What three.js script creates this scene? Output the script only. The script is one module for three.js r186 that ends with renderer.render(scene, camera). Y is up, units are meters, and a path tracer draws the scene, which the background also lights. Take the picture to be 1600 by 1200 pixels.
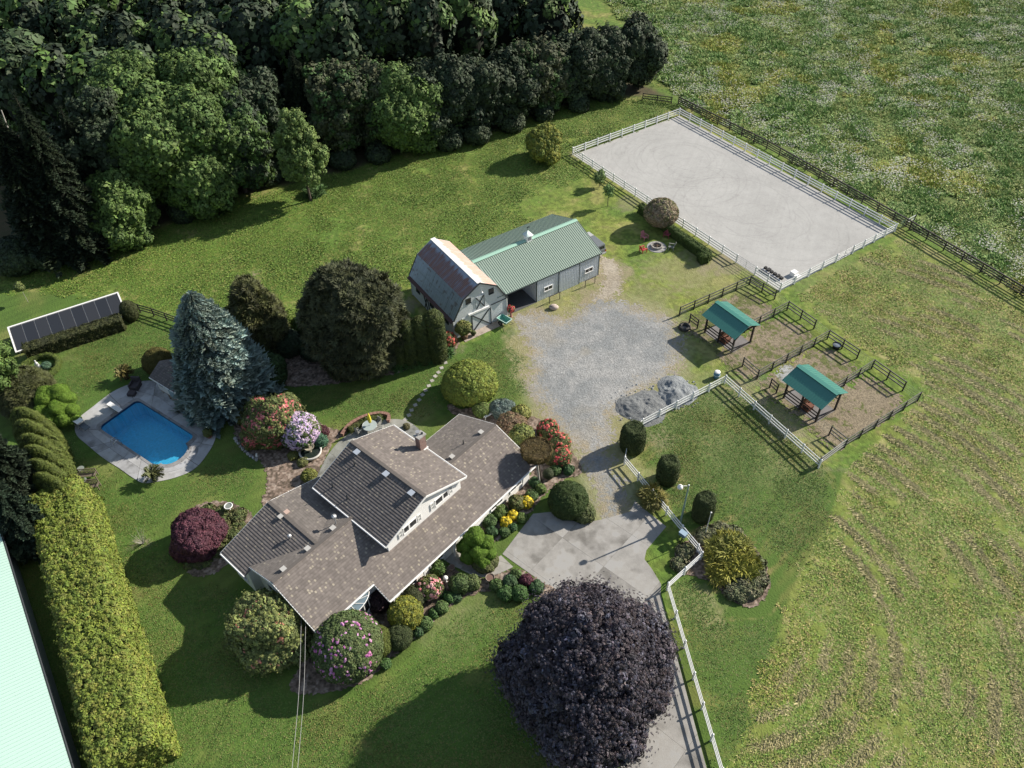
import * as THREE from 'three';
import { mergeGeometries } from 'three/addons/utils/BufferGeometryUtils.js';

// ---------------------------------------------------------------- camera, sky, sun, exposure
const scene = new THREE.Scene();
const camera = new THREE.PerspectiveCamera(52.45, 4 / 3, 1, 3000);
camera.rotation.order = 'YXZ';
camera.position.set(0, 59.75, 0);
camera.rotation.set(THREE.MathUtils.degToRad(-44.911), 0, THREE.MathUtils.degToRad(-1.607));

const SUN_EL = THREE.MathUtils.degToRad(31), SUN_AZ = THREE.MathUtils.degToRad(114);
const sunDir = new THREE.Vector3(Math.sin(SUN_AZ) * Math.cos(SUN_EL), Math.sin(SUN_EL), Math.cos(SUN_AZ) * Math.cos(SUN_EL));
{ // clear late afternoon sky with thin haze: blue overhead, paler toward the horizon and round the sun
  const w = 256, h = 128, d = new Float32Array(w * h * 4), dir = new THREE.Vector3();
  for (let j = 0; j < h; j++) for (let i = 0; i < w; i++) {
    const el = ((j + 0.5) / h - 0.5) * Math.PI, az = ((i + 0.5) / w - 0.5) * 2 * Math.PI; dir.set(Math.cos(az) * Math.cos(el), Math.sin(el), Math.sin(az) * Math.cos(el));
    const up = Math.max(0, dir.y), t = Math.pow(1 - up, 3), c = Math.max(0, dir.dot(sunDir)), glow = 0.35 * Math.pow(c, 4) + 0.8 * Math.pow(c, 40), k = (j * w + i) * 4, g = el < 0 ? 0.5 : 1;
    d[k] = (0.115 + 0.165 * t + glow * 0.30) * g; d[k + 1] = (0.160 + 0.155 * t + glow * 0.28) * g; d[k + 2] = (0.235 + 0.115 * t + glow * 0.24) * g; d[k + 3] = 1;
  }
  const t = new THREE.DataTexture(d, w, h, THREE.RGBAFormat, THREE.FloatType); t.mapping = THREE.EquirectangularReflectionMapping; t.magFilter = t.minFilter = THREE.LinearFilter; t.needsUpdate = true;
  scene.background = t; scene.environment = t;
}
const sun = new THREE.DirectionalLight(new THREE.Color(1.0, 0.92, 0.80), 4.4);
sun.position.copy(sunDir).multiplyScalar(250).add(new THREE.Vector3(0, 0, -80));
sun.target.position.set(0, 0, -80);
sun.castShadow = true;
sun.shadow.mapSize.set(4096, 4096);
Object.assign(sun.shadow.camera, { left: -150, right: 150, top: 140, bottom: -140, near: 1, far: 600 });
scene.add(sun, sun.target);

const renderer = new THREE.WebGLRenderer({ antialias: true });
renderer.toneMapping = THREE.LinearToneMapping;
renderer.toneMappingExposure = 1.78;
renderer.shadowMap.enabled = true;


// ---------------------------------------------------------------- helpers
function rng(seed) { let a = seed >>> 0; return () => { a = (a + 0x6D2B79F5) | 0; let t = Math.imul(a ^ (a >>> 15), 1 | a); t = (t + Math.imul(t ^ (t >>> 7), 61 | t)) ^ t; return ((t ^ (t >>> 14)) >>> 0) / 4294967296; }; }
const V3 = (x, y, z) => new THREE.Vector3(x, y, z);
const clamp = (x, a = 0, b = 1) => Math.min(b, Math.max(a, x));
const smooth = (a, b, x) => { const t = clamp((x - a) / (b - a)); return t * t * (3 - 2 * t); };
const mix = (a, b, t) => a + (b - a) * t;
const mix3 = (a, b, t) => [mix(a[0], b[0], t), mix(a[1], b[1], t), mix(a[2], b[2], t)];
// value noise on a 256 lattice
const LAT = new Float32Array(65536); { const r = rng(77); for (let i = 0; i < 65536; i++) LAT[i] = r(); }
function vnoise(x, y) {
  const xi = Math.floor(x), yi = Math.floor(y); let fx = x - xi, fy = y - yi; fx = fx * fx * (3 - 2 * fx); fy = fy * fy * (3 - 2 * fy);
  const x0 = xi & 255, x1 = (xi + 1) & 255, y0 = (yi & 255) << 8, y1 = ((yi + 1) & 255) << 8;
  const a = LAT[y0 | x0], b = LAT[y0 | x1], c = LAT[y1 | x0], d = LAT[y1 | x1];
  return a + (b - a) * fx + (c - a + (a - b - c + d) * fx) * fy;
}
function fbm(x, y, o = 4) { let s = 0, w = 0.5, t = 0; for (let i = 0; i < o; i++) { s += w * vnoise(x, y); t += w; w *= 0.55; x = x * 2.03 + 17.3; y = y * 2.03 + 9.1; } return s / t; }
function vnoise3(x, y, z) { return (vnoise(x + z * 0.71, y - z * 0.33) + vnoise(y + 31.7 + x * 0.2, z + 11.3) + vnoise(z + 5.1, x + 71.9 + y * 0.3)) / 3; }

const taken = new Map();
function numbered(n) { const k = taken.get(n) || 0; taken.set(n, k + 1); return k ? n + '_' + String(k).padStart(3, '0') : n; }
function tag(o, label, category, group, kind) { if (label) o.userData.label = label; if (category) o.userData.category = category; if (group) o.userData.group = group; if (kind) o.userData.kind = kind; return o; }
function thing(name, label, category, x = 0, z = 0, turn = 0, group, y = 0) { const o = new THREE.Group(); o.name = numbered(name); o.position.set(x, y, z); o.rotation.y = turn; scene.add(o); return tag(o, label, category, group); }
function part(parent, name, geo, m, label) { const o = new THREE.Mesh(geo, m); o.name = name; (parent || scene).add(o); if (label) o.userData.label = label; return o; }
function struct(name, geo, m, parent) { const o = new THREE.Mesh(geo, m); o.name = numbered(name); o.userData.kind = 'structure'; (parent || scene).add(o); return o; }
const RGB = (r, g, b) => new THREE.Color().setRGB(r, g, b);
function mat(c, rough = 0.85, o = {}) { return new THREE.MeshStandardMaterial({ color: RGB(...c), roughness: rough, side: THREE.DoubleSide, ...o }); }
const BOX = new THREE.BoxGeometry(1, 1, 1);
function box(parent, name, m, w, h, d, x, y, z, ry = 0, rx = 0, rz = 0) { const o = part(parent, name, BOX, m); o.scale.set(w, h, d); o.position.set(x, y, z); o.rotation.set(rx, ry, rz); return o; }
function boxG(w, h, d, x, y, z, ry = 0) { const g = new THREE.BoxGeometry(w, h, d); if (ry) g.rotateY(ry); g.translate(x, y, z); return g; }
function merge(list) { return mergeGeometries(list.map((g) => { const q = g.index ? g.toNonIndexed() : g; for (const k of Object.keys(q.attributes)) if (!['position', 'normal', 'uv'].includes(k)) q.deleteAttribute(k); return q; })); }
function bar(a, b, r, seg = 6, r2 = r) { const d = b.clone().sub(a), g = new THREE.CylinderGeometry(r2, r, d.length(), seg); g.translate(0, d.length() / 2, 0); g.applyQuaternion(new THREE.Quaternion().setFromUnitVectors(V3(0, 1, 0), d.normalize())); g.translate(a.x, a.y, a.z); return g; }
function beam(parent, name, m, a, b, w, h) { const d = b.clone().sub(a), L = d.length(); const o = part(parent, name, BOX, m); o.scale.set(L, h, w); o.position.copy(a).add(b).multiplyScalar(0.5); o.rotation.order = 'YZX'; o.rotation.y = Math.atan2(-d.z, d.x); o.rotation.z = Math.asin(d.y / L); return o; }

// polygons in the ground plane: lists of [x, z]
function catmull(pts, n = 6, closed = true) { const c = new THREE.CatmullRomCurve3(pts.map(([x, z]) => V3(x, 0, z)), closed, 'centripetal'); return c.getPoints(pts.length * n).map((p) => [p.x, p.z]).slice(0, closed ? -1 : undefined); }
function sdPoly(p, x, z) { // negative inside; far outside the box a coarse distance is enough
  const b = p.box || (p.box = bbox(p)), ox = Math.max(b[0] - x, x - b[1], 0), oz = Math.max(b[2] - z, z - b[3], 0); if (ox + oz > 6) return Math.max(ox, oz);
  let d = 1e9, s = 1; const n = p.length;
  for (let i = 0, j = n - 1; i < n; j = i++) {
    const ex = p[j][0] - p[i][0], ez = p[j][1] - p[i][1], wx = x - p[i][0], wz = z - p[i][1];
    const t = clamp((wx * ex + wz * ez) / (ex * ex + ez * ez + 1e-9)), bx = wx - ex * t, bz = wz - ez * t; const q = bx * bx + bz * bz; if (q < d) d = q;
    const c1 = z >= p[i][1], c2 = z < p[j][1], c3 = ex * wz > ez * wx; if ((c1 && c2 && c3) || (!c1 && !c2 && !c3)) s = -s;
  }
  return s * Math.sqrt(d);
}
function bbox(p) { let a = 1e9, b = -1e9, c = 1e9, d = -1e9; for (const [x, z] of p) { a = Math.min(a, x); b = Math.max(b, x); c = Math.min(c, z); d = Math.max(d, z); } return [a, b, c, d]; }
function shapeOf(p, holes = []) { const s = new THREE.Shape(p.map(([x, z]) => new THREE.Vector2(x, -z))); for (const h of holes) s.holes.push(new THREE.Path(h.map(([x, z]) => new THREE.Vector2(x, -z)))); return s; }
function sheet(p, y, holes, uv) { const g = new THREE.ShapeGeometry(shapeOf(p, holes)); g.rotateX(-Math.PI / 2); g.translate(0, y, 0); setUV(g, uv); return g; }
function setUV(g, uv = [0, 1, 0, 1]) { const P = g.attributes.position, U = new Float32Array(P.count * 2); for (let i = 0; i < P.count; i++) { U[2 * i] = (P.getX(i) - uv[0]) / (uv[1] - uv[0]); U[2 * i + 1] = (P.getZ(i) - uv[2]) / (uv[3] - uv[2]); } g.setAttribute('uv', new THREE.BufferAttribute(U, 2)); return g; }
function slab(p, y0, y1, bevel = 0) { const g = new THREE.ExtrudeGeometry(shapeOf(p), { depth: y1 - y0 - bevel, bevelEnabled: bevel > 0, bevelSize: bevel, bevelThickness: bevel, bevelOffset: -bevel, bevelSegments: 1 }); g.rotateX(-Math.PI / 2); g.translate(0, y0, 0); setUV(g); return g; }
function clipHalf(p, nx, nz, d) { // keep nx*x+nz*z <= d
  const o = []; for (let i = 0; i < p.length; i++) { const a = p[i], b = p[(i + 1) % p.length], fa = nx * a[0] + nz * a[1] - d, fb = nx * b[0] + nz * b[1] - d; if (fa <= 0) o.push(a); if ((fa < 0 && fb > 0) || (fa > 0 && fb < 0)) { const t = fa / (fa - fb); o.push([a[0] + (b[0] - a[0]) * t, a[1] + (b[1] - a[1]) * t]); } } return o;
}
function area(p) { let s = 0; for (let i = 0; i < p.length; i++) { const a = p[i], b = p[(i + 1) % p.length]; s += a[0] * b[1] - b[0] * a[1]; } return Math.abs(s) / 2; }
// textures
function tex(w, h, f, { srgb = true, repeat, wrap = THREE.RepeatWrapping } = {}) { // f(u, v) gives linear rgb, stored as sRGB bytes, or a plain value
  const d = new Uint8Array(w * h * 4); const enc = (x) => 255 * (x <= 0.0031308 ? 12.92 * x : 1.055 * Math.pow(Math.min(x, 1), 1 / 2.4) - 0.055);
  for (let j = 0; j < h; j++) for (let i = 0; i < w; i++) { const c = f((i + 0.5) / w, (j + 0.5) / h), k = (j * w + i) * 4; if (srgb) { d[k] = enc(Math.max(0, c[0])); d[k + 1] = enc(Math.max(0, c[1])); d[k + 2] = enc(Math.max(0, c[2])); d[k + 3] = c.length > 3 ? 255 * c[3] : 255; } else { d[k] = d[k + 1] = d[k + 2] = 255 * clamp(c); d[k + 3] = 255; } }
  const t = new THREE.DataTexture(d, w, h); t.magFilter = THREE.LinearFilter; t.minFilter = THREE.LinearMipmapLinearFilter; t.generateMipmaps = true; t.wrapS = t.wrapT = wrap; if (srgb) t.colorSpace = THREE.SRGBColorSpace; if (repeat) t.repeat.set(...repeat); t.needsUpdate = true; return t;
}
// tileable noise: blends over the seam
function tnoise(u, v, f, o = 3) { const x = u * f, y = v * f; const bx = smooth(0.8, 1, u), by = smooth(0.8, 1, v); const a = fbm(x, y, o); if (bx === 0 && by === 0) return a; return mix(mix(a, fbm(x - f, y, o), bx), mix(fbm(x, y - f, o), fbm(x - f, y - f, o), bx), by); }
const noiseBump = tex(512, 512, (u, v) => tnoise(u, v, 64, 3), { srgb: false });
function bumped(m, rep, depth) { const t = noiseBump.clone(); t.repeat.set(rep, rep); t.needsUpdate = true; m.bumpMap = t; m.bumpScale = depth; return m; }

// ---------------------------------------------------------------- foliage helpers
// a clump of leaves: flat diamond leaves spread through a dome of radius 1, outward is +y
function leafClump(seed, n, len, wid, { spread = 1, up = 0.35, shell = 0.5, height = 0.8, vary = 0.35 } = {}) {
  const r = rng(seed), P = [], N = [], C = [];
  for (let i = 0; i < n; i++) {
    const th = r() * 6.283, rad = Math.sqrt(r()) * spread, px = Math.cos(th) * rad, pz = Math.sin(th) * rad;
    const hh = Math.sqrt(Math.max(0, 1 - rad * rad / (spread * spread * 1.05))) * height, py = hh * (shell + (1 - shell) * r()) - 0.25;
    const nn = V3(px * 0.9 + (r() - 0.5) * 1.1, up + hh + (r() - 0.5) * 0.7, pz * 0.9 + (r() - 0.5) * 1.1).normalize();
    const t = V3(r() - 0.5, r() - 0.5, r() - 0.5).cross(nn).normalize(), b = nn.clone().cross(t);
    const L = len * (0.7 + 0.6 * r()), W = wid * (0.7 + 0.6 * r()), o = V3(px, py, pz), v = 1 - vary + 2 * vary * r(), w = v * (0.9 + 0.2 * r());
    const a = o.clone().addScaledVector(t, -L / 2), c = o.clone().addScaledVector(t, L / 2).addScaledVector(nn, -L * 0.18), d1 = o.clone().addScaledVector(b, W / 2), d2 = o.clone().addScaledVector(b, -W / 2);
    for (const q of [a, d1, c, a, c, d2]) { P.push(q.x, q.y, q.z); N.push(nn.x, nn.y, nn.z); C.push(w, v, w); }
  }
  return geo(P, N, C);
}
// an upright spray of narrow blades, for grass and for upright conifer sprays
function bladeTuft(seed, n, len, wid, { lean = 0.6, base = 0.3, vary = 0.35, bend = 0.5 } = {}) {
  const r = rng(seed), P = [], N = [], C = [];
  for (let i = 0; i < n; i++) {
    const th = r() * 6.283, rad = Math.sqrt(r()) * base, o = V3(Math.cos(th) * rad, 0, Math.sin(th) * rad), th2 = th + (r() - 0.5) * 2, ln = lean * (0.3 + r());
    const L = len * (0.6 + 0.7 * r()), dir = V3(Math.cos(th2) * ln, 1, Math.sin(th2) * ln).normalize(), side = V3(-Math.sin(th2), 0, Math.cos(th2)).multiplyScalar(wid / 2 * (0.7 + 0.6 * r()));
    const m = o.clone().addScaledVector(dir, L * 0.55), tip = o.clone().addScaledVector(dir, L).add(V3(Math.cos(th2), -0.6, Math.sin(th2)).multiplyScalar(L * bend * 0.5 * ln));
    const nn = dir.clone().cross(side).normalize(); if (nn.y < 0) nn.negate(); nn.y += 0.6; nn.normalize(); const v = 1 - vary + 2 * vary * r();
    const a = o.clone().sub(side), b = o.clone().add(side), c = m.clone().sub(side), d = m.clone().add(side);
    for (const q of [a, b, d, a, d, c, c, d, tip]) { P.push(q.x, q.y, q.z); N.push(nn.x, nn.y, nn.z); C.push(v, v, v); }
  }
  return geo(P, N, C);
}
// a flat drooping bough along +x with side sprays, for spruces and firs
function bough(seed, { n = 26, droop = 0.25, wid = 0.42, leaf = 0.3, thin = 0.11 } = {}) {
  const r = rng(seed), P = [], N = [], C = [];
  const put = (o, dir, L, W, v) => { const s = V3(0, 1, 0).cross(dir).normalize().multiplyScalar(W / 2), nn = dir.clone().cross(s).normalize(); if (nn.y < 0) nn.negate(); nn.add(V3((r() - 0.5) * 0.8, 0, (r() - 0.5) * 0.8)).normalize(); const m = o.clone().addScaledVector(dir, L * 0.5), t = o.clone().addScaledVector(dir, L).add(V3(0, -L * 0.12, 0)); for (const q of [o, m.clone().add(s), t, o, t, m.clone().sub(s)]) { P.push(q.x, q.y, q.z); N.push(nn.x, nn.y, nn.z); C.push(v, v, v); } };
  for (let i = 0; i < n; i++) {
    const t = (i + 0.5) / n, y = -droop * t * t + 0.06 * Math.sin(t * 3), o = V3(t * 0.95, y + (r() - 0.5) * 0.1, 0), w = wid * (1.05 - t * 0.85) * (0.6 + 0.5 * t + 0.3 * r());
    for (const s of [-1, 1]) { const d = V3(0.75 + r() * 0.3, (r() - 0.55) * 0.35, s * (0.55 + r() * 0.7)).normalize(); put(o, d, Math.max(0.1, w), leaf * 0.45, 0.65 + 0.7 * r()); put(o.clone().add(V3(0, 0.03, 0)), V3(0.6, 0.25 + 0.5 * r(), s * 0.45).normalize(), leaf * (0.5 + 0.5 * r()), thin, 0.8 + 0.6 * r()); }
  }
  put(V3(0.85, -droop * 0.8, 0), V3(1, -0.1, 0).normalize(), 0.25, 0.12, 1.1);
  return geo(P, N, C);
}
function geo(P, N, C) { // wind every face the way its normal points
  for (let i = 0; i < P.length; i += 9) { const ax = P[i + 3] - P[i], ay = P[i + 4] - P[i + 1], az = P[i + 5] - P[i + 2], bx = P[i + 6] - P[i], by = P[i + 7] - P[i + 1], bz = P[i + 8] - P[i + 2]; if ((ay * bz - az * by) * N[i] + (az * bx - ax * bz) * N[i + 1] + (ax * by - ay * bx) * N[i + 2] < 0) for (let k = 0; k < 3; k++) { let t = P[i + 3 + k]; P[i + 3 + k] = P[i + 6 + k]; P[i + 6 + k] = t; t = N[i + 3 + k]; N[i + 3 + k] = N[i + 6 + k]; N[i + 6 + k] = t; } }
  const g = new THREE.BufferGeometry(); g.setAttribute('position', new THREE.Float32BufferAttribute(P, 3)); g.setAttribute('normal', new THREE.Float32BufferAttribute(N, 3)); if (C) g.setAttribute('color', new THREE.Float32BufferAttribute(C, 3)); return g; }
const leafMat = new THREE.MeshStandardMaterial({ color: 0xffffff, roughness: 0.75, vertexColors: true, side: THREE.DoubleSide });
const leafGlow = new THREE.MeshPhysicalMaterial({ color: 0xffffff, roughness: 1, vertexColors: true, side: THREE.DoubleSide, transmission: 0.3, thickness: 0 });
const CL = { // shared clumps
  leaf: [1, 2, 3].map((s) => leafClump(s, 46, 0.52, 0.36)),
  fine: [4, 5].map((s) => leafClump(s, 70, 0.3, 0.18, { spread: 1, height: 0.5, shell: 0.2 })),
  big: [6, 7].map((s) => leafClump(s, 34, 0.72, 0.5)),
  spray: [8, 9].map((s) => bladeTuft(s, 40, 1.0, 0.16, { lean: 1.1, base: 0.55, bend: 0.4 })),
  flower: [10].map((s) => leafClump(s, 14, 0.9, 0.8, { spread: 0.8, height: 0.9, shell: 0.8, vary: 0.15 })),
  bough: [11, 12].map((s) => bough(s)),
};
const Q0 = new THREE.Quaternion(), M0 = new THREE.Matrix4(), UP = V3(0, 1, 0), C0 = new THREE.Color();
function copies(parent, name, g, m, list) { // list of {p, q, s, c}
  const o = new THREE.InstancedMesh(g, m, list.length); o.name = name; o.userData.kind = 'stuff';
  list.forEach((e, i) => { M0.compose(e.p, e.q, e.s.isVector3 ? e.s : V3(e.s, e.s, e.s)); o.setMatrixAt(i, M0); o.setColorAt(i, C0.setRGB(...e.c)); });
  (parent || scene).add(o); return o;
}
function sampler(g, r) { // area-weighted points on a geometry
  const q = g.index ? g.toNonIndexed() : g, P = q.attributes.position, n = P.count / 3, cdf = new Float64Array(n); let t = 0; const a = V3(), b = V3(), c = V3();
  for (let i = 0; i < n; i++) { a.fromBufferAttribute(P, 3 * i); b.fromBufferAttribute(P, 3 * i + 1); c.fromBufferAttribute(P, 3 * i + 2); t += b.clone().sub(a).cross(c.clone().sub(a)).length() / 2; cdf[i] = t; }
  return { area: t, next() { const x = r() * t; let lo = 0, hi = n - 1; while (lo < hi) { const m = (lo + hi) >> 1; if (cdf[m] < x) lo = m + 1; else hi = m; } a.fromBufferAttribute(P, 3 * lo); b.fromBufferAttribute(P, 3 * lo + 1); c.fromBufferAttribute(P, 3 * lo + 2); let u = r(), v = r(); if (u + v > 1) { u = 1 - u; v = 1 - v; } const e1 = b.clone().sub(a), e2 = c.clone().sub(a), nn = e1.clone().cross(e2).normalize(); return { p: a.clone().addScaledVector(e1, u).addScaledVector(e2, v), n: nn }; } };
}
function orient(n, r, jitter = 0.35) { const d = n.clone().add(V3((r() - 0.5) * jitter, (r() - 0.5) * jitter, (r() - 0.5) * jitter)).normalize(); return new THREE.Quaternion().setFromUnitVectors(UP, d).multiply(new THREE.Quaternion().setFromAxisAngle(UP, r() * 6.283)); }
const coreMats = new Map();
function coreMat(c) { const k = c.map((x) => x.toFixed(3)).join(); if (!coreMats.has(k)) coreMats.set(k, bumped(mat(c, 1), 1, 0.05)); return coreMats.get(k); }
function tint(c, r, v = 0.18) { const k = 1 - v + 2 * v * r(), h = (r() - 0.5) * v * 0.6; return [c[0] * k * (1 + h), c[1] * k, c[2] * k * (1 - h)]; }
// clothe an envelope with clumps; o: {kind, size, density, color, colors, flowers, core}
function clothe(parent, g, o) {
  const r = rng(o.seed || 1), S = sampler(g, r), kinds = CL[o.kind || 'leaf'], size = o.size || 0.4;
  const n = Math.round(S.area / (size * size) * (o.density || 1.1)), lists = kinds.map(() => []);
  for (let i = 0; i < n; i++) {
    const { p, n: nn } = S.next(); if (o.keep && !o.keep(p)) continue; if (p.y < (o.floor ?? 0.05)) continue;
    const c = o.colors ? o.colors[Math.floor(r() * o.colors.length)] : o.color; const q = nn.clone(); q.y += o.lift ?? 0.25; q.normalize();
    lists[i % kinds.length].push({ p: p.addScaledVector(nn, -size * (o.sink ?? 0.15) + (r() - 0.5) * size * (o.rough ?? 0.3)), q: orient(q, r, o.jitter ?? 0.5), s: size * (0.75 + 0.5 * r()), c: tint(c, r, o.vary ?? 0.18) });
  }
  if (o.sprigs) { const m = Math.round(n * o.sprigs); for (let i = 0; i < m; i++) { const { p, n: nn } = S.next(); if (o.keep && !o.keep(p)) continue; if (p.y < 0.4) continue; const d = nn.clone().add(V3((r() - 0.5) * 0.9, 0.35 + 0.5 * r(), (r() - 0.5) * 0.9)).normalize(), L = size * (0.5 + 1.5 * r()) * (o.sprigLen || 1), c = tint(o.colors ? o.colors[Math.floor(r() * o.colors.length)] : o.color, r, o.vary ?? 0.18); for (let k = 1; k <= 3; k++) lists[(i + k) % kinds.length].push({ p: p.clone().addScaledVector(d, L * k / 3), q: orient(d, r, 0.9), s: size * (0.62 - 0.13 * k), c }); } }
  const f = copies(parent, 'foliage', kinds[0], o.mat || leafMat, lists[0]);
  for (let k = 1; k < kinds.length; k++) if (lists[k].length) copies(parent, 'foliage', kinds[k], o.mat || leafMat, lists[k]);
  if (o.flowers) { const fl = [], F = o.flowers; const m = Math.round(S.area * F.per); for (let i = 0; i < m; i++) { const { p, n: nn } = S.next(); if (p.y < 0.3 || (F.keep && !F.keep(p, r))) continue; fl.push({ p: p.addScaledVector(nn, F.size * 0.25), q: orient(nn, r, 0.6), s: F.size * (0.7 + 0.6 * r()), c: tint(F.colors[Math.floor(r() * F.colors.length)], r, 0.12) }); } if (fl.length) copies(parent, 'blossom', CL.flower[0], leafMat, fl); }
  return f;
}
function lumpy(g, amp, freq, seed = 0) { const P = g.attributes.position, nn = V3(), ctr = V3(); g.computeBoundingBox(); g.boundingBox.getCenter(ctr); for (let i = 0; i < P.count; i++) { nn.fromBufferAttribute(P, i); const k = vnoise3(nn.x * freq + seed, nn.y * freq + seed * 1.7, nn.z * freq) - 0.5; const d = nn.clone().sub(ctr).normalize(); nn.addScaledVector(d, k * 2 * amp); P.setXYZ(i, nn.x, nn.y, nn.z); } g.computeVertexNormals(); return g; }
function ball(rx, ry, rz, cy, { amp = 0.12, freq = 1.2, seed = 0, det = 3, flat = 0 } = {}) { let g = new THREE.IcosahedronGeometry(1, det * 2); g.scale(rx, ry, rz); g.translate(0, cy, 0); lumpy(g, amp, freq, seed); if (flat) { const P = g.attributes.position; for (let i = 0; i < P.count; i++) if (P.getY(i) > flat) P.setY(i, flat + (P.getY(i) - flat) * 0.15); g.computeVertexNormals(); } return g; }
function shrub(name, label, cat, [x, z, r], o = {}) {
  const t = thing(name, label, cat, x, z, o.turn || 0, o.group); const ry = r * (o.tall || 0.9), rx = r * (o.wide || 1);
  const g = o.geo || ball(rx, ry, r * (o.deep || 1), ry * (o.lifted || 0.85), { amp: r * (o.amp ?? 0.1), freq: o.freq ?? 1.3 / r, seed: o.seed || x, flat: o.flat });
  clothe(t, g, { ...o, seed: Math.abs(Math.round((o.seed || x * 13 + z * 7) * 10)) + 1 });
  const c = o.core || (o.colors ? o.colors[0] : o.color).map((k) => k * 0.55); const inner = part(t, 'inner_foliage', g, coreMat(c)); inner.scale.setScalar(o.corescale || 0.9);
  return t;
}
// lobed crown: merged balls
function lobes(list, r, det = 2) { return merge(list.map(([x, y, z, rad]) => { const g = new THREE.IcosahedronGeometry(rad, det * 2); g.translate(x, y, z); return lumpy(g, rad * 0.3, 1.7 / rad, x * 3 + z); })); }
const barkMat = bumped(mat([0.09, 0.07, 0.055], 1), 2, 0.03), barkPale = bumped(mat([0.36, 0.34, 0.31], 0.9), 2, 0.02);
function limbed(t, H, rad, list, m = barkMat, h0 = 0.35) { // tapered trunk with limbs to some of the lobes
  const bits = [bar(V3(0, -0.1, 0), V3(0, H * 0.5, 0), rad, 8, rad * 0.6), bar(V3(0, H * 0.5, 0), V3(0.05 * H * 0.3, H * 0.86, 0), rad * 0.6, 7, rad * 0.15)];
  part(t, 'trunk', merge(bits), m);
  list.slice(0, 7).forEach(([x, y, z], i) => { const y0 = Math.min(y * 0.8, H * (h0 + 0.06 * i)); part(t, 'branch', bar(V3(0, y0, 0), V3(x * 0.85, Math.max(y0 + 0.3, y * 0.95), z * 0.85), rad * 0.4, 6, rad * 0.1), m); });
}
function broadleaf(name, label, cat, [x, z, H, R], o = {}) {
  const t = thing(name, label, cat, x, z, 0, o.group), r = rng(o.seed || Math.abs(Math.round(x * 31 + z * 17)) + 3), list = [];
  const y0 = H * (o.base ?? 0.22), ry = (H - y0) / 2, n = o.n || 16;
  for (let i = 0; i < n; i++) { const k = i / n, th = i * 2.4 + r(), yy = -0.85 + 1.75 * k + (r() - 0.5) * 0.2, pr = Math.sqrt(Math.max(0.05, 1 - yy * yy)) * (o.cone ? 1.15 - 0.75 * (k) : 1); const d = (0.45 + 0.35 * r()) * pr; list.push([Math.cos(th) * d * R * 0.9, y0 + ry + yy * ry * 0.8, Math.sin(th) * d * R * 0.9, R * 0.88 * (o.lobe || 0.42) * (0.75 + 0.5 * r()) * (o.cone ? 1.05 - 0.4 * k : 1)]); }
  const g = lobes(list, r);
  const keep = (p) => { let c = 0; for (const [a, b, d, e] of list) { const q = (p.x - a) ** 2 + (p.y - b) ** 2 + (p.z - d) ** 2; if (q < (e * 0.72) ** 2) c++; } return c < 1; };
  clothe(t, g, { keep, rough: 1.4, jitter: 1.5, sprigs: 0.35, floor: 0.3, ...o, seed: o.seed || Math.abs(Math.round(x * 31 + z * 17)) + 5 });
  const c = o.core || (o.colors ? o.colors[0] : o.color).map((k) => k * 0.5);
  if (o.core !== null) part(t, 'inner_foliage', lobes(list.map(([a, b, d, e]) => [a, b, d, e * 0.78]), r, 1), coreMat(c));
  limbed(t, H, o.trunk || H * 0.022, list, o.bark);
  return t;
}
function conifer(name, label, cat, [x, z, H, R], o = {}) {
  const t = thing(name, label, cat, x, z, 0, o.group), r = rng(Math.abs(Math.round((o.seed || 1) * 101 + x * 31 + z * 17)) + 3);
  const y0 = H * (o.base ?? 0.06), lists = [[], []], N = o.n || 260, pw = o.pw ?? 0.85;
  for (let i = 0; i < N; i++) {
    const k = Math.pow((i + r()) / N, o.bias ?? 0.72), y = y0 + (H - y0) * k, L = Math.max(0.35, R * Math.pow(1 - k, pw) * (0.78 + 0.4 * r())), th = i * 2.39996 + r() * 0.7;
    const rise = (o.rise ?? 0.05) + 0.5 * k * k, dir = V3(Math.cos(th), rise - 0.12 + (r() - 0.5) * 0.2, Math.sin(th)).normalize(), q = new THREE.Quaternion().setFromUnitVectors(V3(1, 0, 0), dir);
    lists[i % 2].push({ p: V3(0, y, 0).addScaledVector(dir, L * 0.06), q, s: V3(L, L * (o.thick || 1), L * (0.8 + 0.4 * r())), c: tint(o.color, r, o.vary ?? 0.22) });
    if (L > 0.9) lists[(i + 1) % 2].push({ p: V3(Math.cos(th + 0.3) * L * 0.52, y + dir.y * L * 0.5 + 0.06, Math.sin(th + 0.3) * L * 0.52), q, s: V3(L * 0.52, L * 0.8, L * 0.6), c: tint(o.tips || o.color, r, o.vary ?? 0.22) });
  }
  lists.forEach((l, k) => copies(t, 'foliage', CL.bough[k], leafMat, l));
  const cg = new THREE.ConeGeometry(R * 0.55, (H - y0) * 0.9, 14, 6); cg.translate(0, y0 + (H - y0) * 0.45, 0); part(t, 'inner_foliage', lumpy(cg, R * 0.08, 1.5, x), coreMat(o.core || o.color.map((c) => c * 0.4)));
  part(t, 'trunk', bar(V3(0, -0.1, 0), V3(0, H * 0.97, 0), H * 0.017, 8, 0.02), o.bark || barkMat);
  return t;
}


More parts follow.
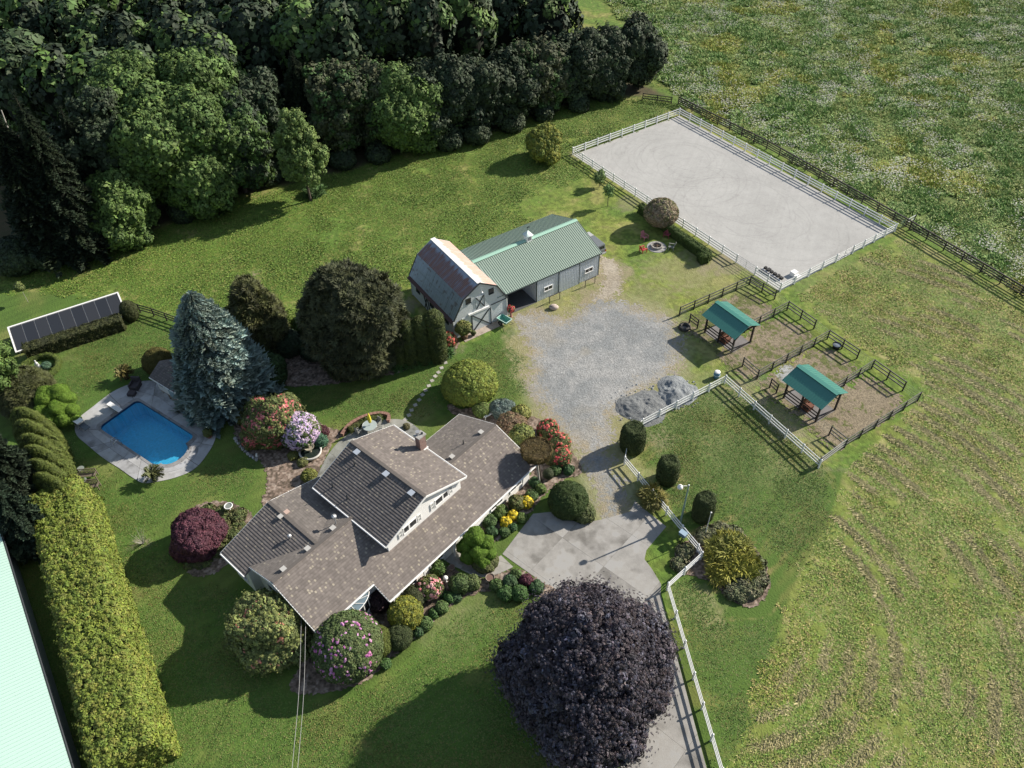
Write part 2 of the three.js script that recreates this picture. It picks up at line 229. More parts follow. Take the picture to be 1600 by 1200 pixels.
// ---------------------------------------------------------------- ground and surfaces
const ARENA = { x: 10.281, z: -109.326, yaw: THREE.MathUtils.degToRad(33.073), W: 21.96, L: 41.48 };
const aru = [Math.cos(ARENA.yaw), -Math.sin(ARENA.yaw)], arv = [Math.sin(ARENA.yaw), Math.cos(ARENA.yaw)];
const arena = (u, v) => [ARENA.x + u * aru[0] + v * arv[0], ARENA.z + u * aru[1] + v * arv[1]];
const arenaLocal = (x, z) => { const dx = x - ARENA.x, dz = z - ARENA.z; return [dx * aru[0] + dz * aru[1], dx * arv[0] + dz * arv[1]]; };

const hayPoly = [[31.63,-46.3], [29.2,-42.04], [26.35,-37.99], [24.39,-35.48], [22.06,-31.93], [20.29,-29.16], [19,-27.06], [16.83,-23.15], [14.96,-20.05], [12.41,-12.17], [50,-7.91], [86.55,-40.08], [72.12,-53.35], [60.79,-70.61], [53.95,-84.07], [51.31,-85.07], [34.77,-73.71], [37.3,-68.14], [43.9,-57.04]];
const gardenPoly = [[-78.83,-76.53], [-59.2,-78.82], [-47.92,-76.41], [-40.44,-72.42], [-27.63,-73.66], [-21.48,-74], [-12.12,-73.59], [-6.3,-65.87], [0.19,-69.5], [1.88,-63.93], [2.15,-57.92], [5.27,-50.65], [7.77,-43.5], [5.45,-40.72], [1.23,-36.85], [3.54,-16.14], [-54.71,-17.61]];
const nearPoly = [[11.75,-51.25], [13.27,-53.81], [23.26,-59.8], [30.03,-47.94], [31.63,-46.3], [29.2,-42.04], [24.39,-35.48], [19,-27.06], [12.41,-12.17], [12.82,-12.16], [12.68,-29.94], [12.76,-34.3], [16.27,-37.79]];
const meadowPoly = [[28.43,-133.62], [29.56,-125.82], [33.1,-120.26], [40.4,-109.83], [53.83,-87.03], [61.77,-72.62], [69.16,-59.35], [160, -60], [200, -260], [60, -330], [10, -260]];
const forestPoly = [[-87.78,-78.18], [-65.51,-82.16], [-60.03,-84.95], [-54.98,-87.29], [-49.33,-91.06], [-42.4,-98.3], [-33.06,-102.34], [-22.36,-107.29], [-9.04,-114.51], [1.18,-119.49], [9.93,-125.84], [18.88,-128.67], [27.63,-128.61], [6, -170], [-20, -320], [-300, -320]];
const yardPoly = catmull([[1.15,-71.56], [3.29,-71.82], [6.29,-70.87], [8.73,-72.91], [11.54,-74.01], [14.51,-72.9], [17.7,-71.08], [19.02,-69.85], [19.28,-66.99], [19.21,-64.06], [18.32,-61.4], [16.7,-60.06], [13.67,-58.23], [12.34,-55.84], [10.68,-54.8], [9.97,-52.61], [9.55,-49.99], [9.83,-47.39], [10.44,-45.27], [10.34,-42.46], [8.2,-41.89], [7.74,-43.87], [7.41,-46.14], [6.59,-48.79], [5.62,-51.06], [4.34,-53.44], [3.13,-55.55], [2.15,-57.92], [1.7,-60.86], [1.95,-63.93], [1.49,-67.75]], 6);
const spots = [ // worn or dry patches: [x, z], radii, strength, tone
  [[-31.94,-81.28], 1.6, 0.9, 2], [[5.64,-72.8], 5, 0.8, 1], [[8.58,-75.77], 5, 0.75, 1], [[12.85,-78.81], 3.4, 1, 2], [[12.74,-81.52], 1.8, 1, 2], [[11.2,-74.39], 4, 0.8, 2], [[16.53,-73.54], 6, 0.6, 1], [[25.74,-76.91], 7, 0.5, 1], [[21.35,-79.08], 5, 0.6, 1], [[27.22,-80.15], 3.4, 0.7, 2],
  [[1.58,-66.09], 3, 0.9, 1], [[0.89,-61.91], 2, 0.75, 1], [[2.2,-54.23], 3, 0.7, 1], [[10.79,-51.29], 2.6, 0.7, 1], [[11.34,-47.97], 2.6, 0.7, 1], [[16.27,-57.37], 4, 0.6, 1], [[15.2,-59.33], 3, 0.6, 1], [[12.14,-54.3], 3, 0.7, 1], [[9.18,-42.72], 2, 0.7, 2], [[0.21,-70.66], 2.5, 0.8, 1], [[3.24,-70.53], 3, 0.9, 2],
  [[15.03,-32.73], 2.6, 0.55, 1], [[15.7,-30.69], 2, 0.5, 1], [[14.64,-51.15], 2.4, 0.5, 2], [[21.48,-50.05], 5, 0.3, 1], [[29.06,-49.78], 4, 0.5, 2], [[26.51,-47.43], 4, 0.3, 1], [[21.38,-59.09], 4, 0.5, 1], [[24.47,-57.52], 3, 0.7, 2], [[27.11,-53.28], 4, 0.7, 2], [[21.78,-64.7], 3.5, 0.4, 1],
  [[40.23,-77.54], 6, 0.3, 1], [[-12.17,-74.2], 2, 0.8, 2], [[-7.94,-66.49], 2.5, 0.5, 2], [[10.83,-109.72], 2.5, 0.6, 2], [[17.42,-95.71], 2.5, 0.5, 2], [[27.95,-83.6], 3, 0.5, 2], [[-34.24,-40.79], 1.1, 0.7, 2], [[-10.13,-55.6], 3, 0.3, 1], [[-2.96,-34.18], 4, 0.3, 1], [[18.72,-54.05], 5, 0.35, 1], [[13.98,-55.59], 2.5, 0.5, 1], [[-6.38,-31.35], 3, 0.3, 1],
];
const hayC = [16.51,-32.1];
function groundColor(x, z) {
  const wx = x + 1.6 * (fbm(x * 0.35, z * 0.35, 2) - 0.5), wz = z + 1.6 * (fbm(x * 0.35 + 40, z * 0.35, 2) - 0.5);
  const n1 = fbm(x * 0.045 + 3, z * 0.045, 3), n2 = fbm(x * 0.3, z * 0.3 + 50, 3), n3 = fbm(x * 1.3 + 9, z * 1.3, 3), n4 = vnoise(x * 7, z * 7), n5 = vnoise(x * 3.1, z * 3.1 + 7);
  const garden = smooth(0.3, -0.3, sdPoly(gardenPoly, x, z));
  let g = 0.66 + 0.36 * n3 + 0.32 * n4;
  // rough back field
  let c = mix3([0.072, 0.125, 0.018], [0.125, 0.150, 0.028], smooth(0.35, 0.7, n1 * 0.5 + n2 * 0.5));
  c = mix3(c, [0.19, 0.175, 0.065], smooth(0.6, 0.74, n2) * 0.55 + smooth(0.62, 0.75, n3) * 0.3);
  c = c.map((k) => k * (0.45 + 0.75 * n5 * 0.8 + 0.35 * n3));
  if (garden > 0) {
    const st = 0.95 + 0.1 * smooth(0.3, 0.7, 0.5 + 0.5 * Math.sin((x * 0.8 + z * 1.0 + 10 * n1) * 4.2)), arc = 0.88 + 0.24 * vnoise(Math.hypot(x + 24, z + 44) * 1.6, 3);
    let l = mix3([0.058, 0.108, 0.016], [0.098, 0.128, 0.028], smooth(0.38, 0.72, n1 * 0.4 + n2 * 0.6)); l = mix3(l, [0.15, 0.15, 0.05], smooth(0.64, 0.8, n2) * 0.4); c = mix3(c, l.map((k) => k * 0.8 * (0.72 + 0.5 * g * 0.62) * st * arc), garden);
  }
  const near = smooth(0.3, -0.3, sdPoly(nearPoly, x, z));
  if (near > 0) { const sw = vnoise(Math.hypot(x - 16, z + 46) * 1.5 + 3 * n2, 5); let l = mix3([0.056, 0.100, 0.016], [0.10, 0.118, 0.028], smooth(0.35, 0.7, n2 * 0.6 + sw * 0.35)); l = mix3(l, [0.19, 0.155, 0.07], smooth(0.5, 0.7, n1 * 0.4 + n3 * 0.35 + sw * 0.25) * 0.75); c = mix3(c, l.map((k) => k * 0.88 * (0.72 + 0.5 * g * 0.6)), near); }
  const hay = smooth(0.25, -0.25, sdPoly(hayPoly, wx * 0.3 + x * 0.7, wz * 0.3 + z * 0.7));
  if (hay > 0) { const d = Math.hypot((x - hayC[0]) * 1.0, (z - hayC[1]) * 0.9) + 1.2 * n2; const row = vnoise(d * 0.85, 2.2) * 0.6 + vnoise(d * 2.4, 8.2) * 0.4; let l = mix3([0.090, 0.130, 0.022], [0.135, 0.150, 0.036], n2); l = mix3(l, [0.21, 0.185, 0.085], smooth(0.46, 0.74, row * 0.6 + n3 * 0.3 + n1 * 0.15) * 0.8); c = mix3(c, l.map((k) => k * (0.62 + 0.45 * n5 + 0.3 * n3)), hay); }
  const md = sdPoly(meadowPoly, x, z); if (md < 0.5) c = mix3(c, [0.085, 0.115, 0.03], smooth(0.5, -0.5, md));
  const fo = sdPoly(forestPoly, wx, wz); if (fo < 0.6) c = mix3(c, mix3([0.035, 0.04, 0.016], [0.07, 0.05, 0.03], n3), smooth(0.6, -1.2, fo));
  // dry fringe of the yard
  const yd = sdPoly(yardPoly, x, z); if (yd < 3.2) { const k = smooth(2.6, 0.1, yd + 2.6 * (n2 - 0.45) + 1.4 * (n3 - 0.5)); c = mix3(c, mix3([0.175, 0.155, 0.09], [0.23, 0.21, 0.16], n5), k * 0.8 * (0.6 + 0.6 * n3)); }
  for (const [[sx, sz], rad, amt, tone] of spots) { const dx = x - sx, dz = z - sz; if (Math.abs(dx) > rad * 2 || Math.abs(dz) > rad * 2) continue; const q = Math.hypot(dx, dz) / rad + 1.1 * (n2 - 0.5) + 0.9 * (n3 - 0.5); const k = smooth(1, 0.35, q) * amt; if (k > 0) c = mix3(c, tone === 1 ? mix3([0.155, 0.145, 0.065], [0.20, 0.18, 0.10], n5) : mix3([0.21, 0.175, 0.125], [0.16, 0.13, 0.09], n3), k * (0.55 + 0.6 * n4)); }
  return [c[0] * 1.4, c[1] * 1.42, c[2] * 1.35];
}
const EXT = [-120, 120, -215, -5];
const poolYaw = 0.62; // pool axes
const poolC = [-37.96,-54.4];
const pcx = [Math.cos(poolYaw), Math.sin(poolYaw)], pcz = [-Math.sin(poolYaw), Math.cos(poolYaw)];
const pool = (a, b) => [poolC[0] + a * pcx[0] + b * pcz[0], poolC[1] + a * pcx[1] + b * pcz[1]];
function roundRect(x0, x1, y0, y1, r, n = 5) { const o = []; for (const [cx, cy, s] of [[x1 - r, y1 - r, 0], [x0 + r, y1 - r, 1], [x0 + r, y0 + r, 2], [x1 - r, y0 + r, 3]]) for (let i = 0; i <= n; i++) { const t = (s + i / n) * Math.PI / 2; o.push([cx + Math.cos(t) * r, cy + Math.sin(t) * r]); } return o; }
const PL = 4.75, PW = 2.4; // half length, half width
const poolLocal = (() => { const o = []; const rr = roundRect(-PL, PL, -PW, PW, 0.6, 5); // round step bay on the +a end
  for (let i = 0; i < rr.length; i++) { o.push(rr[i]); if (i === rr.length - 1) for (let k = 0; k <= 10; k++) { const t = -Math.PI / 2 + (k / 10) * Math.PI; o.push([PL + Math.cos(t) * 1.15, 0.35 + Math.sin(t) * 1.55]); } } return o; })();
const poolPoly = poolLocal.map(([a, b]) => pool(a, b));
const bigRect = (x0, x1, z0, z1) => [[x0, z0], [x1, z0], [x1, z1], [x0, z1]];
const groundTex = tex(2048, 2048, (u, v) => groundColor(mix(EXT[0], EXT[1], u), mix(EXT[2], EXT[3], v)), { wrap: THREE.MirroredRepeatWrapping });
const groundMat = new THREE.MeshStandardMaterial({ map: groundTex, roughness: 1 });
{ const t = noiseBump.clone(); t.repeat.set(34, 30); t.needsUpdate = true; groundMat.bumpMap = t; groundMat.bumpScale = 0.05; }
struct('ground', sheet(bigRect(-900, 900, -1600, 300), 0, [poolPoly], EXT), groundMat);
const NEAR = [-50, 44, -76, -14];
const nearTex = tex(2048, 1408, (u, v) => groundColor(mix(NEAR[0], NEAR[1], u), mix(NEAR[2], NEAR[3], v)), { wrap: THREE.ClampToEdgeWrapping });
const nearMat = new THREE.MeshStandardMaterial({ map: nearTex, roughness: 1 });
{ const t = noiseBump.clone(); t.repeat.set(13.3, 8.7); t.needsUpdate = true; nearMat.bumpMap = t; nearMat.bumpScale = 0.045; }
struct('lawn', sheet(bigRect(...NEAR), 0.004, [poolPoly], NEAR), nearMat);

// ragged sheets of gravel, sand and earth: the map's alpha breaks their outline up
function ragged(name, poly, y, res, f, edge, bumpRep, bumpDepth) {
  const [a, b, c, d] = bbox(poly), m = edge * 1.5, ext = [a - m, b + m, c - m, d + m], w = Math.min(2048, Math.ceil((ext[1] - ext[0]) / res)), h = Math.min(2048, Math.ceil((ext[3] - ext[2]) / res));
  const t = tex(w, h, (u, v) => { const x = mix(ext[0], ext[1], u), z = mix(ext[2], ext[3], v), k = sdPoly(poly, x, z) + edge * 1.5 * (fbm(x * 1.1, z * 1.1, 3) - 0.5) + edge * 1.3 * (vnoise(x * 6, z * 6) - 0.5); const cc = f(x, z, k); return [cc[0], cc[1], cc[2], k < 0 ? 1 : 0]; }, { wrap: THREE.ClampToEdgeWrapping });
  const mm = new THREE.MeshStandardMaterial({ map: t, roughness: 0.95, alphaTest: 0.5 }); if (bumpRep) { const bt = noiseBump.clone(); bt.repeat.set((ext[1] - ext[0]) / bumpRep, (ext[3] - ext[2]) / bumpRep); bt.needsUpdate = true; mm.bumpMap = bt; mm.bumpScale = bumpDepth; }
  return struct(name, sheet(bigRect(...ext), y, [], ext), mm);
}
const gravelTone = (x, z) => { const n = fbm(x * 0.18, z * 0.18 + 4, 3), m = fbm(x * 0.9, z * 0.9, 3), q = vnoise(x * 9, z * 9), s = vnoise(x * 4 + 7, z * 4); let c = mix3([0.215, 0.225, 0.228], [0.30, 0.30, 0.295], smooth(0.3, 0.7, n * 0.5 + m * 0.5)); c = mix3(c, [0.28, 0.255, 0.205], smooth(0.55, 0.75, fbm(x * 0.25 + 9, z * 0.25, 3)) * 0.5); c = mix3(c, [0.40, 0.40, 0.39], smooth(0.78, 0.92, s) * 0.7 * smooth(0.4, 0.7, m)); return c.map((k) => k * (0.72 + 0.5 * q)); };
ragged('gravel_yard', yardPoly, 0.012, 0.035, (x, z, k) => mix3(gravelTone(x, z), [0.30, 0.25, 0.16], smooth(-2.2, 0, k) * 0.55 * fbm(x * 0.6, z * 0.6, 2) * 2), 1.3, 6, 0.05);
ragged('dirt_track', catmull([[11.76,-83.24], [13.21,-82.05], [13.98,-79.56], [13.8,-76.68], [12.32,-73.97], [9.93,-73.34], [10.93,-75.66], [12.05,-78.06], [11.94,-80.19]], 5), 0.008, 0.05, (x, z) => mix3([0.27, 0.23, 0.17], [0.36, 0.32, 0.26], fbm(x, z, 3)).map((k) => k * (0.75 + 0.5 * vnoise(x * 7, z * 7))), 0.9, 5, 0.04);
// arena sand with harrow rings
{
  const A = ARENA, P = [[0.06, 0.06], [A.W - 0.06, 0.06], [A.W - 0.06, A.L - 0.06], [0.06, A.L - 0.06]].map(([u, v]) => arena(u, v));
  const rings = []; { const r = rng(5); for (let i = 0; i < 46; i++) rings.push([A.W * 0.5 + (r() - 0.5) * 5, 8 + r() * (A.L - 16), 2.5 + r() * 6.5, 0.02 + r() * 0.03, r() * 6.28, 1 + r() * 3.2, 0.6 + 0.5 * r()]); }
  const t = tex(1024, 2048, (u, v) => {
    const x = u * A.W, y = v * A.L; const n = fbm(x * 0.25, y * 0.25, 3), q = vnoise(x * 14, y * 14), e = fbm(x * 1.5 + 3, y * 1.5, 2); const hp = smooth(0.72, 0.9, vnoise(x * 3.1 + 5, y * 3.1)) * smooth(0.35, 0.65, fbm(x * 0.3 + 7, y * 0.3, 2)); let k = 0.84 + 0.22 * n + 0.16 * q + 0.12 * e - 0.09 * hp + 0.05 * (vnoise((x * 0.55 + y * 0.83) * 5, 2) - 0.5);
    for (const [cx, cy, R, w, t0, tl, st] of rings) { const dx = x - cx, dy = (y - cy) * 0.85, d = Math.hypot(dx, dy) + 0.5 * (n - 0.5); const o = Math.abs(d - R); if (o < 0.16) { let an = Math.atan2(dy, dx) - t0; an -= Math.floor(an / 6.2832) * 6.2832; if (an < tl) k -= 0.085 * st * smooth(0.16, 0.02, o) * (0.3 + 1.2 * e); } }
    const ed = Math.min(x, y, A.W - x, A.L - y), og = smooth(1.4, 1.2, ed) * 0.03 * (Math.sin(ed * 20) > 0.3 ? 1 : 0); k -= og; k -= 0.05 * (vnoise(ed * 7, 1) - 0.5) * smooth(5, 0.5, ed);
    return [0.345 * k, 0.342 * k, 0.332 * k];
  }, { wrap: THREE.ClampToEdgeWrapping });
  const g = sheet(P, 0.014); const uvs = []; for (let i = 0; i < g.attributes.position.count; i++) { const [uu, vv] = arenaLocal(g.attributes.position.getX(i), g.attributes.position.getZ(i)); uvs.push(uu / A.W, vv / A.L); } g.setAttribute('uv', new THREE.Float32BufferAttribute(uvs, 2));
  const m = new THREE.MeshStandardMaterial({ map: t, roughness: 1 }); const bt = noiseBump.clone(); bt.repeat.set(8, 15); bt.needsUpdate = true; m.bumpMap = bt; m.bumpScale = 0.015; struct('arena_sand', g, m);
}
// earth of the four paddocks
const PAD = [[-13.2, -2.3, 38.6, 44.3], [-13.4, -2.3, 44.5, 50.4], [-13.5, -2.4, 50.7, 56.5], [-13.7, -2.5, 56.7, 62.2]];
PAD.forEach(([u0, u1, v0, v1], i) => {
  const p = catmull([[u0 - 0.6, v0 + 0.6], [u0 + 2, v0 + 0.2], [u1 - 1.6, v0 + 0.6], [u1 - 0.7, (v0 + v1) / 2], [u1 - 1.6, v1 - 0.5], [u0 + 2, v1 - 0.2], [u0 - 0.6, v1 - 0.6]].map(([u, v]) => arena(u, v)), 5);
  const grass = [0.62, 0.42, 0.44, 0.1][i];
  ragged('paddock_earth', p, 0.016 + 0.004 * i, 0.04, (x, z) => { const n = fbm(x * 0.5 + i * 7, z * 0.5, 3), m = fbm(x * 2.3, z * 2.3 + i, 3), q = vnoise(x * 8, z * 8); let c = mix3([0.27, 0.225, 0.155], [0.20, 0.16, 0.105], n); if (i === 2) c = mix3(c, [0.33, 0.34, 0.34], smooth(0.5, 0.66, fbm(x * 0.4 + 3, z * 0.4 + 2, 2))); c = mix3(c, [0.11, 0.125, 0.035], smooth(0.62 - grass * 0.34, 0.72 - grass * 0.2, n * 0.4 + m * 0.6)); return c.map((k) => k * (0.6 + 0.7 * q)); }, 1.0, 4, 0.06);
});
// mulch beds
const mulchTone = (x, z) => { const q = vnoise(x * 8, z * 8), n = fbm(x * 0.8, z * 0.8, 3), p = vnoise(x * 4.5 + 3, z * 4.5); let c = mix3([0.19, 0.135, 0.105], [0.33, 0.25, 0.20], n); c = mix3(c, [0.44, 0.36, 0.30], smooth(0.6, 0.8, p) * 0.7); c = mix3(c, [0.06, 0.05, 0.03], smooth(0.42, 0.25, p) * 0.6); return c.map((k) => k * (0.6 + 0.75 * q)); };
const beds = [
  [[-28.86,-57.24], [-28.86,-54.33], [-28,-52.3], [-26.5,-50.81], [-25.29,-49.94], [-24.32,-48.29], [-23.94,-46.4], [-23.9,-44.44], [-22.1,-44.52], [-20.39,-45.82], [-19.45,-47.64], [-18.81,-50.03], [-18.23,-52.19], [-17.1,-53.54], [-19.19,-54.32], [-21.63,-56.22], [-24.66,-58.01], [-27.15,-58.49]],
  [[-31.37,-41.39], [-31.31,-43.66], [-29.96,-44.94], [-28.03,-45.25], [-26.25,-44.67], [-24.62,-43.29], [-24.8,-40.34], [-25.49,-38.36], [-26.88,-37.11], [-28.58,-37.17], [-30.16,-39.17]],
  [[-17.95,-26.58], [-12.73,-26.94], [-10.86,-28.46], [-8.96,-30.36], [-6.45,-32.8], [-4.06,-34.52], [-1.87,-34.88], [0.32,-34.69], [2.21,-34.02], [3.44,-34.59], [1.85,-35.82], [-0.12,-37.02], [-2.03,-36.26], [-3.92,-36.13], [-5.98,-37.47], [-7.93,-38.06], [-10.89,-34.43], [-13.46,-33.01], [-16.17,-31.36]],
  [[2.03,-48.47], [-0.28,-45.57], [-3.19,-42.28], [-4.23,-40.63], [-3.17,-39.63], [-1.79,-39.86], [-0.37,-41.47], [1.45,-42.98], [2.87,-45.01], [4.94,-46.78], [6.45,-47.19], [6.23,-49.12], [5.13,-51.5], [3.7,-53.81], [1.65,-55.33], [-0.74,-56.9], [-3.04,-56.8], [-5.04,-55.59], [-2.1,-54.03], [-0.16,-51.7]],
  [[16.08,-39.81], [17.04,-40.89], [18.86,-40.69], [20.44,-39.94], [21.45,-38.15], [21.65,-35.56], [21.08,-33.73], [19.59,-32.7], [18.09,-33.23], [16.94,-34.72], [15.58,-35.63], [13.99,-36.06], [13.76,-37.35], [14.73,-39.04]],
  [[-6.84,-57.13], [-5.13,-56.32], [-3.31,-57.18], [-2.5,-58.87], [-3.04,-56.61], [-4.77,-55.21], [-6.53,-55.82]],
  [[-13.25,-61.97], [-11.33,-62.81], [-8.53,-63.73], [-6.57,-65.13], [-6.04,-66.84], [-7.24,-67.56], [-10.11,-66.03], [-13.25,-64.34], [-15.63,-63.09], [-18.46,-62.89], [-23.17,-65.5], [-27.9,-67.32], [-29.66,-65.23], [-26.63,-61], [-19.58,-60.72]],
  [[-35.67,-58.25], [-33.19,-56.66], [-30.94,-57.13], [-29.31,-58], [-27.83,-60.06], [-29.8,-62.63], [-34.25,-63.32], [-38.14,-62.46], [-38.4,-60.97]],
];
const bedPolys = beds.map((b) => catmull(b, 5));
bedPolys.forEach((p, i) => ragged('garden_bed', p, 0.040 + 0.004 * i, 0.03, (x, z) => mulchTone(x, z), 0.22, 1.6, 0.07));

// concrete: separate slabs with open joints
const concTex = tex(1024, 1024, (u, v) => { const n = tnoise(u, v, 8, 4), m = tnoise(u, v, 40, 2), q = vnoise(u * 300, v * 300); const k = 0.62 + 0.56 * n + 0.2 * m + 0.14 * (q - 0.5); const st = smooth(0.54, 0.7, tnoise(u, v, 5, 4)) * 0.3 - smooth(0.6, 0.75, tnoise(v, u, 9, 3)) * 0.18; return [0.9 * k - st, 0.885 * k - st, 0.86 * k - st]; });
function concrete(c, rep = 0.11, rough = 0.9) { const t = concTex.clone(); t.repeat.set(rep, rep); t.needsUpdate = true; const m = new THREE.MeshStandardMaterial({ map: t, color: RGB(...c), roughness: rough }); const b = noiseBump.clone(); b.repeat.set(0.5, 0.5); b.needsUpdate = true; m.bumpMap = b; m.bumpScale = 0.008; return m; }
function paved(name, poly, yaw, us, vs, y1, mats, { gap = 0.014, pieceName = 'slab', origin = poly[0], bed = null } = {}) {
  const root = new THREE.Group(); root.name = numbered(name); root.userData.kind = 'structure'; scene.add(root);
  const ux = Math.cos(yaw), uz = -Math.sin(yaw), vx = Math.sin(yaw), vz = Math.cos(yaw); let k = 0; const r = rng(9);
  if (bed) part(root, 'bedding', slab(poly, -0.05, y1 - 0.03), bed);
  for (let i = 0; i + 1 < us.length; i++) for (let j = 0; j + 1 < vs.length; j++) {
    const o = ux * origin[0] + uz * origin[1], q = vx * origin[0] + vz * origin[1]; let p = poly;
    p = clipHalf(p, ux, uz, o + us[i + 1] - gap / 2); p = clipHalf(p, -ux, -uz, -(o + us[i] + gap / 2)); p = clipHalf(p, vx, vz, q + vs[j + 1] - gap / 2); p = clipHalf(p, -vx, -vz, -(q + vs[j] + gap / 2));
    if (p.length < 3 || area(p) < 0.08) continue;
    const s = part(root, pieceName, slab(p, -0.04, y1 + (r() - 0.5) * 0.004), mats[k++ % mats.length]);
  }
  return root;
}
const steps = (a, b, d) => { const o = []; for (let x = a; x <= b + 1e-6; x += d) o.push(x); return o; };
const jointMat = mat([0.13, 0.12, 0.105], 1);
const HYAW = 0.8343;
const drivePoly = [[-1.28,-38.5], [1.62,-42.76], [3.36,-42.92], [5.81,-41.55], [7.91,-41.9], [10.6,-42.67], [11.24,-43.89], [11.75,-43.21], [13.71,-40.93], [12.8,-39.92], [11.55,-38.48], [11.25,-37.56], [11.78,-36.51], [12.33,-35.05], [12.12,-34.01], [12.35,-30.79], [12.68,-27.25], [13,-23.26], [13.5,-17.5], [7.27,-16.04], [7,-23.42], [6.66,-29.57], [5.08,-32.45], [2.28,-35.43]];
paved('driveway', drivePoly, HYAW, steps(-21, 24, 4.3), steps(-20, 30, 4.6), 0.03, [concrete([0.335, 0.328, 0.318], 0.075), concrete([0.345, 0.338, 0.328], 0.066), concrete([0.325, 0.318, 0.308], 0.085)], { bed: jointMat });
const walkPoly = [[-1.4,-38.37], [-0.34,-37.16], [-1.58,-36.5], [-2.87,-36.22], [-3.93,-36.44], [-5.64,-37.46], [-6.69,-38.28], [-7.51,-38.7], [-5.97,-40.55], [-4.9,-39.55], [-4.18,-38.2], [-3.15,-37.51], [-2.25,-37.87]];
paved('front_walk', walkPoly, HYAW + 0.35, steps(-12, 12, 1.9), steps(-12, 12, 2.3), 0.034, [concrete([0.36, 0.35, 0.33], 0.13), concrete([0.33, 0.32, 0.30], 0.12)], { bed: jointMat });
const deckPoly = catmull([[-42.09,-61.51], [-40.89,-61.96], [-38.64,-61.77], [-35.59,-59.2], [-32.57,-56.36], [-31.46,-55.68], [-30.74,-54.4], [-30.52,-52.99], [-30.76,-51.38], [-31.61,-49.27], [-33.1,-48.28], [-34.9,-47.79], [-36.18,-47.68], [-37.39,-48.35], [-39.29,-49.71], [-41.02,-50.84], [-43.57,-52.87], [-45.13,-54.23], [-45.73,-55.32], [-45.81,-56.59], [-44.95,-58.14], [-43.49,-60.48]], 4);
{ // deck slabs around the pool: the ring between the coping and the deck's edge
  const root = new THREE.Group(); root.name = 'pool_deck'; root.userData.kind = 'structure'; scene.add(root);
  const mats = [concrete([0.40, 0.41, 0.435], 0.1), concrete([0.36, 0.37, 0.395], 0.12), concrete([0.43, 0.44, 0.46], 0.09)];
  const cop = poolLocal.map(([a, b]) => { const s = Math.hypot(a, b); return pool(a + a / s * 0.5, b + b / s * 0.5); });
  const ring = (out, inn) => { const s = shapeOf(out, [inn]); const g = new THREE.ExtrudeGeometry(s, { depth: 0.1, bevelEnabled: false }); g.rotateX(-Math.PI / 2); return g; };
  const g0 = ring(deckPoly, cop); g0.translate(0, -0.075, 0); setUV(g0); part(root, 'bedding', g0, jointMat);
  // wedges cut by rays from the pool's centre and by two rings
  const n = 14, mid = (t, f) => { const c = Math.cos(t), s = Math.sin(t); let lo = 0, hi = 14; const P = f; for (let i = 0; i < 40; i++) { const m = (lo + hi) / 2; const [x, z] = pool(c * m, s * m); if (sdPoly(P, x, z) < 0) lo = m; else hi = m; } return lo; };
  const angs = []; for (let i = 0; i < n; i++) angs.push(i / n * 6.28319 + 0.15 * Math.sin(i * 2));
  for (let i = 0; i < n; i++) {
    const a0 = angs[i] + 0.004, a1 = (i === n - 1 ? angs[0] + 6.28319 : angs[i + 1]) - 0.004, K = 8;
    for (let lv = 0; lv < 2; lv++) { const inn = [], out = []; for (let k = 0; k <= K; k++) { const t = mix(a0, a1, k / K), r0 = mid(t, cop), r1 = mid(t, deckPoly), h = r0 + (r1 - r0) * 0.42; const A = lv ? h + 0.012 : r0 + 0.012, B = lv ? r1 : h - 0.012; inn.push(pool(Math.cos(t) * A, Math.sin(t) * A)); out.push(pool(Math.cos(t) * B, Math.sin(t) * B)); }
      part(root, 'slab', slab([...out, ...inn.reverse()], -0.02, 0.05), mats[(i + lv * 2) % 3]); }
  }
  const gc = ring(cop, poolPoly); gc.translate(0, -0.03, 0); setUV(gc); part(root, 'coping', gc, concrete([0.27, 0.27, 0.28], 0.2));
}
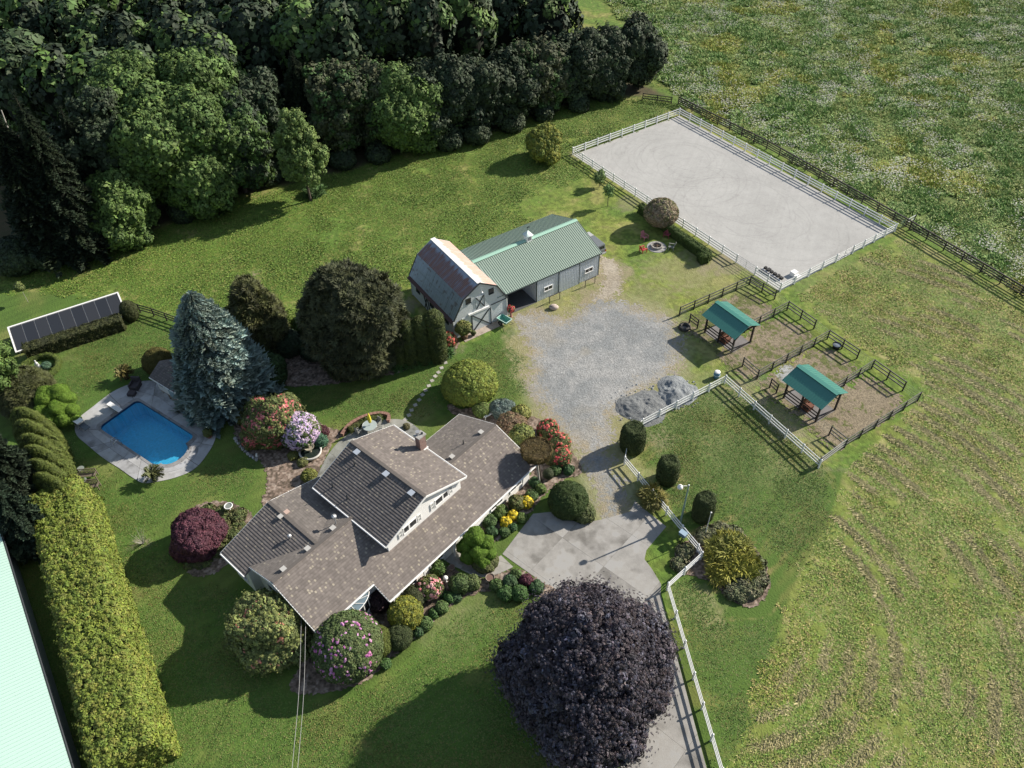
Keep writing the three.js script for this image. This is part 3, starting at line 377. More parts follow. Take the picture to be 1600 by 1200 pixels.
// pool basin and water
{
  const liner = tex(512, 512, (u, v) => { const n = tnoise(u, v, 24, 3), q = tnoise(u, v, 90, 1); const k = 0.75 + 0.45 * n + 0.2 * q; return [0.11 * k, 0.50 * k, 0.68 * k]; }, { repeat: [0.25, 0.25] });
  const m = new THREE.MeshStandardMaterial({ map: liner, roughness: 0.6, side: THREE.DoubleSide });
  const root = thing('swimming_pool', 'blue swimming pool with rounded corners and a curved step bay', 'pool', poolC[0], poolC[1], 0);
  const lp = poolPoly.map(([x, z]) => [x - poolC[0], z - poolC[1]]), P = [], N = []; const depth = (x, z) => { const a = x * pcx[0] + z * pcx[1]; return -1.15 - 0.9 * smooth(2, -3, a) + 0.75 * smooth(4.55, 4.85, a); };
  for (let i = 0; i < lp.length; i++) { const a = lp[i], b = lp[(i + 1) % lp.length]; const d0 = depth(...a), d1 = depth(...b); P.push(a[0], 0.04, a[1], b[0], 0.04, b[1], b[0], d1, b[1], a[0], 0.04, a[1], b[0], d1, b[1], a[0], d0, a[1]); }
  const wg = new THREE.BufferGeometry(); wg.setAttribute('position', new THREE.Float32BufferAttribute(P, 3)); wg.computeVertexNormals(); setUV(wg); part(root, 'basin_wall', wg, m);
  const fg = sheet(lp, 0); const F = fg.attributes.position; for (let i = 0; i < F.count; i++) F.setY(i, depth(F.getX(i), F.getZ(i))); fg.computeVertexNormals(); part(root, 'basin_floor', fg, m);
  const waveTex = tex(512, 512, (u, v) => tnoise(u, v, 10, 3), { srgb: false, repeat: [0.22, 0.22] });
  const wm = new THREE.MeshPhysicalMaterial({ color: RGB(0.62, 0.86, 0.95), roughness: 0.03, transmission: 1, thickness: 0, ior: 1.33, bumpMap: waveTex, bumpScale: 0.12 });
  part(root, 'water', sheet(lp, -0.1), wm);
  const tileBand = []; for (let i = 0; i < lp.length; i++) { const a = lp[i], b = lp[(i + 1) % lp.length], s = 0.996; tileBand.push(...[[a, 0.02], [b, 0.02], [b, -0.2], [a, 0.02], [b, -0.2], [a, -0.2]].flatMap(([p, y]) => [p[0] * s, y, p[1] * s])); }
  const tg = new THREE.BufferGeometry(); tg.setAttribute('position', new THREE.Float32BufferAttribute(tileBand, 3)); tg.computeVertexNormals(); setUV(tg); part(root, 'tile_band', tg, mat([0.02, 0.05, 0.13], 0.3));
}
// back patio
const patioPoly = catmull([[-20.38,-45.06], [-19.27,-48.11], [-18.63,-50.52], [-17.62,-52.51], [-16.22,-53.86], [-14.34,-54.85], [-12.65,-55.24], [-10.74,-54.72], [-9.15,-52.54], [-10.24,-47.94], [-16.12,-45.06]], 4);
paved('back_patio', patioPoly, HYAW, steps(-12, 16, 2.2), steps(-12, 16, 2.2), 0.036, [concrete([0.27, 0.28, 0.26], 0.14), concrete([0.31, 0.315, 0.29], 0.12), concrete([0.25, 0.26, 0.25], 0.15)], { bed: jointMat });


// ---------------------------------------------------------------- buildings
const white = mat([0.80, 0.80, 0.79], 0.55), offWhite = mat([0.66, 0.67, 0.66], 0.65), darkTrim = mat([0.03, 0.035, 0.04], 0.6), glassDark = new THREE.MeshStandardMaterial({ color: RGB(0.02, 0.025, 0.03), roughness: 0.08 }), greyMetal = mat([0.42, 0.43, 0.44], 0.45, { metalness: 0.5 });
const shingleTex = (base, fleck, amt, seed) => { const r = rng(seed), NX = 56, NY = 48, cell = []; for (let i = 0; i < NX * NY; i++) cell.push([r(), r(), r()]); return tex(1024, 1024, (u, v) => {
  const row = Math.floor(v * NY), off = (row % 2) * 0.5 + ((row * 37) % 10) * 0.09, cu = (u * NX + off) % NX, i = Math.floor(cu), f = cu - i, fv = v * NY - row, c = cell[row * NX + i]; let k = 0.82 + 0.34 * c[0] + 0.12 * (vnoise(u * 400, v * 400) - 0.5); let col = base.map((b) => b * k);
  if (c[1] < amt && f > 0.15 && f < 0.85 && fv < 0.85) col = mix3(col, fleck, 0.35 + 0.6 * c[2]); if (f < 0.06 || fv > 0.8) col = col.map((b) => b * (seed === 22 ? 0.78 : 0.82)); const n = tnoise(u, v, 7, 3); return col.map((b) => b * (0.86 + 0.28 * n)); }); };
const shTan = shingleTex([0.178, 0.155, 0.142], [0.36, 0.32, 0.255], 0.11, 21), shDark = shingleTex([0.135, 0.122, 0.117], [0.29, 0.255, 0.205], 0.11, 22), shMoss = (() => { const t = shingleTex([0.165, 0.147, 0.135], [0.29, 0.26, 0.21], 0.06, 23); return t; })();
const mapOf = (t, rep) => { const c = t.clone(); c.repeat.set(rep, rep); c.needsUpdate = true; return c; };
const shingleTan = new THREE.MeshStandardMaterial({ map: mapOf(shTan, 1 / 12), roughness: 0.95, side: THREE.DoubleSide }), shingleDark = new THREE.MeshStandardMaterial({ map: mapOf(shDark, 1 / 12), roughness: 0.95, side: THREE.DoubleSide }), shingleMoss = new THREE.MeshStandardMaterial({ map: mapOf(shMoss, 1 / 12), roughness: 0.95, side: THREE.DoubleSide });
// a roof plane in overlapping courses. poly: [s, t] with t measured down the slope from the top edge; place(s, t, lift) gives the point
function courses(poly, place, step = 0.25, butt = 0.04) {
  const P = [], U = []; let tmax = -1e9, tmin = 1e9; for (const [, t] of poly) { tmax = Math.max(tmax, t); tmin = Math.min(tmin, t); }
  const push = (s, t, l) => { const p = place(s, t, l); P.push(p.x, p.y, p.z); U.push(s, t); };
  for (let t0 = Math.floor(tmin / step) * step; t0 < tmax; t0 += step) {
    const t1 = t0 + step; let q = clipHalf(poly, 0, 1, t1); q = clipHalf(q, 0, -1, -t0); if (q.length < 3 || area(q) < 1e-4) continue;
    const lift = (t) => 0.004 + butt * (t - t0) / step, tri = THREE.ShapeUtils.triangulateShape(q.map(([a, b]) => new THREE.Vector2(a, b)), []);
    for (const f of tri) for (const i of f) push(q[i][0], q[i][1], lift(q[i][1]));
    for (let i = 0; i < q.length; i++) { const a = q[i], b = q[(i + 1) % q.length]; push(a[0], a[1], lift(a[1])); push(b[0], b[1], lift(b[1])); push(b[0], b[1], -0.06); push(a[0], a[1], lift(a[1])); push(b[0], b[1], -0.06); push(a[0], a[1], -0.06); }
  }
  const g = new THREE.BufferGeometry(); g.setAttribute('position', new THREE.Float32BufferAttribute(P, 3)); g.setAttribute('uv', new THREE.Float32BufferAttribute(U, 2)); g.computeVertexNormals(); return g;
}
// plane h = h0 - k * (b - b0) along local z ("b"), or along local x ("a")
const planeB = (h0, b0, k, sgn) => { const L = Math.hypot(1, k), cy = 1 / L, sz = k / L; return { place: (s, t, l) => V3(s, h0 - t * sz + l * cy, b0 + sgn * (t * cy + l * sz)), st: (a, b) => [a, sgn * (b - b0) * L] }; };
const planeA = (h0, a0, k, sgn) => { const L = Math.hypot(1, k), cy = 1 / L, sz = k / L; return { place: (s, t, l) => V3(a0 + sgn * (t * cy + l * sz), h0 - t * sz + l * cy, s), st: (a, b) => [b, sgn * (a - a0) * L] }; };
function roofPlane(parent, name, pl, pts, m) { return part(parent, name, courses(pts.map(([a, b]) => pl.st(a, b)), pl.place), m); }
function prism(profile, a0, a1, alongZ) { // profile: [across, height]; extruded from a0 to a1
  const s = new THREE.Shape(profile.map(([b, h]) => new THREE.Vector2(b, h))), g = new THREE.ExtrudeGeometry(s, { depth: a1 - a0, bevelEnabled: false }); if (alongZ) g.translate(0, 0, a0); else { g.rotateY(Math.PI / 2); g.scale(1, 1, 1); const P = g.attributes.position; for (let i = 0; i < P.count; i++) P.setZ(i, -P.getZ(i)); if (g.index) g.index.array.reverse(); g.translate(a0, 0, 0); const q = g.toNonIndexed(); const A = q.attributes.position.array; for (let i = 0; i < A.length; i += 9) for (let k = 0; k < 3; k++) { const t = A[i + 3 + k]; A[i + 3 + k] = A[i + 6 + k]; A[i + 6 + k] = t; } q.computeVertexNormals(); return q; } return g;
}
const sidingMat = (() => { const t = tex(64, 256, (u, v) => { const f = (v * 8) % 1; return f < 0.12 ? 0.15 : 0.3 + 0.7 * f; }, { srgb: false, repeat: [1, 0.62] }); const m = mat([0.84, 0.84, 0.83], 0.55); m.bumpMap = t; m.bumpScale = 0.012; return m; })();
const rib = new THREE.BoxGeometry(1, 1, 1);
function vent(parent, x, y, z, m, turn = 0, s = 1) { s *= 0.85; const o = part(parent, 'roof_vent', merge([boxG(0.5, 0.16, 0.5, 0, 0.2, 0), boxG(0.36, 0.3, 0.36, 0, 0.05, 0), boxG(0.62, 0.03, 0.62, 0, 0.3, 0)]), m); o.position.set(x, y, z); o.rotation.y = turn; o.scale.setScalar(s); return o; }
function stack(parent, x, y, z, h, m, cap = 0) { const l = [new THREE.CylinderGeometry(0.05, 0.055, h, 8).translate(0, h / 2, 0), new THREE.CylinderGeometry(0.1, 0.16, 0.08, 8)]; if (cap) l.push(new THREE.CylinderGeometry(cap, cap, 0.22, 10).translate(0, h + 0.05, 0), new THREE.ConeGeometry(cap * 1.1, 0.14, 10).translate(0, h + 0.23, 0)); const o = part(parent, 'vent_pipe', merge(l), m); o.position.set(x, y, z); return o; }
function windowAt(parent, x, y, z, w, h, { ry = 0, panes = 1, frame = white, depth = 0.09 } = {}) {
  const g = new THREE.Group(); g.name = 'window'; g.position.set(x, y, z); g.rotation.y = ry; parent.add(g); const t = 0.07;
  part(g, 'frame', merge([boxG(w + 2 * t, t, depth, 0, h / 2 + t / 2, 0), boxG(w + 2 * t, t * 1.2, depth + 0.04, 0, -h / 2 - t * 0.6, 0.02), boxG(t, h, depth, -w / 2 - t / 2, 0, 0), boxG(t, h, depth, w / 2 + t / 2, 0, 0), ...Array.from({ length: panes - 1 }, (_, i) => boxG(t * 0.9, h, depth * 0.9, -w / 2 + w * (i + 1) / panes, 0, 0))]), frame);
  for (let i = 0; i < panes; i++) box(g, 'pane', glassDark, w / panes - 0.05, h, 0.02, -w / 2 + w * (i + 0.5) / panes, 0, -0.005);
  return g;
}
// ---- the house
{
  const H = thing('house', 'white two storey house with brown shingle roofs among the garden beds', 'house', -6.198, -45.021, HYAW);
  const s = 0.405, hr = 4.512, hR = 5.251, d = 1.823;
  const fp = planeB(hr, 0, s, 1), bp = planeB(hr, 0, s, -1), lbp = planeB(hR, -d, s, -1);
  roofPlane(H, 'roof', planeB(hR, -d, s, 1), [[6.716, 5.043], [-11.97, 5.043], [-11.97, 3.243], [-17.78, 3.243], [-17.78, -d], [-8.9, -d], [-8.9, 0], [6.716, 0]], shingleTan);
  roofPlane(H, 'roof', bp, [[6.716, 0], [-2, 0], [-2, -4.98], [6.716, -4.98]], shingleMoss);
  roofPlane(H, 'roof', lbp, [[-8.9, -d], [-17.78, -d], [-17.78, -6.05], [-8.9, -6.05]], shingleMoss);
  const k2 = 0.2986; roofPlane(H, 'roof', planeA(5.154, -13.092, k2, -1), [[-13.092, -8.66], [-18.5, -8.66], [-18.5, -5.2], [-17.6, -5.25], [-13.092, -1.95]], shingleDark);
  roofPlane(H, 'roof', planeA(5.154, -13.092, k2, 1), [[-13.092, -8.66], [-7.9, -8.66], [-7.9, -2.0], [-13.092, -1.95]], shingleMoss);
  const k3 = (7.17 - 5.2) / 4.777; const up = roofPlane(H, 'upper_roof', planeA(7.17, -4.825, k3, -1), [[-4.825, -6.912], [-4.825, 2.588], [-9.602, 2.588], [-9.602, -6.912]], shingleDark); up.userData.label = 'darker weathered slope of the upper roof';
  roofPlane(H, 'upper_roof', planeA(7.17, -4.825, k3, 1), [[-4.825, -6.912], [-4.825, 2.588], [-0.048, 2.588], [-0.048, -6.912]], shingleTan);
  // walls
  part(H, 'wall', prism([[-4.55, 0], [4.55, 0], [4.55, 2.60], [0, 4.44], [-4.55, 2.60]], -11.6, 6.3), sidingMat);
  part(H, 'wall', prism([[-5.9, 0], [2.82, 0], [2.82, 3.30], [-d, 5.18], [-5.9, 3.52]], -17.35, -11.6), sidingMat);
  part(H, 'wall', prism([[-18.1, 0], [-8.3, 0], [-8.3, 3.65], [-13.092, 5.08], [-18.1, 3.6]], -8.25, -5.5, true), sidingMat);
  part(H, 'upper_wall', prism([[-9.2, 2.6], [-0.45, 2.6], [-0.45, 5.29], [-4.825, 7.09], [-9.2, 5.29]], -6.5, 2.2, true), sidingMat);
  // fascia, rakes and ridge caps
  const fas = (x0, z0, x1, z1, y0, y1, nm = 'fascia', m = white, w = 0.05, h = 0.2) => beam(H, nm, m, V3(x0, y0, z0), V3(x1, y1, z1), w, h);
  fas(6.74, 5.07, -11.97, 5.07, 2.36, 2.36); fas(-11.97, 3.27, -17.8, 3.27, 3.09, 3.09); fas(6.74, -5.0, -0.3, -5.0, 2.4, 2.4); fas(-18.53, -8.66, -18.53, -5.2, 3.43, 3.43);
  fas(-9.63, -6.95, -9.63, 2.62, 5.1, 5.1); fas(-0.02, -6.95, -0.02, 2.62, 5.1, 5.1);
  for (const z of [2.615, -6.94]) { fas(-4.825, z, -9.63, z, 7.07, 5.09, 'rake_board'); fas(-4.825, z, -0.02, z, 7.07, 5.09, 'rake_board'); }
  fas(6.745, 0, 6.745, 5.05, 4.41, 2.37, 'rake_board'); fas(6.745, 0, 6.745, -5.0, 4.41, 2.39, 'rake_board'); fas(-17.81, -d, -17.81, 3.25, 5.15, 3.1, 'rake_board'); fas(-17.81, -d, -17.81, -5.6, 5.15, 3.62, 'rake_board'); fas(-11.98, 3.27, -11.98, 5.07, 3.09, 2.36, 'rake_board'); fas(-13.09, -8.69, -18.5, -8.69, 5.05, 3.44, 'rake_board'); fas(-13.09, -8.69, -7.9, -8.69, 5.05, 3.5, 'rake_board');
  // gutters along the eaves
  const gut = (x0, z0, x1, z1, y) => part(H, 'gutter', bar(V3(x0, y, z0), V3(x1, y, z1), 0.065, 8), white); gut(6.74, 5.13, -11.97, 5.13, 2.42); gut(-11.97, 3.33, -17.8, 3.33, 3.15); gut(-9.69, -6.9, -9.69, 2.6, 5.16); gut(0.05, -6.9, 0.05, 2.6, 5.16); gut(-18.59, -8.6, -18.59, -5.2, 3.5);
  const ridgeMat = mat([0.13, 0.115, 0.105], 0.95); const ridge = (a, b) => { const L = a.distanceTo(b), n = Math.round(L / 0.3), l = []; for (let i = 0; i < n; i++) { const g = new THREE.BoxGeometry(0.29, 0.035, 0.3); g.rotateZ(0.09); const dd = b.clone().sub(a).normalize(); g.rotateY(Math.atan2(-dd.z, dd.x)); const p = a.clone().lerp(b, (i + 0.5) / n); g.translate(p.x, p.y + 0.045, p.z); l.push(g); } part(H, 'ridge_cap', merge(l), ridgeMat); };
  ridge(V3(-17.75, hR, -d), V3(-9.5, hR, -d)); ridge(V3(-0.1, hr, 0), V3(6.7, hr, 0)); ridge(V3(-4.825, 7.17, -6.9), V3(-4.825, 7.17, 2.58)); ridge(V3(-13.092, 5.154, -8.64), V3(-13.092, 5.154, -2.1));
  // upper gable windows and shutters
  const shut = mat([0.40, 0.41, 0.40], 0.7);
  for (const [x0, x1] of [[-7.36, -6.83], [-6.68, -5.95], [-3.57, -2.78], [-2.64, -2.1]]) windowAt(H, (x0 + x1) / 2, 4.62, 2.24, x1 - x0, 0.72);
  for (const x of [-7.78, -5.55, -4.0, -1.7]) { const g = new THREE.Group(); g.name = 'shutter'; g.position.set(x, 4.6, 2.25); H.add(g); part(g, 'shutter_frame', merge([boxG(0.06, 0.9, 0.06, -0.17, 0, 0), boxG(0.06, 0.9, 0.06, 0.17, 0, 0), boxG(0.34, 0.06, 0.06, 0, 0.42, 0), boxG(0.34, 0.06, 0.06, 0, -0.42, 0), boxG(0.34, 0.05, 0.06, 0, 0, 0)]), white); part(g, 'shutter_panel', boxG(0.3, 0.84, 0.03, 0, 0, -0.005), shut); }
  // front and side windows under the eaves, door, bay window of the sitting room
  for (const x of [-9.5, -6.2, 1.6, 4.3]) windowAt(H, x, 1.5, 4.59, 1.5, 1.1, { panes: 2 });
  const door = new THREE.Group(); door.name = 'door'; door.position.set(-2.2, 1.05, 4.58); H.add(door); part(door, 'door_leaf', boxG(0.95, 2.1, 0.06, 0, 0, 0), mat([0.25, 0.06, 0.05], 0.5)); part(door, 'door_frame', merge([boxG(0.1, 2.2, 0.1, -0.53, 0, 0), boxG(0.1, 2.2, 0.1, 0.53, 0, 0), boxG(1.16, 0.1, 0.1, 0, 1.1, 0)]), white); part(door, 'handle', new THREE.SphereGeometry(0.04, 8, 6).translate(0.38, 0, 0.06), greyMetal);
  { const bay = new THREE.Group(); bay.name = 'bay_window'; bay.position.set(-14.4, 0, 2.8); H.add(bay); const R = 1.35, n = 6, fr = [], sl = []; for (let i = 0; i <= n; i++) { const t = Math.PI * (0.08 + 0.84 * i / n), x = -Math.cos(t) * 1.9, z = Math.sin(t) * R * 0.72; fr.push(boxG(0.08, 1.6, 0.08, x, 1.75, z)); if (i < n) { const t2 = Math.PI * (0.08 + 0.84 * (i + 1) / n), x2 = -Math.cos(t2) * 1.9, z2 = Math.sin(t2) * R * 0.72, cx = (x + x2) / 2, cz = (z + z2) / 2, ry = Math.atan2(-(z2 - z), x2 - x), L = Math.hypot(x2 - x, z2 - z); const p = box(bay, 'pane', glassDark, L, 1.5, 0.03, cx, 1.75, cz, ry); fr.push(boxG(L, 0.1, 0.1, cx, 2.55, cz, ry), boxG(L, 0.1, 0.1, cx, 0.95, cz, ry)); sl.push(boxG(L, 0.9, 0.1, cx, 0.45, cz, ry)); } } part(bay, 'frame', merge(fr), white); part(bay, 'apron', merge(sl), sidingMat); const rf = new THREE.CylinderGeometry(2.0, 2.05, 0.08, 20, 1, false, -Math.PI / 2, Math.PI); rf.scale(1, 1, 0.55); rf.translate(0, 2.68, 0); part(bay, 'bay_roof', rf, new THREE.MeshStandardMaterial({ color: RGB(0.16, 0.22, 0.26), roughness: 0.12 })); for (let i = 0; i <= 6; i++) { const t = Math.PI * (0.06 + 0.88 * i / 6); part(bay, 'mullion', bar(V3(0, 2.74, 0), V3(-Math.cos(t) * 2.0, 2.74, Math.sin(t) * 1.12), 0.035, 4), white); } part(bay, 'mullion', new THREE.TorusGeometry(2.02, 0.05, 5, 24, Math.PI).rotateX(Math.PI / 2).scale(1, 1, 0.55).translate(0, 2.73, 0), white); }
  for (const [x, z] of [[-17.38, 0], [-17.38, -3.5]]) windowAt(H, x, 1.6, z, 1.4, 1.1, { ry: -Math.PI / 2, panes: 2 });
  windowAt(H, -18.13, 1.6, -7, 1.3, 1.1, { ry: -Math.PI / 2, panes: 2 }); windowAt(H, 6.33, 1.5, 1.5, 1.4, 1.1, { ry: Math.PI / 2, panes: 2 });
  for (const x of [-11.5, -8, -4.4]) part(H, 'porch_post', boxG(0.14, 2.4, 0.14, x, 1.2, 4.95), white);
  // chimney
  const brickTex = tex(256, 256, (u, v) => { const row = Math.floor(v * 16), f = v * 16 - row, cu = (u * 8 + (row % 2) * 0.5) % 8, g = cu - Math.floor(cu); if (f < 0.14 || g < 0.08) return [0.30, 0.28, 0.26]; const k = 0.7 + 0.6 * vnoise(Math.floor(cu) * 3.3 + 5, row * 2.7); return [0.20 * k, 0.115 * k, 0.095 * k]; }, { repeat: [0.6, 0.6] });
  const ch = new THREE.Group(); ch.name = 'chimney'; ch.position.set(-0.3, 5.2, -2.75); H.add(ch);
  { const g = new THREE.BoxGeometry(0.75, 1.9, 0.6); const P = g.attributes.position, U = g.attributes.uv, N = g.attributes.normal; for (let i = 0; i < P.count; i++) U.setXY(i, Math.abs(N.getX(i)) > 0.5 ? P.getZ(i) : P.getX(i), P.getY(i)); g.translate(0, 0.9, 0); part(ch, 'shaft', g, new THREE.MeshStandardMaterial({ map: brickTex, roughness: 0.9 })); part(ch, 'cap', boxG(0.92, 0.12, 0.76, 0, 1.9, 0), concrete([0.38, 0.38, 0.37], 0.6)); part(ch, 'flue', merge([new THREE.CylinderGeometry(0.13, 0.13, 0.35, 10).translate(-0.12, 2.1, -0.1), new THREE.CylinderGeometry(0.2, 0.2, 0.14, 10).translate(-0.12, 2.32, -0.1)]), greyMetal); part(ch, 'flue', merge([new THREE.CylinderGeometry(0.1, 0.1, 0.2, 10).translate(0.2, 2.02, 0.1)]), darkTrim); part(ch, 'flashing', boxG(0.95, 0.05, 0.85, 0, 0.12, 0), white); }
  const ventGrey = mat([0.32, 0.36, 0.42], 0.5), ventPale = mat([0.44, 0.43, 0.41], 0.6);
  for (const b of [-5.53, -1.74, 1.41]) vent(H, -5.33, 6.96, b, ventGrey);
  vent(H, 5.13, 4.34, -0.42, ventPale, 0, 0.85); vent(H, 1.2, 4.34, -0.42, ventPale, 0, 0.85);
  vent(H, -11.27, 5.1, -2.18, ventPale, 0, 0.85); vent(H, -13.93, 5.1, -2.2, ventPale, 0, 0.85); vent(H, -16.42, 5.1, -2.15, ventPale, 0, 0.85); vent(H, -13.4, 5.05, -6.56, ventPale, 0, 0.8); vent(H, -12.74, 5.0, -6.57, mat([0.5, 0.36, 0.3], 0.7), 0, 0.8);
  for (const [a, b, y] of [[-6.2, -4.93, 6.6], [-8.61, -5.27, 5.61], [-8.6, -3.31, 5.61], [3.15, -0.85, 4.17]]) stack(H, a, y, b, 0.6, darkTrim);
  stack(H, -10.72, 4.95, -2.49, 1.0, greyMetal, 0.2); stack(H, -14.13, 4.8, -4.37, 0.35, greyMetal, 0.16);
}
// ---- barn with the long metal shed
const BARN = { x: -6.993, z: -75.055, yaw: 0.57 };
{
  const B = thing('barn', 'white gambrel barn with rusty metal roof beside the long green roofed shed', 'barn', BARN.x, BARN.z, BARN.yaw);
  const b0 = -3.654, b1 = 6.878, hrB = 6.729, wk = 2.249, hk = 5.359, we = 3.66, he = 2.856;
  const wallMat = bumped(mat([0.60, 0.635, 0.65], 0.7), 1, 0.006); { const t = tex(64, 128, (u, v) => { const f = (v * 4) % 1; return f < 0.1 ? 0.1 : 0.35 + 0.65 * f; }, { srgb: false, repeat: [1, 1.2] }); wallMat.bumpMap = t; wallMat.bumpScale = 0.015; }
  part(B, 'wall', prism([[-3.6, 0], [3.6, 0], [3.6, 2.9], [2.2, 5.28], [0, 6.62], [-2.2, 5.28], [-3.6, 2.9]], b0 + 0.2, 6.65, true), wallMat);
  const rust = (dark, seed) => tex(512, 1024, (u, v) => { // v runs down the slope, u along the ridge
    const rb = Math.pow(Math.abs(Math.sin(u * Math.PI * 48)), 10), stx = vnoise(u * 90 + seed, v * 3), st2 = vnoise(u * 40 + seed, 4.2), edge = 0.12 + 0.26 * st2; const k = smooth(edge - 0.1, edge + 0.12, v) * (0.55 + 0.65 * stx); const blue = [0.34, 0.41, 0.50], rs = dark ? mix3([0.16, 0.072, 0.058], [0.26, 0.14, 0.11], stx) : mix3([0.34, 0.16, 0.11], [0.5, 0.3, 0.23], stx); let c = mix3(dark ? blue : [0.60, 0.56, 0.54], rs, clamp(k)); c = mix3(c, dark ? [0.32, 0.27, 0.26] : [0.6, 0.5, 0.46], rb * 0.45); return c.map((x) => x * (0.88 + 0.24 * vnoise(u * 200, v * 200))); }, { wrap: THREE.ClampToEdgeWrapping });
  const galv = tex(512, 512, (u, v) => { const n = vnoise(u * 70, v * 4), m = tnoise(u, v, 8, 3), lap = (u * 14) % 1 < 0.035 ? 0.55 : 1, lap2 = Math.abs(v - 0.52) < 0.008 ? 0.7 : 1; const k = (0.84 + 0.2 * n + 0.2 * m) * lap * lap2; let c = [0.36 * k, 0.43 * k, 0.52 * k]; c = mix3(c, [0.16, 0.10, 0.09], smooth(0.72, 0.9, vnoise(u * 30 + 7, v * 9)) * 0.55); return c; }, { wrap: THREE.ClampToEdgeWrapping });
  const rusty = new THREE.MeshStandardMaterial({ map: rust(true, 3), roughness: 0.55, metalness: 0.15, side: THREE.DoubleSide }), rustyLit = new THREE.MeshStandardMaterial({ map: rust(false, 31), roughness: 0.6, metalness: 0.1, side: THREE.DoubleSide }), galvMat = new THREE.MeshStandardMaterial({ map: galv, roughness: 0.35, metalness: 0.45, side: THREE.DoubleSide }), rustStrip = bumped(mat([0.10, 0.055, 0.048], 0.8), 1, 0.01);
  // corrugated sheet between two sloping lines (along z from z0 to z1)
  const corr = (xa, ya, xb, yb, z0, z1, pitch = 0.22, amp = 0.018) => { const n = Math.round((z1 - z0) / pitch) * 2, P = [], U = [], I = []; const dx = xb - xa, dy = yb - ya, L = Math.hypot(dx, dy), nx = -dy / L, ny = dx / L, sg = ny < 0 ? -1 : 1; for (let i = 0; i <= n; i++) for (let j = 0; j < 2; j++) { const o = (i % 2 ? amp : -amp) * sg; P.push(mix(xa, xb, j) + nx * o, mix(ya, yb, j) + ny * o, mix(z0, z1, i / n)); U.push(i / n, j); } for (let i = 0; i < n; i++) I.push(2 * i, 2 * i + 1, 2 * i + 2, 2 * i + 1, 2 * i + 3, 2 * i + 2); const g = new THREE.BufferGeometry(); g.setAttribute('position', new THREE.Float32BufferAttribute(P, 3)); g.setAttribute('uv', new THREE.Float32BufferAttribute(U, 2)); g.setIndex(I); const q = g.toNonIndexed(); q.computeVertexNormals(); return q; };
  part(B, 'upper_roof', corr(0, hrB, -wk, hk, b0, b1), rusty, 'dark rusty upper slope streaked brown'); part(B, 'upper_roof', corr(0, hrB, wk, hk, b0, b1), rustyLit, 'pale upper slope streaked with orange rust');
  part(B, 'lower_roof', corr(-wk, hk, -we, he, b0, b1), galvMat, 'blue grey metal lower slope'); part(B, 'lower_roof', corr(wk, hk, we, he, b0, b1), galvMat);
  part(B, 'eave_strip', corr(-we, he + 0.02, -we - 0.38, he - 0.22, b0, b1), rustStrip, 'rusty brown strip along the eave'); part(B, 'ridge_cap', merge([boxG(0.34, 0.02, b1 - b0 + 0.04, -0.13, hrB + 0.0, (b0 + b1) / 2), boxG(0.34, 0.03, b1 - b0 + 0.04, 0.13, hrB + 0.005, (b0 + b1) / 2)]), white);
  for (const z of [b1 + 0.02, b0 - 0.02]) for (const sg of [-1, 1]) { beam(B, 'rake_board', z > 0 ? darkTrim : offWhite, V3(0, hrB - 0.08, z), V3(sg * wk, hk - 0.08, z), 0.05, 0.16); beam(B, 'rake_board', darkTrim, V3(sg * wk, hk - 0.08, z), V3(sg * we, he - 0.05, z), 0.05, 0.16); }
  const X = (nm, a, b, z, w = 0.12) => beam(B, nm, darkTrim, V3(a[0], a[1], z), V3(b[0], b[1], z), 0.04, w);
  const wz = 6.66; windowAt(B, -1.49, 4.66, wz, 0.55, 0.62, { frame: darkTrim }); windowAt(B, 1.56, 4.68, wz, 0.55, 0.62, { frame: darkTrim });
  const loft = part(B, 'loft_door', boxG(1.1, 1.75, 0.06, 0.02, 3.87, wz + 0.02), wallMat); X('brace', [-0.5, 4.68], [0.54, 3.05], wz + 0.075); X('brace', [0.5, 4.66], [-0.5, 3.06], wz + 0.085); X('loft_trim', [0.56, 4.66], [0.58, 3.0], wz + 0.07, 0.06);
  part(B, 'sliding_door', boxG(2.5, 2.5, 0.08, 0.05, 1.27, wz + 0.05), wallMat); X('brace', [-1.12, 2.4], [1.25, 0.06], wz + 0.12); X('brace', [1.2, 2.46], [-1.15, 0.06], wz + 0.13); X('door_trim', [-1.22, 2.5], [-1.22, 0.02], wz + 0.11, 0.09); X('door_trim', [1.32, 2.5], [1.32, 0.02], wz + 0.11, 0.09);
  part(B, 'door_track', boxG(2.75, 0.22, 0.16, -0.25, 2.7, wz + 0.08), white); X('wall_trim', [1.4, 2.72], [3.6, 2.76], wz + 0.03, 0.1); part(B, 'wall_panel', boxG(1.1, 2.5, 0.05, -1.95, 1.27, wz + 0.02), wallMat);
  part(B, 'barn_light', merge([new THREE.CylinderGeometry(0.03, 0.03, 0.4, 6).rotateX(1.2).translate(0.12, 5.62, wz + 0.2), new THREE.ConeGeometry(0.14, 0.16, 10).translate(0.12, 5.5, wz + 0.42)]), white);
  // left side: three windows and a pair of cross braces on the side door
  for (const z of [-1.74, 1.62, 5.04]) windowAt(B, -3.62, 1.75, z, 0.75, 0.55, { ry: -Math.PI / 2, frame: darkTrim }); for (const [p, q] of [[[-0.38, 2.3], [0.5, 0.1]], [[0.6, 2.3], [-0.3, 0.1]], [[0.62, 2.3], [0.95, 0.1]]]) beam(B, 'brace', darkTrim, V3(-3.65, p[1], p[0]), V3(-3.65, q[1], q[0]), 0.1, 0.05);
  for (const [x, z] of [[-3.62, 6.67], [3.62, 6.67], [-3.62, b0 + 0.2]]) part(B, 'corner_board', boxG(0.12, 2.9, 0.12, x, 1.45, z), offWhite);

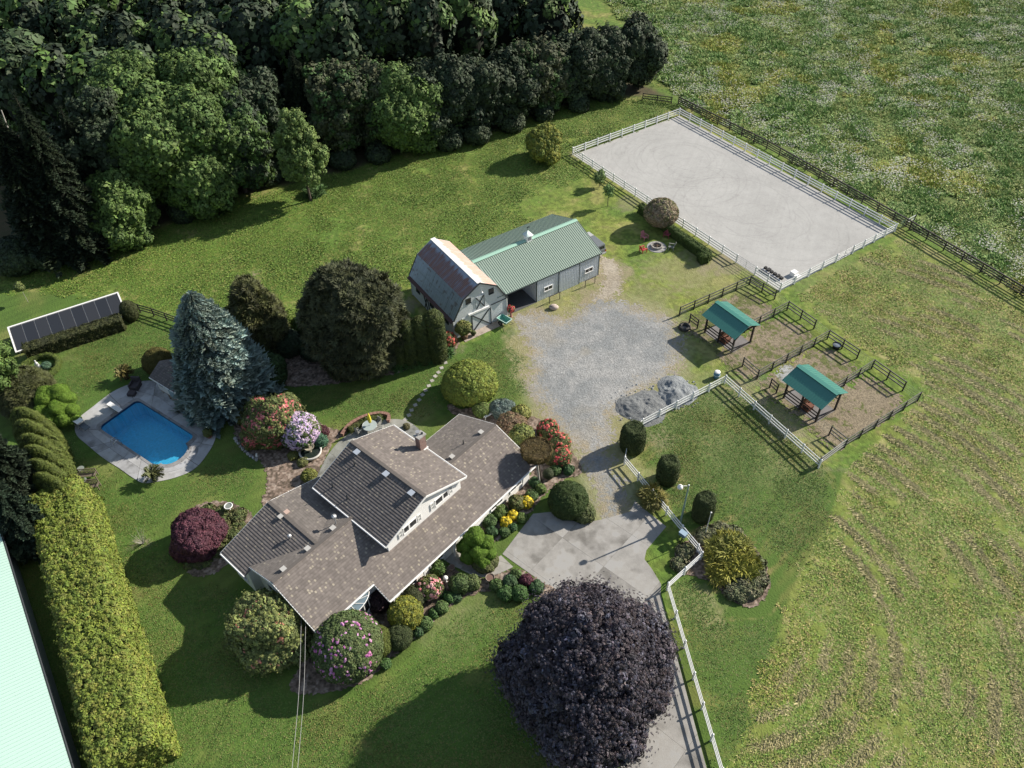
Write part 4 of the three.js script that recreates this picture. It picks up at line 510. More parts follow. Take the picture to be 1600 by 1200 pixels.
  // the shed
  const S = thing('shed', 'long pale metal shed with ribbed green roof and small cupola', 'shed', BARN.x, BARN.z, BARN.yaw);
  const sb = 1.392, hs = 5.247, hse = 3.336, sw = 5.316, se = 5.22, sL = 17.682, x0 = 2.3; const greenA = new THREE.MeshStandardMaterial({ color: RGB(0.275, 0.35, 0.29), roughness: 0.5, metalness: 0.1, side: THREE.DoubleSide }), greenB = greenA;
  const pitchRoof = (zf, sg) => { const L = Math.hypot(zf, hs - hse), ang = Math.atan2(hs - hse, zf), out = []; const st = boxG(sL - x0, 0.04, L, (sL + x0) / 2, 0, L / 2); out.push(st); for (let x = x0 + 0.15; x < sL; x += 0.28) out.push(boxG(0.085, 0.055, L, x, 0.04, L / 2)); const g = merge(out); g.rotateX(ang); if (sg < 0) g.rotateY(Math.PI), g.translate(sL + x0, 0, 0); g.translate(0, hs, sb); return g; };
  part(S, 'roof', pitchRoof(sw, 1), greenA); part(S, 'roof', pitchRoof(se, -1), greenB);
  const capG = merge([boxG(sL - x0 - 0.02, 0.03, 0.34, (sL + x0) / 2, 0, 0).rotateX(0.34).translate(0, hs + 0.08, sb + 0.15), boxG(sL - x0 - 0.02, 0.03, 0.34, (sL + x0) / 2, 0, 0).rotateX(-0.34).translate(0, hs + 0.08, sb - 0.15)]); part(S, 'ridge_cap', capG, mat([0.30, 0.50, 0.40], 0.5));
  // ribbed wall sheets
  const panel = mat([0.58, 0.63, 0.69], 0.5, { metalness: 0.1 }), trim = mat([0.05, 0.07, 0.075], 0.5); const ribbed = (w, h) => { const l = [boxG(w, h, 0.05, 0, h / 2, 0)]; for (let x = -w / 2 + 0.12; x < w / 2; x += 0.24) l.push(boxG(0.07, h - 0.02, 0.03, x, h / 2, 0.035)); return merge(l); };
  const wallAt = (nm, a, b, h, x, z, ry) => { const o = part(S, nm, ribbed(Math.abs(b - a), h), panel); o.position.set(x, 0, z); o.rotation.y = ry; return o; };
  const fz = 6.5; wallAt('wall', 8.0, 11.26, 3.2, 9.63, fz, 0); wallAt('wall', 14.34, 17.4, 3.2, 15.87, fz, 0); wallAt('sliding_door', 11.2, 14.4, 3.05, 12.8, fz + 0.09, 0);
  wallAt('wall', -3.5, 6.5, 3.2, 17.4, 1.5, Math.PI / 2); wallAt('wall', -3.5, 6.5, 3.2, 8.0, 1.5, -Math.PI / 2); wallAt('wall', 3.7, 17.4, 3.2, 10.55, -3.5, Math.PI);
  { const s2 = new THREE.Shape([[-3.55, 3.15], [6.55, 3.15], [1.39, 5.1]].map(([a, b]) => new THREE.Vector2(a, b))); const g = new THREE.ShapeGeometry(s2); g.rotateY(-Math.PI / 2); part(S, 'gable_wall', g, panel).position.set(17.4, 0, 0); part(S, 'gable_wall', g, panel).position.set(8.0, 0, 0); }
  for (const [x, z] of [[8.0, fz + 0.03], [11.25, fz + 0.1], [14.34, fz + 0.1], [17.42, fz + 0.03]]) part(S, 'corner_trim', boxG(0.1, 3.2, 0.1, x, 1.6, z), trim);
  part(S, 'eave_trim', boxG(sL - 3.7, 0.14, 0.06, (sL + 3.7) / 2, 3.27, sb + sw + 0.0), trim); part(S, 'rake_trim', merge([bar(V3(sL + 0.02, hs, sb), V3(sL + 0.02, hse, sb + sw), 0.06, 4), bar(V3(sL + 0.02, hs, sb), V3(sL + 0.02, hse, sb - se), 0.06, 4)]), trim);
  for (const [xc, yc] of [[9.68, 1.42], [15.85, 1.45]]) windowAt(S, xc, yc, fz + 0.08, 1.1, 0.5, { panes: 2 });
  const floorM = concrete([0.12, 0.125, 0.135], 0.2); part(S, 'floor', boxG(4.3, 0.06, 10, 5.82, 0.03, 1.6), floorM);
  for (const [x, z] of [[3.75, 6.5], [3.75, -3.4]]) part(S, 'post', boxG(0.16, 3.2, 0.16, x, 1.6, z), trim);
  const cu = new THREE.Group(); cu.name = 'cupola'; cu.position.set(10.29, hs - 0.1, sb); S.add(cu); part(cu, 'cupola_body', boxG(0.75, 0.95, 0.75, 0, 0.4, 0), white); part(cu, 'cupola_roof', new THREE.ConeGeometry(0.72, 0.6, 4).rotateY(Math.PI / 4).translate(0, 1.15, 0), mat([0.55, 0.66, 0.63], 0.5)); part(cu, 'weather_vane', merge([bar(V3(0, 1.4, 0), V3(0, 1.95, 0), 0.02, 5), boxG(0.4, 0.14, 0.02, 0.05, 1.85, 0)]), darkTrim); part(cu, 'louvre', merge([boxG(0.5, 0.06, 0.02, 0, 0.6, 0.385), boxG(0.5, 0.06, 0.02, 0, 0.45, 0.385), boxG(0.5, 0.06, 0.02, 0, 0.3, 0.385)]), darkTrim);
  // concrete apron before the barn door
  const ap = (x, z) => { const c = Math.cos(BARN.yaw), sn = Math.sin(BARN.yaw); return [BARN.x + x * c + z * sn, BARN.z - x * sn + z * c]; };
  paved('barn_apron', [ap(-2.9, 6.7), ap(3.6, 6.7), ap(3.6, 7.7), ap(-2.9, 7.8)], BARN.yaw, steps(0, 8, 2.2), [-1, 3], 0.05, [concrete([0.42, 0.36, 0.31], 0.3)], { bed: jointMat });
}
const inBarn = (x, z) => { const c = Math.cos(BARN.yaw), sn = Math.sin(BARN.yaw); return [BARN.x + x * c + z * sn, BARN.z - x * sn + z * c]; };
// ---- two run-in shelters
function shelter(x, z, label) {
  const S = thing('horse_shelter', label, 'shelter', x, z, 0.576, 'run-in shelters in the paddocks'); const L = 5.17, wf = 1.9, wn = 2.1, hr = 3.52, hf = 2.62, hn = 2.55; // ridge along local z from 0 to L
  const teal = mat([0.062, 0.215, 0.18], 0.32, { metalness: 0.05 }), wood = mat([0.028, 0.022, 0.018], 0.8);
  const slope = (w, h, sg) => { const D = Math.hypot(w, hr - h), l = [boxG(D, 0.03, L, D / 2, 0, L / 2)]; for (let k = 0.1; k < L; k += 0.3) l.push(boxG(D, 0.03, 0.05, D / 2, 0.025, k)); const g = merge(l); g.rotateZ(-Math.atan2(hr - h, w)); if (sg < 0) { g.scale(-1, 1, 1); const A = g.attributes.position.array; for (let i = 0; i < A.length; i += 9) for (let k = 0; k < 3; k++) { const t = A[i + 3 + k]; A[i + 3 + k] = A[i + 6 + k]; A[i + 6 + k] = t; } g.computeVertexNormals(); } g.translate(0, hr, 0); return g; };
  part(S, 'roof', slope(wf, hf, 1), teal); part(S, 'roof', slope(wn, hn, -1), teal); part(S, 'ridge_cap', merge([boxG(0.28, 0.025, L + 0.04, -0.12, hr + 0.03, L / 2, 0), boxG(0.28, 0.03, L + 0.04, 0.12, hr + 0.03, L / 2)]), teal);
  const px = [-1.55, 1.4], pz = [0.5, L - 0.45, L / 2];
  for (const zz of pz) { for (const xx of px) part(S, 'post', boxG(0.17, xx < 0 ? hn + 0.2 : hf + 0.15, 0.17, xx, (xx < 0 ? hn + 0.2 : hf + 0.15) / 2, zz), wood); beam(S, 'tie_beam', wood, V3(-1.7, 2.55, zz), V3(1.6, 2.55, zz), 0.1, 0.16); beam(S, 'rafter', wood, V3(0, hr - 0.1, zz), V3(-wn + 0.1, hn - 0.06, zz), 0.08, 0.14); beam(S, 'rafter', wood, V3(0, hr - 0.1, zz), V3(wf - 0.1, hf - 0.06, zz), 0.08, 0.14); }
  for (const xx of px) beam(S, 'plate', wood, V3(xx, 2.62, 0.2), V3(xx, 2.62, L - 0.2), 0.12, 0.18);
  beam(S, 'brace', wood, V3(-1.5, 1.7, L - 0.45), V3(-0.5, 2.5, L - 0.45), 0.08, 0.1); beam(S, 'brace', wood, V3(1.35, 1.7, L - 0.45), V3(0.4, 2.5, L - 0.45), 0.08, 0.1);
  for (const h of [0.5, 0.95, 1.35]) beam(S, 'rail', wood, V3(-1.66, h, 0.5), V3(-1.66, h, L - 0.45), 0.05, 0.13);
  beam(S, 'kickboard', wood, V3(-1.5, 0.14, L - 0.45), V3(1.4, 0.14, L - 0.45), 0.05, 0.24);
  part(S, 'divider', boxG(2.7, 1.3, 0.06, -0.1, 0.75, L / 2), mat([0.15, 0.075, 0.04], 0.85)); box(S, 'feeder', mat([0.16, 0.06, 0.035], 0.8), 0.9, 0.55, 0.7, -0.9, 0.45, L / 2 + 0.5); part(S, 'floor_mat', boxG(2.9, 0.03, L - 0.7, -0.05, 0.03, L / 2), concrete([0.20, 0.195, 0.205], 0.3));
  return S;
}
shelter(23.427, -68.726, 'teal roofed horse shelter on dark posts nearest the gravel yard'); shelter(29.661, -57.969, 'teal roofed horse shelter on dark posts beside the white fenced field');
// ---- pool house under the blue spruce
{
  const P = thing('pool_house', 'small white pool house with dark gable roof under the blue spruce', 'pool house', ...[-36.25,-60.78], -0.62); const w = 3.4, dd = 2.8;
  part(P, 'wall', prism([[-dd / 2, 0], [dd / 2, 0], [dd / 2, 2.1], [0, 2.9], [-dd / 2, 2.1]], -w / 2, w / 2), sidingMat);
  const rp = planeB(3.0, 0, 0.57, 1), rq = planeB(3.0, 0, 0.57, -1); roofPlane(P, 'roof', rp, [[-w / 2 - 0.3, 0], [w / 2 + 0.3, 0], [w / 2 + 0.3, 1.75], [-w / 2 - 0.3, 1.75]], shingleDark); roofPlane(P, 'roof', rq, [[-w / 2 - 0.3, 0], [w / 2 + 0.3, 0], [w / 2 + 0.3, -1.75], [-w / 2 - 0.3, -1.75]], shingleDark);
  beam(P, 'fascia', white, V3(-w / 2 - 0.3, 1.93, 1.78), V3(w / 2 + 0.3, 1.93, 1.78), 0.05, 0.16); windowAt(P, -0.9, 1.3, dd / 2 + 0.03, 0.8, 0.7); part(P, 'door', boxG(0.9, 1.95, 0.06, 0.7, 0.98, dd / 2 + 0.03), mat([0.30, 0.42, 0.48], 0.6));
}
// ---- neighbour's mint-roofed building at the left edge
{
  const a = [-44.42,-39.38], b = [-35.62,-26.71], yaw = Math.atan2(-(b[1] - a[1]), b[0] - a[0]); const N = thing('metal_building', 'long low building with pale mint ribbed roof at the left edge', 'building', a[0], a[1], yaw); // local x along the eave, toward the viewer
  const L = 34, W = 9, off = -6; const mint = mat([0.45, 0.62, 0.55], 0.45, { metalness: 0.1 }); const l = [boxG(L, 0.05, W, L / 2 + off, 0, W / 2)]; for (let x = off + 0.2; x < L + off; x += 0.3) l.push(boxG(0.06, 0.06, W, x, 0.045, W / 2)); const g = merge(l); g.rotateX(-0.16); g.translate(0, 4.2, 0); part(N, 'roof', g, mint); part(N, 'wall', boxG(L - 0.8, 4.05, 0.12, L / 2 + off, 2.02, 0.5), mat([0.33, 0.36, 0.36], 0.7)); part(N, 'wall', boxG(0.12, 4.4, W - 1.2, off + 0.4, 2.2, W / 2), mat([0.33, 0.36, 0.36], 0.7)); part(N, 'gutter', bar(V3(off, 4.12, -0.08), V3(L + off, 4.12, -0.08), 0.07, 8), darkTrim);
}


// ---------------------------------------------------------------- fences
const vinyl = mat([0.78, 0.79, 0.79], 0.45), creosote = mat([0.030, 0.026, 0.024], 0.75), railPale = mat([0.16, 0.145, 0.12], 0.8), wireMat = mat([0.30, 0.33, 0.31], 0.5, { metalness: 0.4 }), tubeGrey = mat([0.45, 0.47, 0.48], 0.4, { metalness: 0.5 });
const postGeo = (() => { const c = new THREE.ConeGeometry(0.105, 0.08, 4).rotateY(Math.PI / 4).translate(0, 1.04, 0); const g = merge([boxG(0.127, 1, 0.127, 0, 0.5, 0), boxG(0.15, 0.03, 0.15, 0, 0.985, 0), c]); return g; })();
const woodPostGeo = new THREE.CylinderGeometry(0.075, 0.085, 1, 8).translate(0, 0.5, 0);
// runs: list of polylines of [x, z]; every rail between two posts and every post is a part
function fence(name, label, runs, { h = 1.3, rails = [0.42, 0.78, 1.16], rw = 0.045, rh = 0.14, post = postGeo, pm = vinyl, rm = vinyl, span = 2.44, capRail = null, group, jit = 0, cat = 'fence', seed = 1 } = {}) {
  const [ox, oz] = runs[0][0], F = thing(name, label, cat, ox, oz, 0, group), r = rng(seed), seen = [];
  for (const run of runs) for (let i = 0; i + 1 < run.length; i++) {
    const [ax, az] = run[i], [bx, bz] = run[i + 1], L = Math.hypot(bx - ax, bz - az), n = Math.max(1, Math.round(L / span));
    for (let k = 0; k <= n; k++) { const x = mix(ax, bx, k / n) - ox, z = mix(az, bz, k / n) - oz; if (!seen.some(([p, q]) => Math.hypot(p - x, q - z) < 0.3)) { seen.push([x, z]); const p = part(F, 'post', post, pm); p.position.set(x, -0.02, z); p.scale.set(1, h + (r() - 0.5) * jit, 1); p.rotation.y = Math.atan2(-(bz - az), bx - ax); p.rotation.z = (r() - 0.5) * jit * 0.4; }
      if (k < n) { const x2 = mix(ax, bx, (k + 1) / n) - ox, z2 = mix(az, bz, (k + 1) / n) - oz; for (const y of rails) beam(F, 'rail', rm, V3(x, y + (r() - 0.5) * jit, z), V3(x2, y + (r() - 0.5) * jit, z2), rw, rh); if (capRail) beam(F, 'cap_rail', capRail, V3(x, h + 0.01 + (r() - 0.5) * jit * 0.3, z), V3(x2, h + 0.01 + (r() - 0.5) * jit * 0.3, z2), 0.14, 0.035); } }
  }
  return F;
}
function tubeGate(name, label, a, b, { m = tubeGrey, h = 1.25, bars = 5, r = 0.022, group, cat = 'gate' } = {}) {
  const G = thing(name, label, cat, a[0], a[1], 0, group); const dx = b[0] - a[0], dz = b[1] - a[1]; for (let i = 0; i < bars; i++) { const y = 0.18 + (h - 0.18) * i / (bars - 1); part(G, 'bar', bar(V3(dx * 0.03, y, dz * 0.03), V3(dx * 0.97, y, dz * 0.97), r, 6), m); } for (const t of [0.03, 0.5, 0.97]) part(G, 'upright', bar(V3(dx * t, 0.15, dz * t), V3(dx * t, h + 0.02, dz * t), r * 1.1, 6), m); return G;
}
const AW = ARENA.W, AL = ARENA.L;
fence('arena_fence', 'white three rail fence around the pale sand riding arena', [[arena(0, 34.2), arena(0, 0), arena(AW, 0), arena(AW, AL), arena(13.4, AL)], [arena(10.2, AL), arena(0, AL), arena(0, 37.4)]]);
tubeGate('arena_gate', 'grey tube gate in the arena fence toward the fire pit', arena(0, 34.2), arena(0, 37.4));
tubeGate('arena_gate', 'grey tube gate in the arena fence toward the hay field', arena(10.2, AL), arena(13.4, AL));
fence('field_fence', 'white three rail fence round the near field and driveway', [[[29.47,-47.21], [22.88,-59.08], [13.18,-53.15], [11.58,-51.31]], [[10.77,-48.29], [15.97,-38.14], [16.15,-37.35], [12.73,-34.45], [13.49,-26.62], [14.17,-19.58], [14.76,-14.36]]]);
beam(thing('fence_gate', 'single white gate rail between the tall clipped column and the fence post', 'gate', ...[10.77,-48.29]), 'rail', vinyl, V3(0, 1.16, 0), V3([11.25,-50.15][0] - [10.77,-48.29][0], 1.16, [11.25,-50.15][1] - [10.77,-48.29][1]), 0.045, 0.14);
// paddocks
const pk = { post: woodPostGeo, pm: creosote, rm: creosote, capRail: null, h: 1.42, rails: [0.45, 0.88, 1.32], rw: 0.06, rh: 0.13, jit: 0.02, span: 2.4, group: 'dark rail fences of the paddocks' }, palePk = { ...pk, rm: mat([0.135, 0.13, 0.115], 0.65) };
fence('paddock_fence', 'dark rail fence along the arena side of the first paddock', [[arena(-13.05, 37.8), arena(-2.0, 38.4), arena(-1.6, 42.1)]], { ...palePk, seed: 2 });
fence('paddock_fence', 'dark rail fence behind the shelter nearest the gravel yard', [[arena(-11.3, 44.3), arena(-2.0, 44.4), arena(-2.1, 48.5)]], { ...palePk, seed: 3 });
fence('paddock_fence', 'dark rail fence between the two horse shelters', [[arena(-13.35, 48.2), arena(-13.5, 50.5), arena(-2.25, 50.55), arena(-2.2, 54.6)]], { ...palePk, seed: 4 });
fence('paddock_fence', 'dark rail fence behind the shelter beside the white field', [[arena(-11.3, 56.6), arena(-2.2, 56.55), arena(-2.35, 60.6)]], { ...palePk, seed: 5 });
fence('paddock_fence', 'dark rail fence along the hay field side of the last paddock', [[arena(-13.65, 60.3), arena(-13.7, 62.25), arena(-2.4, 62.45)]], { ...palePk, seed: 6 });
fence('paddock_fence', 'pale rail end panel joining the paddock to the white fence corner', [[arena(-13.7, 62.25), arena(-17.7, 62.4)]], { ...palePk, rm: mat([0.30, 0.30, 0.28], 0.7), seed: 7, span: 4 });
fence('paddock_fence', 'short dark rail fence left of the shelter by the gravel yard', [[arena(-12.95, 39.4), arena(-12.95, 40.7)]], { ...pk, span: 1.3, seed: 8 });
fence('paddock_fence', 'short dark rail fence left of the shelter by the white field', [[arena(-13.4, 52.2), arena(-13.5, 53.2)]], { ...pk, span: 1.3, seed: 9 });
[[[-13.05, 37.8], [-12.95, 39.4], 'thin wire gate at the corner of the first paddock'], [[-1.6, 42.1], [-2.0, 44.4], 'thin wire gate below the arena corner'], [[-2.1, 48.5], [-2.25, 50.55], 'thin wire gate behind the second paddock'], [[-2.2, 54.6], [-2.2, 56.55], 'thin wire gate behind the third paddock with the trough'], [[-2.35, 60.6], [-2.4, 62.45], 'thin wire gate at the hay field corner'], [[-12.9, 45.9], [-13.35, 48.2], 'thin wire gate right of the shelter by the gravel yard'], [[-13.5, 50.5], [-13.4, 52.2], 'thin wire gate left of the shelter by the white field'], [[-13.6, 58.6], [-13.65, 60.3], 'thin wire gate right of the shelter by the white field']].forEach(([a, b, l]) => tubeGate('wire_gate', l, arena(...a), arena(...b), { m: wireMat, bars: 5, r: 0.01, group: 'wire gates of the paddocks' }));
// dark fence along the meadow
fence('meadow_fence', 'long dark four rail fence along the flowering meadow', [[[29.17,-125.19], [32.81,-119.85], [40.02,-109.4], [53.28,-86.75], [61.11,-72.47], [66.33,-62.89]]], { ...pk, rails: [0.35, 0.68, 1.0, 1.32], h: 1.42, capRail: creosote, span: 2.6, group: undefined, seed: 11, rm: creosote });
tubeGate('mesh_gate', 'small green mesh gate between the arena corner and the dark meadow fence', [52.02,-86.97], [53.19,-87.82], { m: mat([0.10, 0.22, 0.12], 0.5), bars: 7, r: 0.014 });
fence('corner_rails', 'two short pale rails at the meadow fence corner', [[[53.22,-87.67], [54.63,-88.67]]], { rails: [0.6, 1.1], h: 1.25, pm: creosote, rm: offWhite, post: woodPostGeo, span: 3 });
fence('garden_fence', 'dark rail fence between the blue spruce and the solar panels', [[[-46.72,-74.86], [-42.89,-73.23], [-39.31,-71.42], [-35.47,-69.41]]], { ...pk, h: 1.25, rails: [0.4, 0.8, 1.18], group: undefined, seed: 12 });
fence('field_gate_fence', 'dark rails standing at the wood edge above the arena corner', [[[23.49,-127.22], [28.06,-125.48]]], { ...pk, h: 1.3, rails: [0.4, 0.8, 1.18], group: undefined, seed: 13 });


// ---------------------------------------------------------------- trees and shrubs
const C = { // leaf colours, linear
  maple: [0.070, 0.125, 0.026], mapleLt: [0.100, 0.165, 0.034], dark: [0.022, 0.040, 0.017], fir: [0.024, 0.042, 0.020], olive: [0.045, 0.055, 0.020], hedge: [0.115, 0.150, 0.022], hedgeDk: [0.055, 0.080, 0.018], lime: [0.130, 0.205, 0.020], limeY: [0.175, 0.200, 0.025], yew: [0.030, 0.050, 0.016], spruce: [0.20, 0.27, 0.24], green: [0.045, 0.095, 0.022], bronze: [0.115, 0.085, 0.030], plum: [0.050, 0.040, 0.052], wine: [0.095, 0.020, 0.034], rhodo: [0.085, 0.110, 0.030], grey: [0.13, 0.17, 0.15], gold: [0.22, 0.19, 0.02],
};
// --- wood edge
const NTH = ['first', 'second', 'third', 'fourth', 'fifth', 'sixth', 'seventh', 'eighth', 'ninth', 'tenth', 'eleventh', 'twelfth', 'thirteenth', 'fourteenth', 'fifteenth'], byX = (l) => l.sort((a, b) => a[0] - b[0]);
const EDGE = 'trees of the wood edge';
broadleaf('maple_tree', 'broad sunlit maple standing out at the wood edge, largest crown', 'tree', [-45.39,-100.87,17.57,11.2], { colors: [C.maple, C.mapleLt, C.maple], size: 0.95, density: 2.2, n: 26, lobe: 0.36, base: 0.1, group: EDGE, core: C.dark });
broadleaf('maple_tree', 'low bright green shrub maple in front of the dark firs', 'tree', [-50.78,-89.16,9.21,4.59], { colors: [C.maple, C.mapleLt], size: 0.7, density: 2.0, n: 14, base: 0.08, group: EDGE, core: C.dark });
broadleaf('alder_tree', 'lone pale green leaning tree standing on the grass before the wood', 'tree', [-28.1,-98.24,14.67,4.71], { colors: [[0.15, 0.215, 0.06], [0.12, 0.185, 0.045]], size: 0.46, density: 0.8, n: 40, lobe: 0.22, base: 0.2, cone: true, core: null, trunk: 0.2, rough: 2.2 });
broadleaf('maple_tree', 'sunlit maple crown at the wood edge right of the lone tree', 'tree', [-14.81,-112.78,11.57,6], { colors: [C.maple, C.mapleLt], size: 0.85, density: 2.0, n: 18, base: 0.1, group: EDGE, core: C.dark });
broadleaf('maple_tree', 'dark green bushy tree left of the lone pale tree', 'tree', [-38.1,-101.19,15.78,4.73], { colors: [C.green, C.dark, C.maple], size: 0.85, density: 1.9, n: 16, base: 0.06, group: EDGE, core: C.dark });
const edgeSpec = [ // top px, base row, half width, kind, label
  [[-58.54,-85.73,22.15,4.71], 'f', 'dark fir at the far left edge of the wood'], [[-55.15,-86.28,22.54,4.09], 'f', 'tall dark fir with bare pale trunk beside it'], [[-56.21,-90.33,17.18,3.3], 'd', 'shaded shrubby tree under the left firs'], [[-53.92,-91.75,18.05,3.87], 'f', 'dark fir behind the broken pale snag'], [[-51.43,-94.31,19.62,3.89], 'd', 'dark broadleaf tree left of the large maple'], 
  [[-35.49,-107.64,15.09,4.3], 'd', 'shaded dark tree left of the lone pale tree'], [[-29.82,-111.61,15.98,4.78], 'f', 'dark fir straight behind the lone pale tree'], [[-25.04,-111.95,14.26,4.56], 'o', 'olive leafed tree just right of the lone pale tree'], [[-20.46,-113.51,13.67,4.58], 'o', 'grey green willowy tree beside the sunlit right maple'], [[-9.92,-114.98,13.15,4.8], 'd', 'dark tree right of the sunlit right maple'], [[-4.88,-117.67,11.72,4.89], 'd', 'shaded tree above the green roofed shed'], [[0.44,-121.1,10.86,4.79], 'd', 'dark shaded tree left of the pale leaved shrub'], [[5.31,-124.24,10.95,4.68], 'o', 'pale leaved tree at the wood edge above the round lawn tree'], [[10.77,-127.23,10.64,4.56], 'd', 'dark tree at the wood edge left of the arena'], [[16.64,-129.55,10.8,4.65], 'd', 'dark tree at the wood edge nearest the arena'], [[22.68,-132.44,11.4,4.28], 'd', 'last dark tree of the wood edge by the meadow'],
];
edgeSpec.forEach(([t, k, l], i) => { if (k === 'f') conifer('fir_tree', l, 'tree', t, { color: C.fir, tips: [0.034, 0.055, 0.024], n: 240, group: EDGE, thick: 1.4, core: [0.008, 0.012, 0.006] }); else broadleaf('wood_tree', l, 'tree', t, { colors: k === 'o' ? [C.olive, [0.06, 0.075, 0.035], C.green] : [C.dark, [0.032, 0.055, 0.02], [0.028, 0.045, 0.018]], size: 0.9, density: 1.7, n: 16, base: 0.05, group: EDGE, core: [0.010, 0.015, 0.007] }); });
// low scrub closing the wood edge
byX([[-63.41,-83.8,2.89], [-59.83,-84.87,2.67], [-56.4,-86.1,2.47], [-44.99,-94.65,1.93], [-41.54,-97.01,2.13], [-35.32,-103.89,2], [-31.38,-105.52,2], [-24.57,-107.72,1.81], [-19.44,-109.36,1.82], [-8.84,-112.61,2.04], [-4.4,-114.4,2.07], [1.18,-117.99,1.91], [6.46,-121.25,1.52], [12.45,-124.3,1.55]]).forEach((p, i) => shrub('scrub_bush', NTH[i] + ' dark scrub bush along the foot of the wood counted from the left', 'shrub', p, { colors: [C.dark, [0.035, 0.055, 0.02]], size: 0.6, density: 1.3, tall: 0.8, group: 'scrub under the wood edge', core: [0.01, 0.014, 0.007] }));
[[[[-65.78,-96.01], [-66.44,-99.82]], 'tall bare pale dead trunk leaning among the left firs'], [[[-59.02,-99.01], [-58.01,-96.65]], 'broken pale dead trunk beside the large maple']].forEach(([[a, b], l], i) => { const y0 = i ? 6 : 4, y1 = i ? 13 : 14; const t = thing('dead_trunk', l, 'dead tree', a[0], a[1]); part(t, 'trunk', bar(V3(0, -0.1, 0), V3(b[0] - a[0], y1, b[1] - a[1]), 0.2, 7, 0.07), barkPale); for (let k = 0; k < 5; k++) { const s = 0.5 + 0.09 * k, p = V3((b[0] - a[0]) * s, y1 * s, (b[1] - a[1]) * s); part(t, 'branch', bar(p, p.clone().add(V3(Math.cos(k * 2.4) * 1.6, 0.7, Math.sin(k * 2.4) * 1.6)), 0.05, 5, 0.015), barkPale); } });
{ // the wood behind its edge, one mass
  const r = rng(404), L = [[], [], []], W = new THREE.Group(); W.name = 'woodland'; W.userData = { kind: 'stuff', label: 'dark woodland massed behind the wood edge trees', category: 'woodland' }; scene.add(W); const cores = [];
  for (let i = 0; i < 4000; i++) { const x = -260 + r() * 290, z = -108 - r() * 190; const d = sdPoly(forestPoly, x, z); if (d > -9) continue; if (x / -z < -1.1) continue; const H = 13 + 9 * fbm(x * 0.05, z * 0.05, 2) + 3 * r(), R = 3.4 + 1.8 * r(), dk = r() < 0.5; if (cores.length > 900) break; const g = new THREE.IcosahedronGeometry(R * 0.74, 2); g.scale(1, 1.9, 1); g.translate(x, H - R * 1.9, z); cores.push(g);
    for (let k = 0; k < 40; k++) { const th = k * 2.4 + r(), c = -0.85 + 1.85 * Math.sqrt(k / 40), s = Math.sqrt(Math.max(0, 1 - c * c)), n = V3(Math.cos(th) * s, c, Math.sin(th) * s).normalize(); const col = r() < 0.3 ? C.maple : dk ? C.dark : [0.035, 0.06, 0.022]; L[k % 3].push({ p: V3(x + n.x * R * (0.8 + 0.4 * r()), H - R * 1.9 + n.y * R * 1.9, z + n.z * R * (0.8 + 0.4 * r())), q: orient(n, r, 0.7), s: 1.35 + 0.9 * r(), c: tint(col, r, 0.2) }); } }
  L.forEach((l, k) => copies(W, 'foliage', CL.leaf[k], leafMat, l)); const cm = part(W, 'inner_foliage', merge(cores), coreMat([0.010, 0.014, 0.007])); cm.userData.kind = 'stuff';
}
// --- lawn trees by the arena
broadleaf('lawn_tree', 'round yellow green tree on the lawn left of the arena corner', 'tree', [5.98,-108.03,4.38,2.62], { colors: [[0.24, 0.25, 0.035], [0.15, 0.19, 0.035]], size: 0.36, density: 1.5, n: 16, lobe: 0.5, base: 0.14, core: [0.05, 0.06, 0.015] });
broadleaf('young_tree', 'small young tree by the arena fence, nearer the corner', 'tree', [13.44,-99.86,2.47,1.05], { colors: [[0.20, 0.28, 0.10]], size: 0.24, density: 0.8, n: 9, lobe: 0.34, base: 0.3, core: null, trunk: 0.05 });
broadleaf('young_tree', 'slim young tree with visible trunk by the arena fence', 'tree', [14.09,-94.72,3.53,0.83], { colors: [[0.17, 0.28, 0.085]], size: 0.24, density: 0.8, n: 8, lobe: 0.34, base: 0.42, core: null, trunk: 0.05 });
{ const p = [20.55,-89.29,3.96,2.22]; const t = thing('standard_tree', 'round clipped bronze lollipop tree beside the arena fence', 'tree', p[0], p[1]); const g = ball(2.15, 1.75, 2.15, p[2] - 1.75, { amp: 0.12, freq: 1, seed: 3 }); clothe(t, g, { colors: [[0.24, 0.18, 0.115], [0.28, 0.22, 0.145], [0.13, 0.13, 0.05]], size: 0.32, density: 1.6, seed: 8 }); part(t, 'inner_foliage', g, coreMat([0.05, 0.04, 0.025])).scale.set(0.92, 0.97, 0.92); part(t, 'trunk', bar(V3(0, -0.1, 0), V3(0, p[2] - 2, 0), 0.13, 8, 0.1), barkMat); }
// --- garden conifers behind the pool
conifer('blue_spruce', 'large blue spruce beside the swimming pool', 'tree', [-30.25,-58.99,14.31,4.79], { color: C.spruce, tips: [0.33, 0.41, 0.37], n: 760, pw: 0.66, thick: 1.15, vary: 0.3, base: 0.04, core: [0.02, 0.03, 0.026], rise: 0.12 });
broadleaf('cypress_tree', 'tall olive green cypress right of the blue spruce', 'tree', [-28.01,-66.45,10.55,3.26], { kind: 'spray', colors: [[0.075, 0.085, 0.024], [0.10, 0.11, 0.032], [0.045, 0.05, 0.016]], size: 0.42, density: 2.3, jitter: 1.1, sprigs: 0, n: 26, lobe: 0.5, base: 0.02, cone: true, core: [0.014, 0.018, 0.007], lift: 0.8 });
broadleaf('cedar_tree', 'huge dark olive cedar between the garden and the barn', 'tree', [-16.63,-64.27,11.8,5.61], { kind: 'spray', colors: [[0.056, 0.066, 0.024], [0.08, 0.09, 0.035], [0.034, 0.042, 0.016]], size: 0.46, density: 2.2, jitter: 1.2, rough: 1.8, sprigs: 0.1, n: 38, lobe: 0.38, base: 0.0, core: [0.011, 0.013, 0.006], lift: 0.6 });
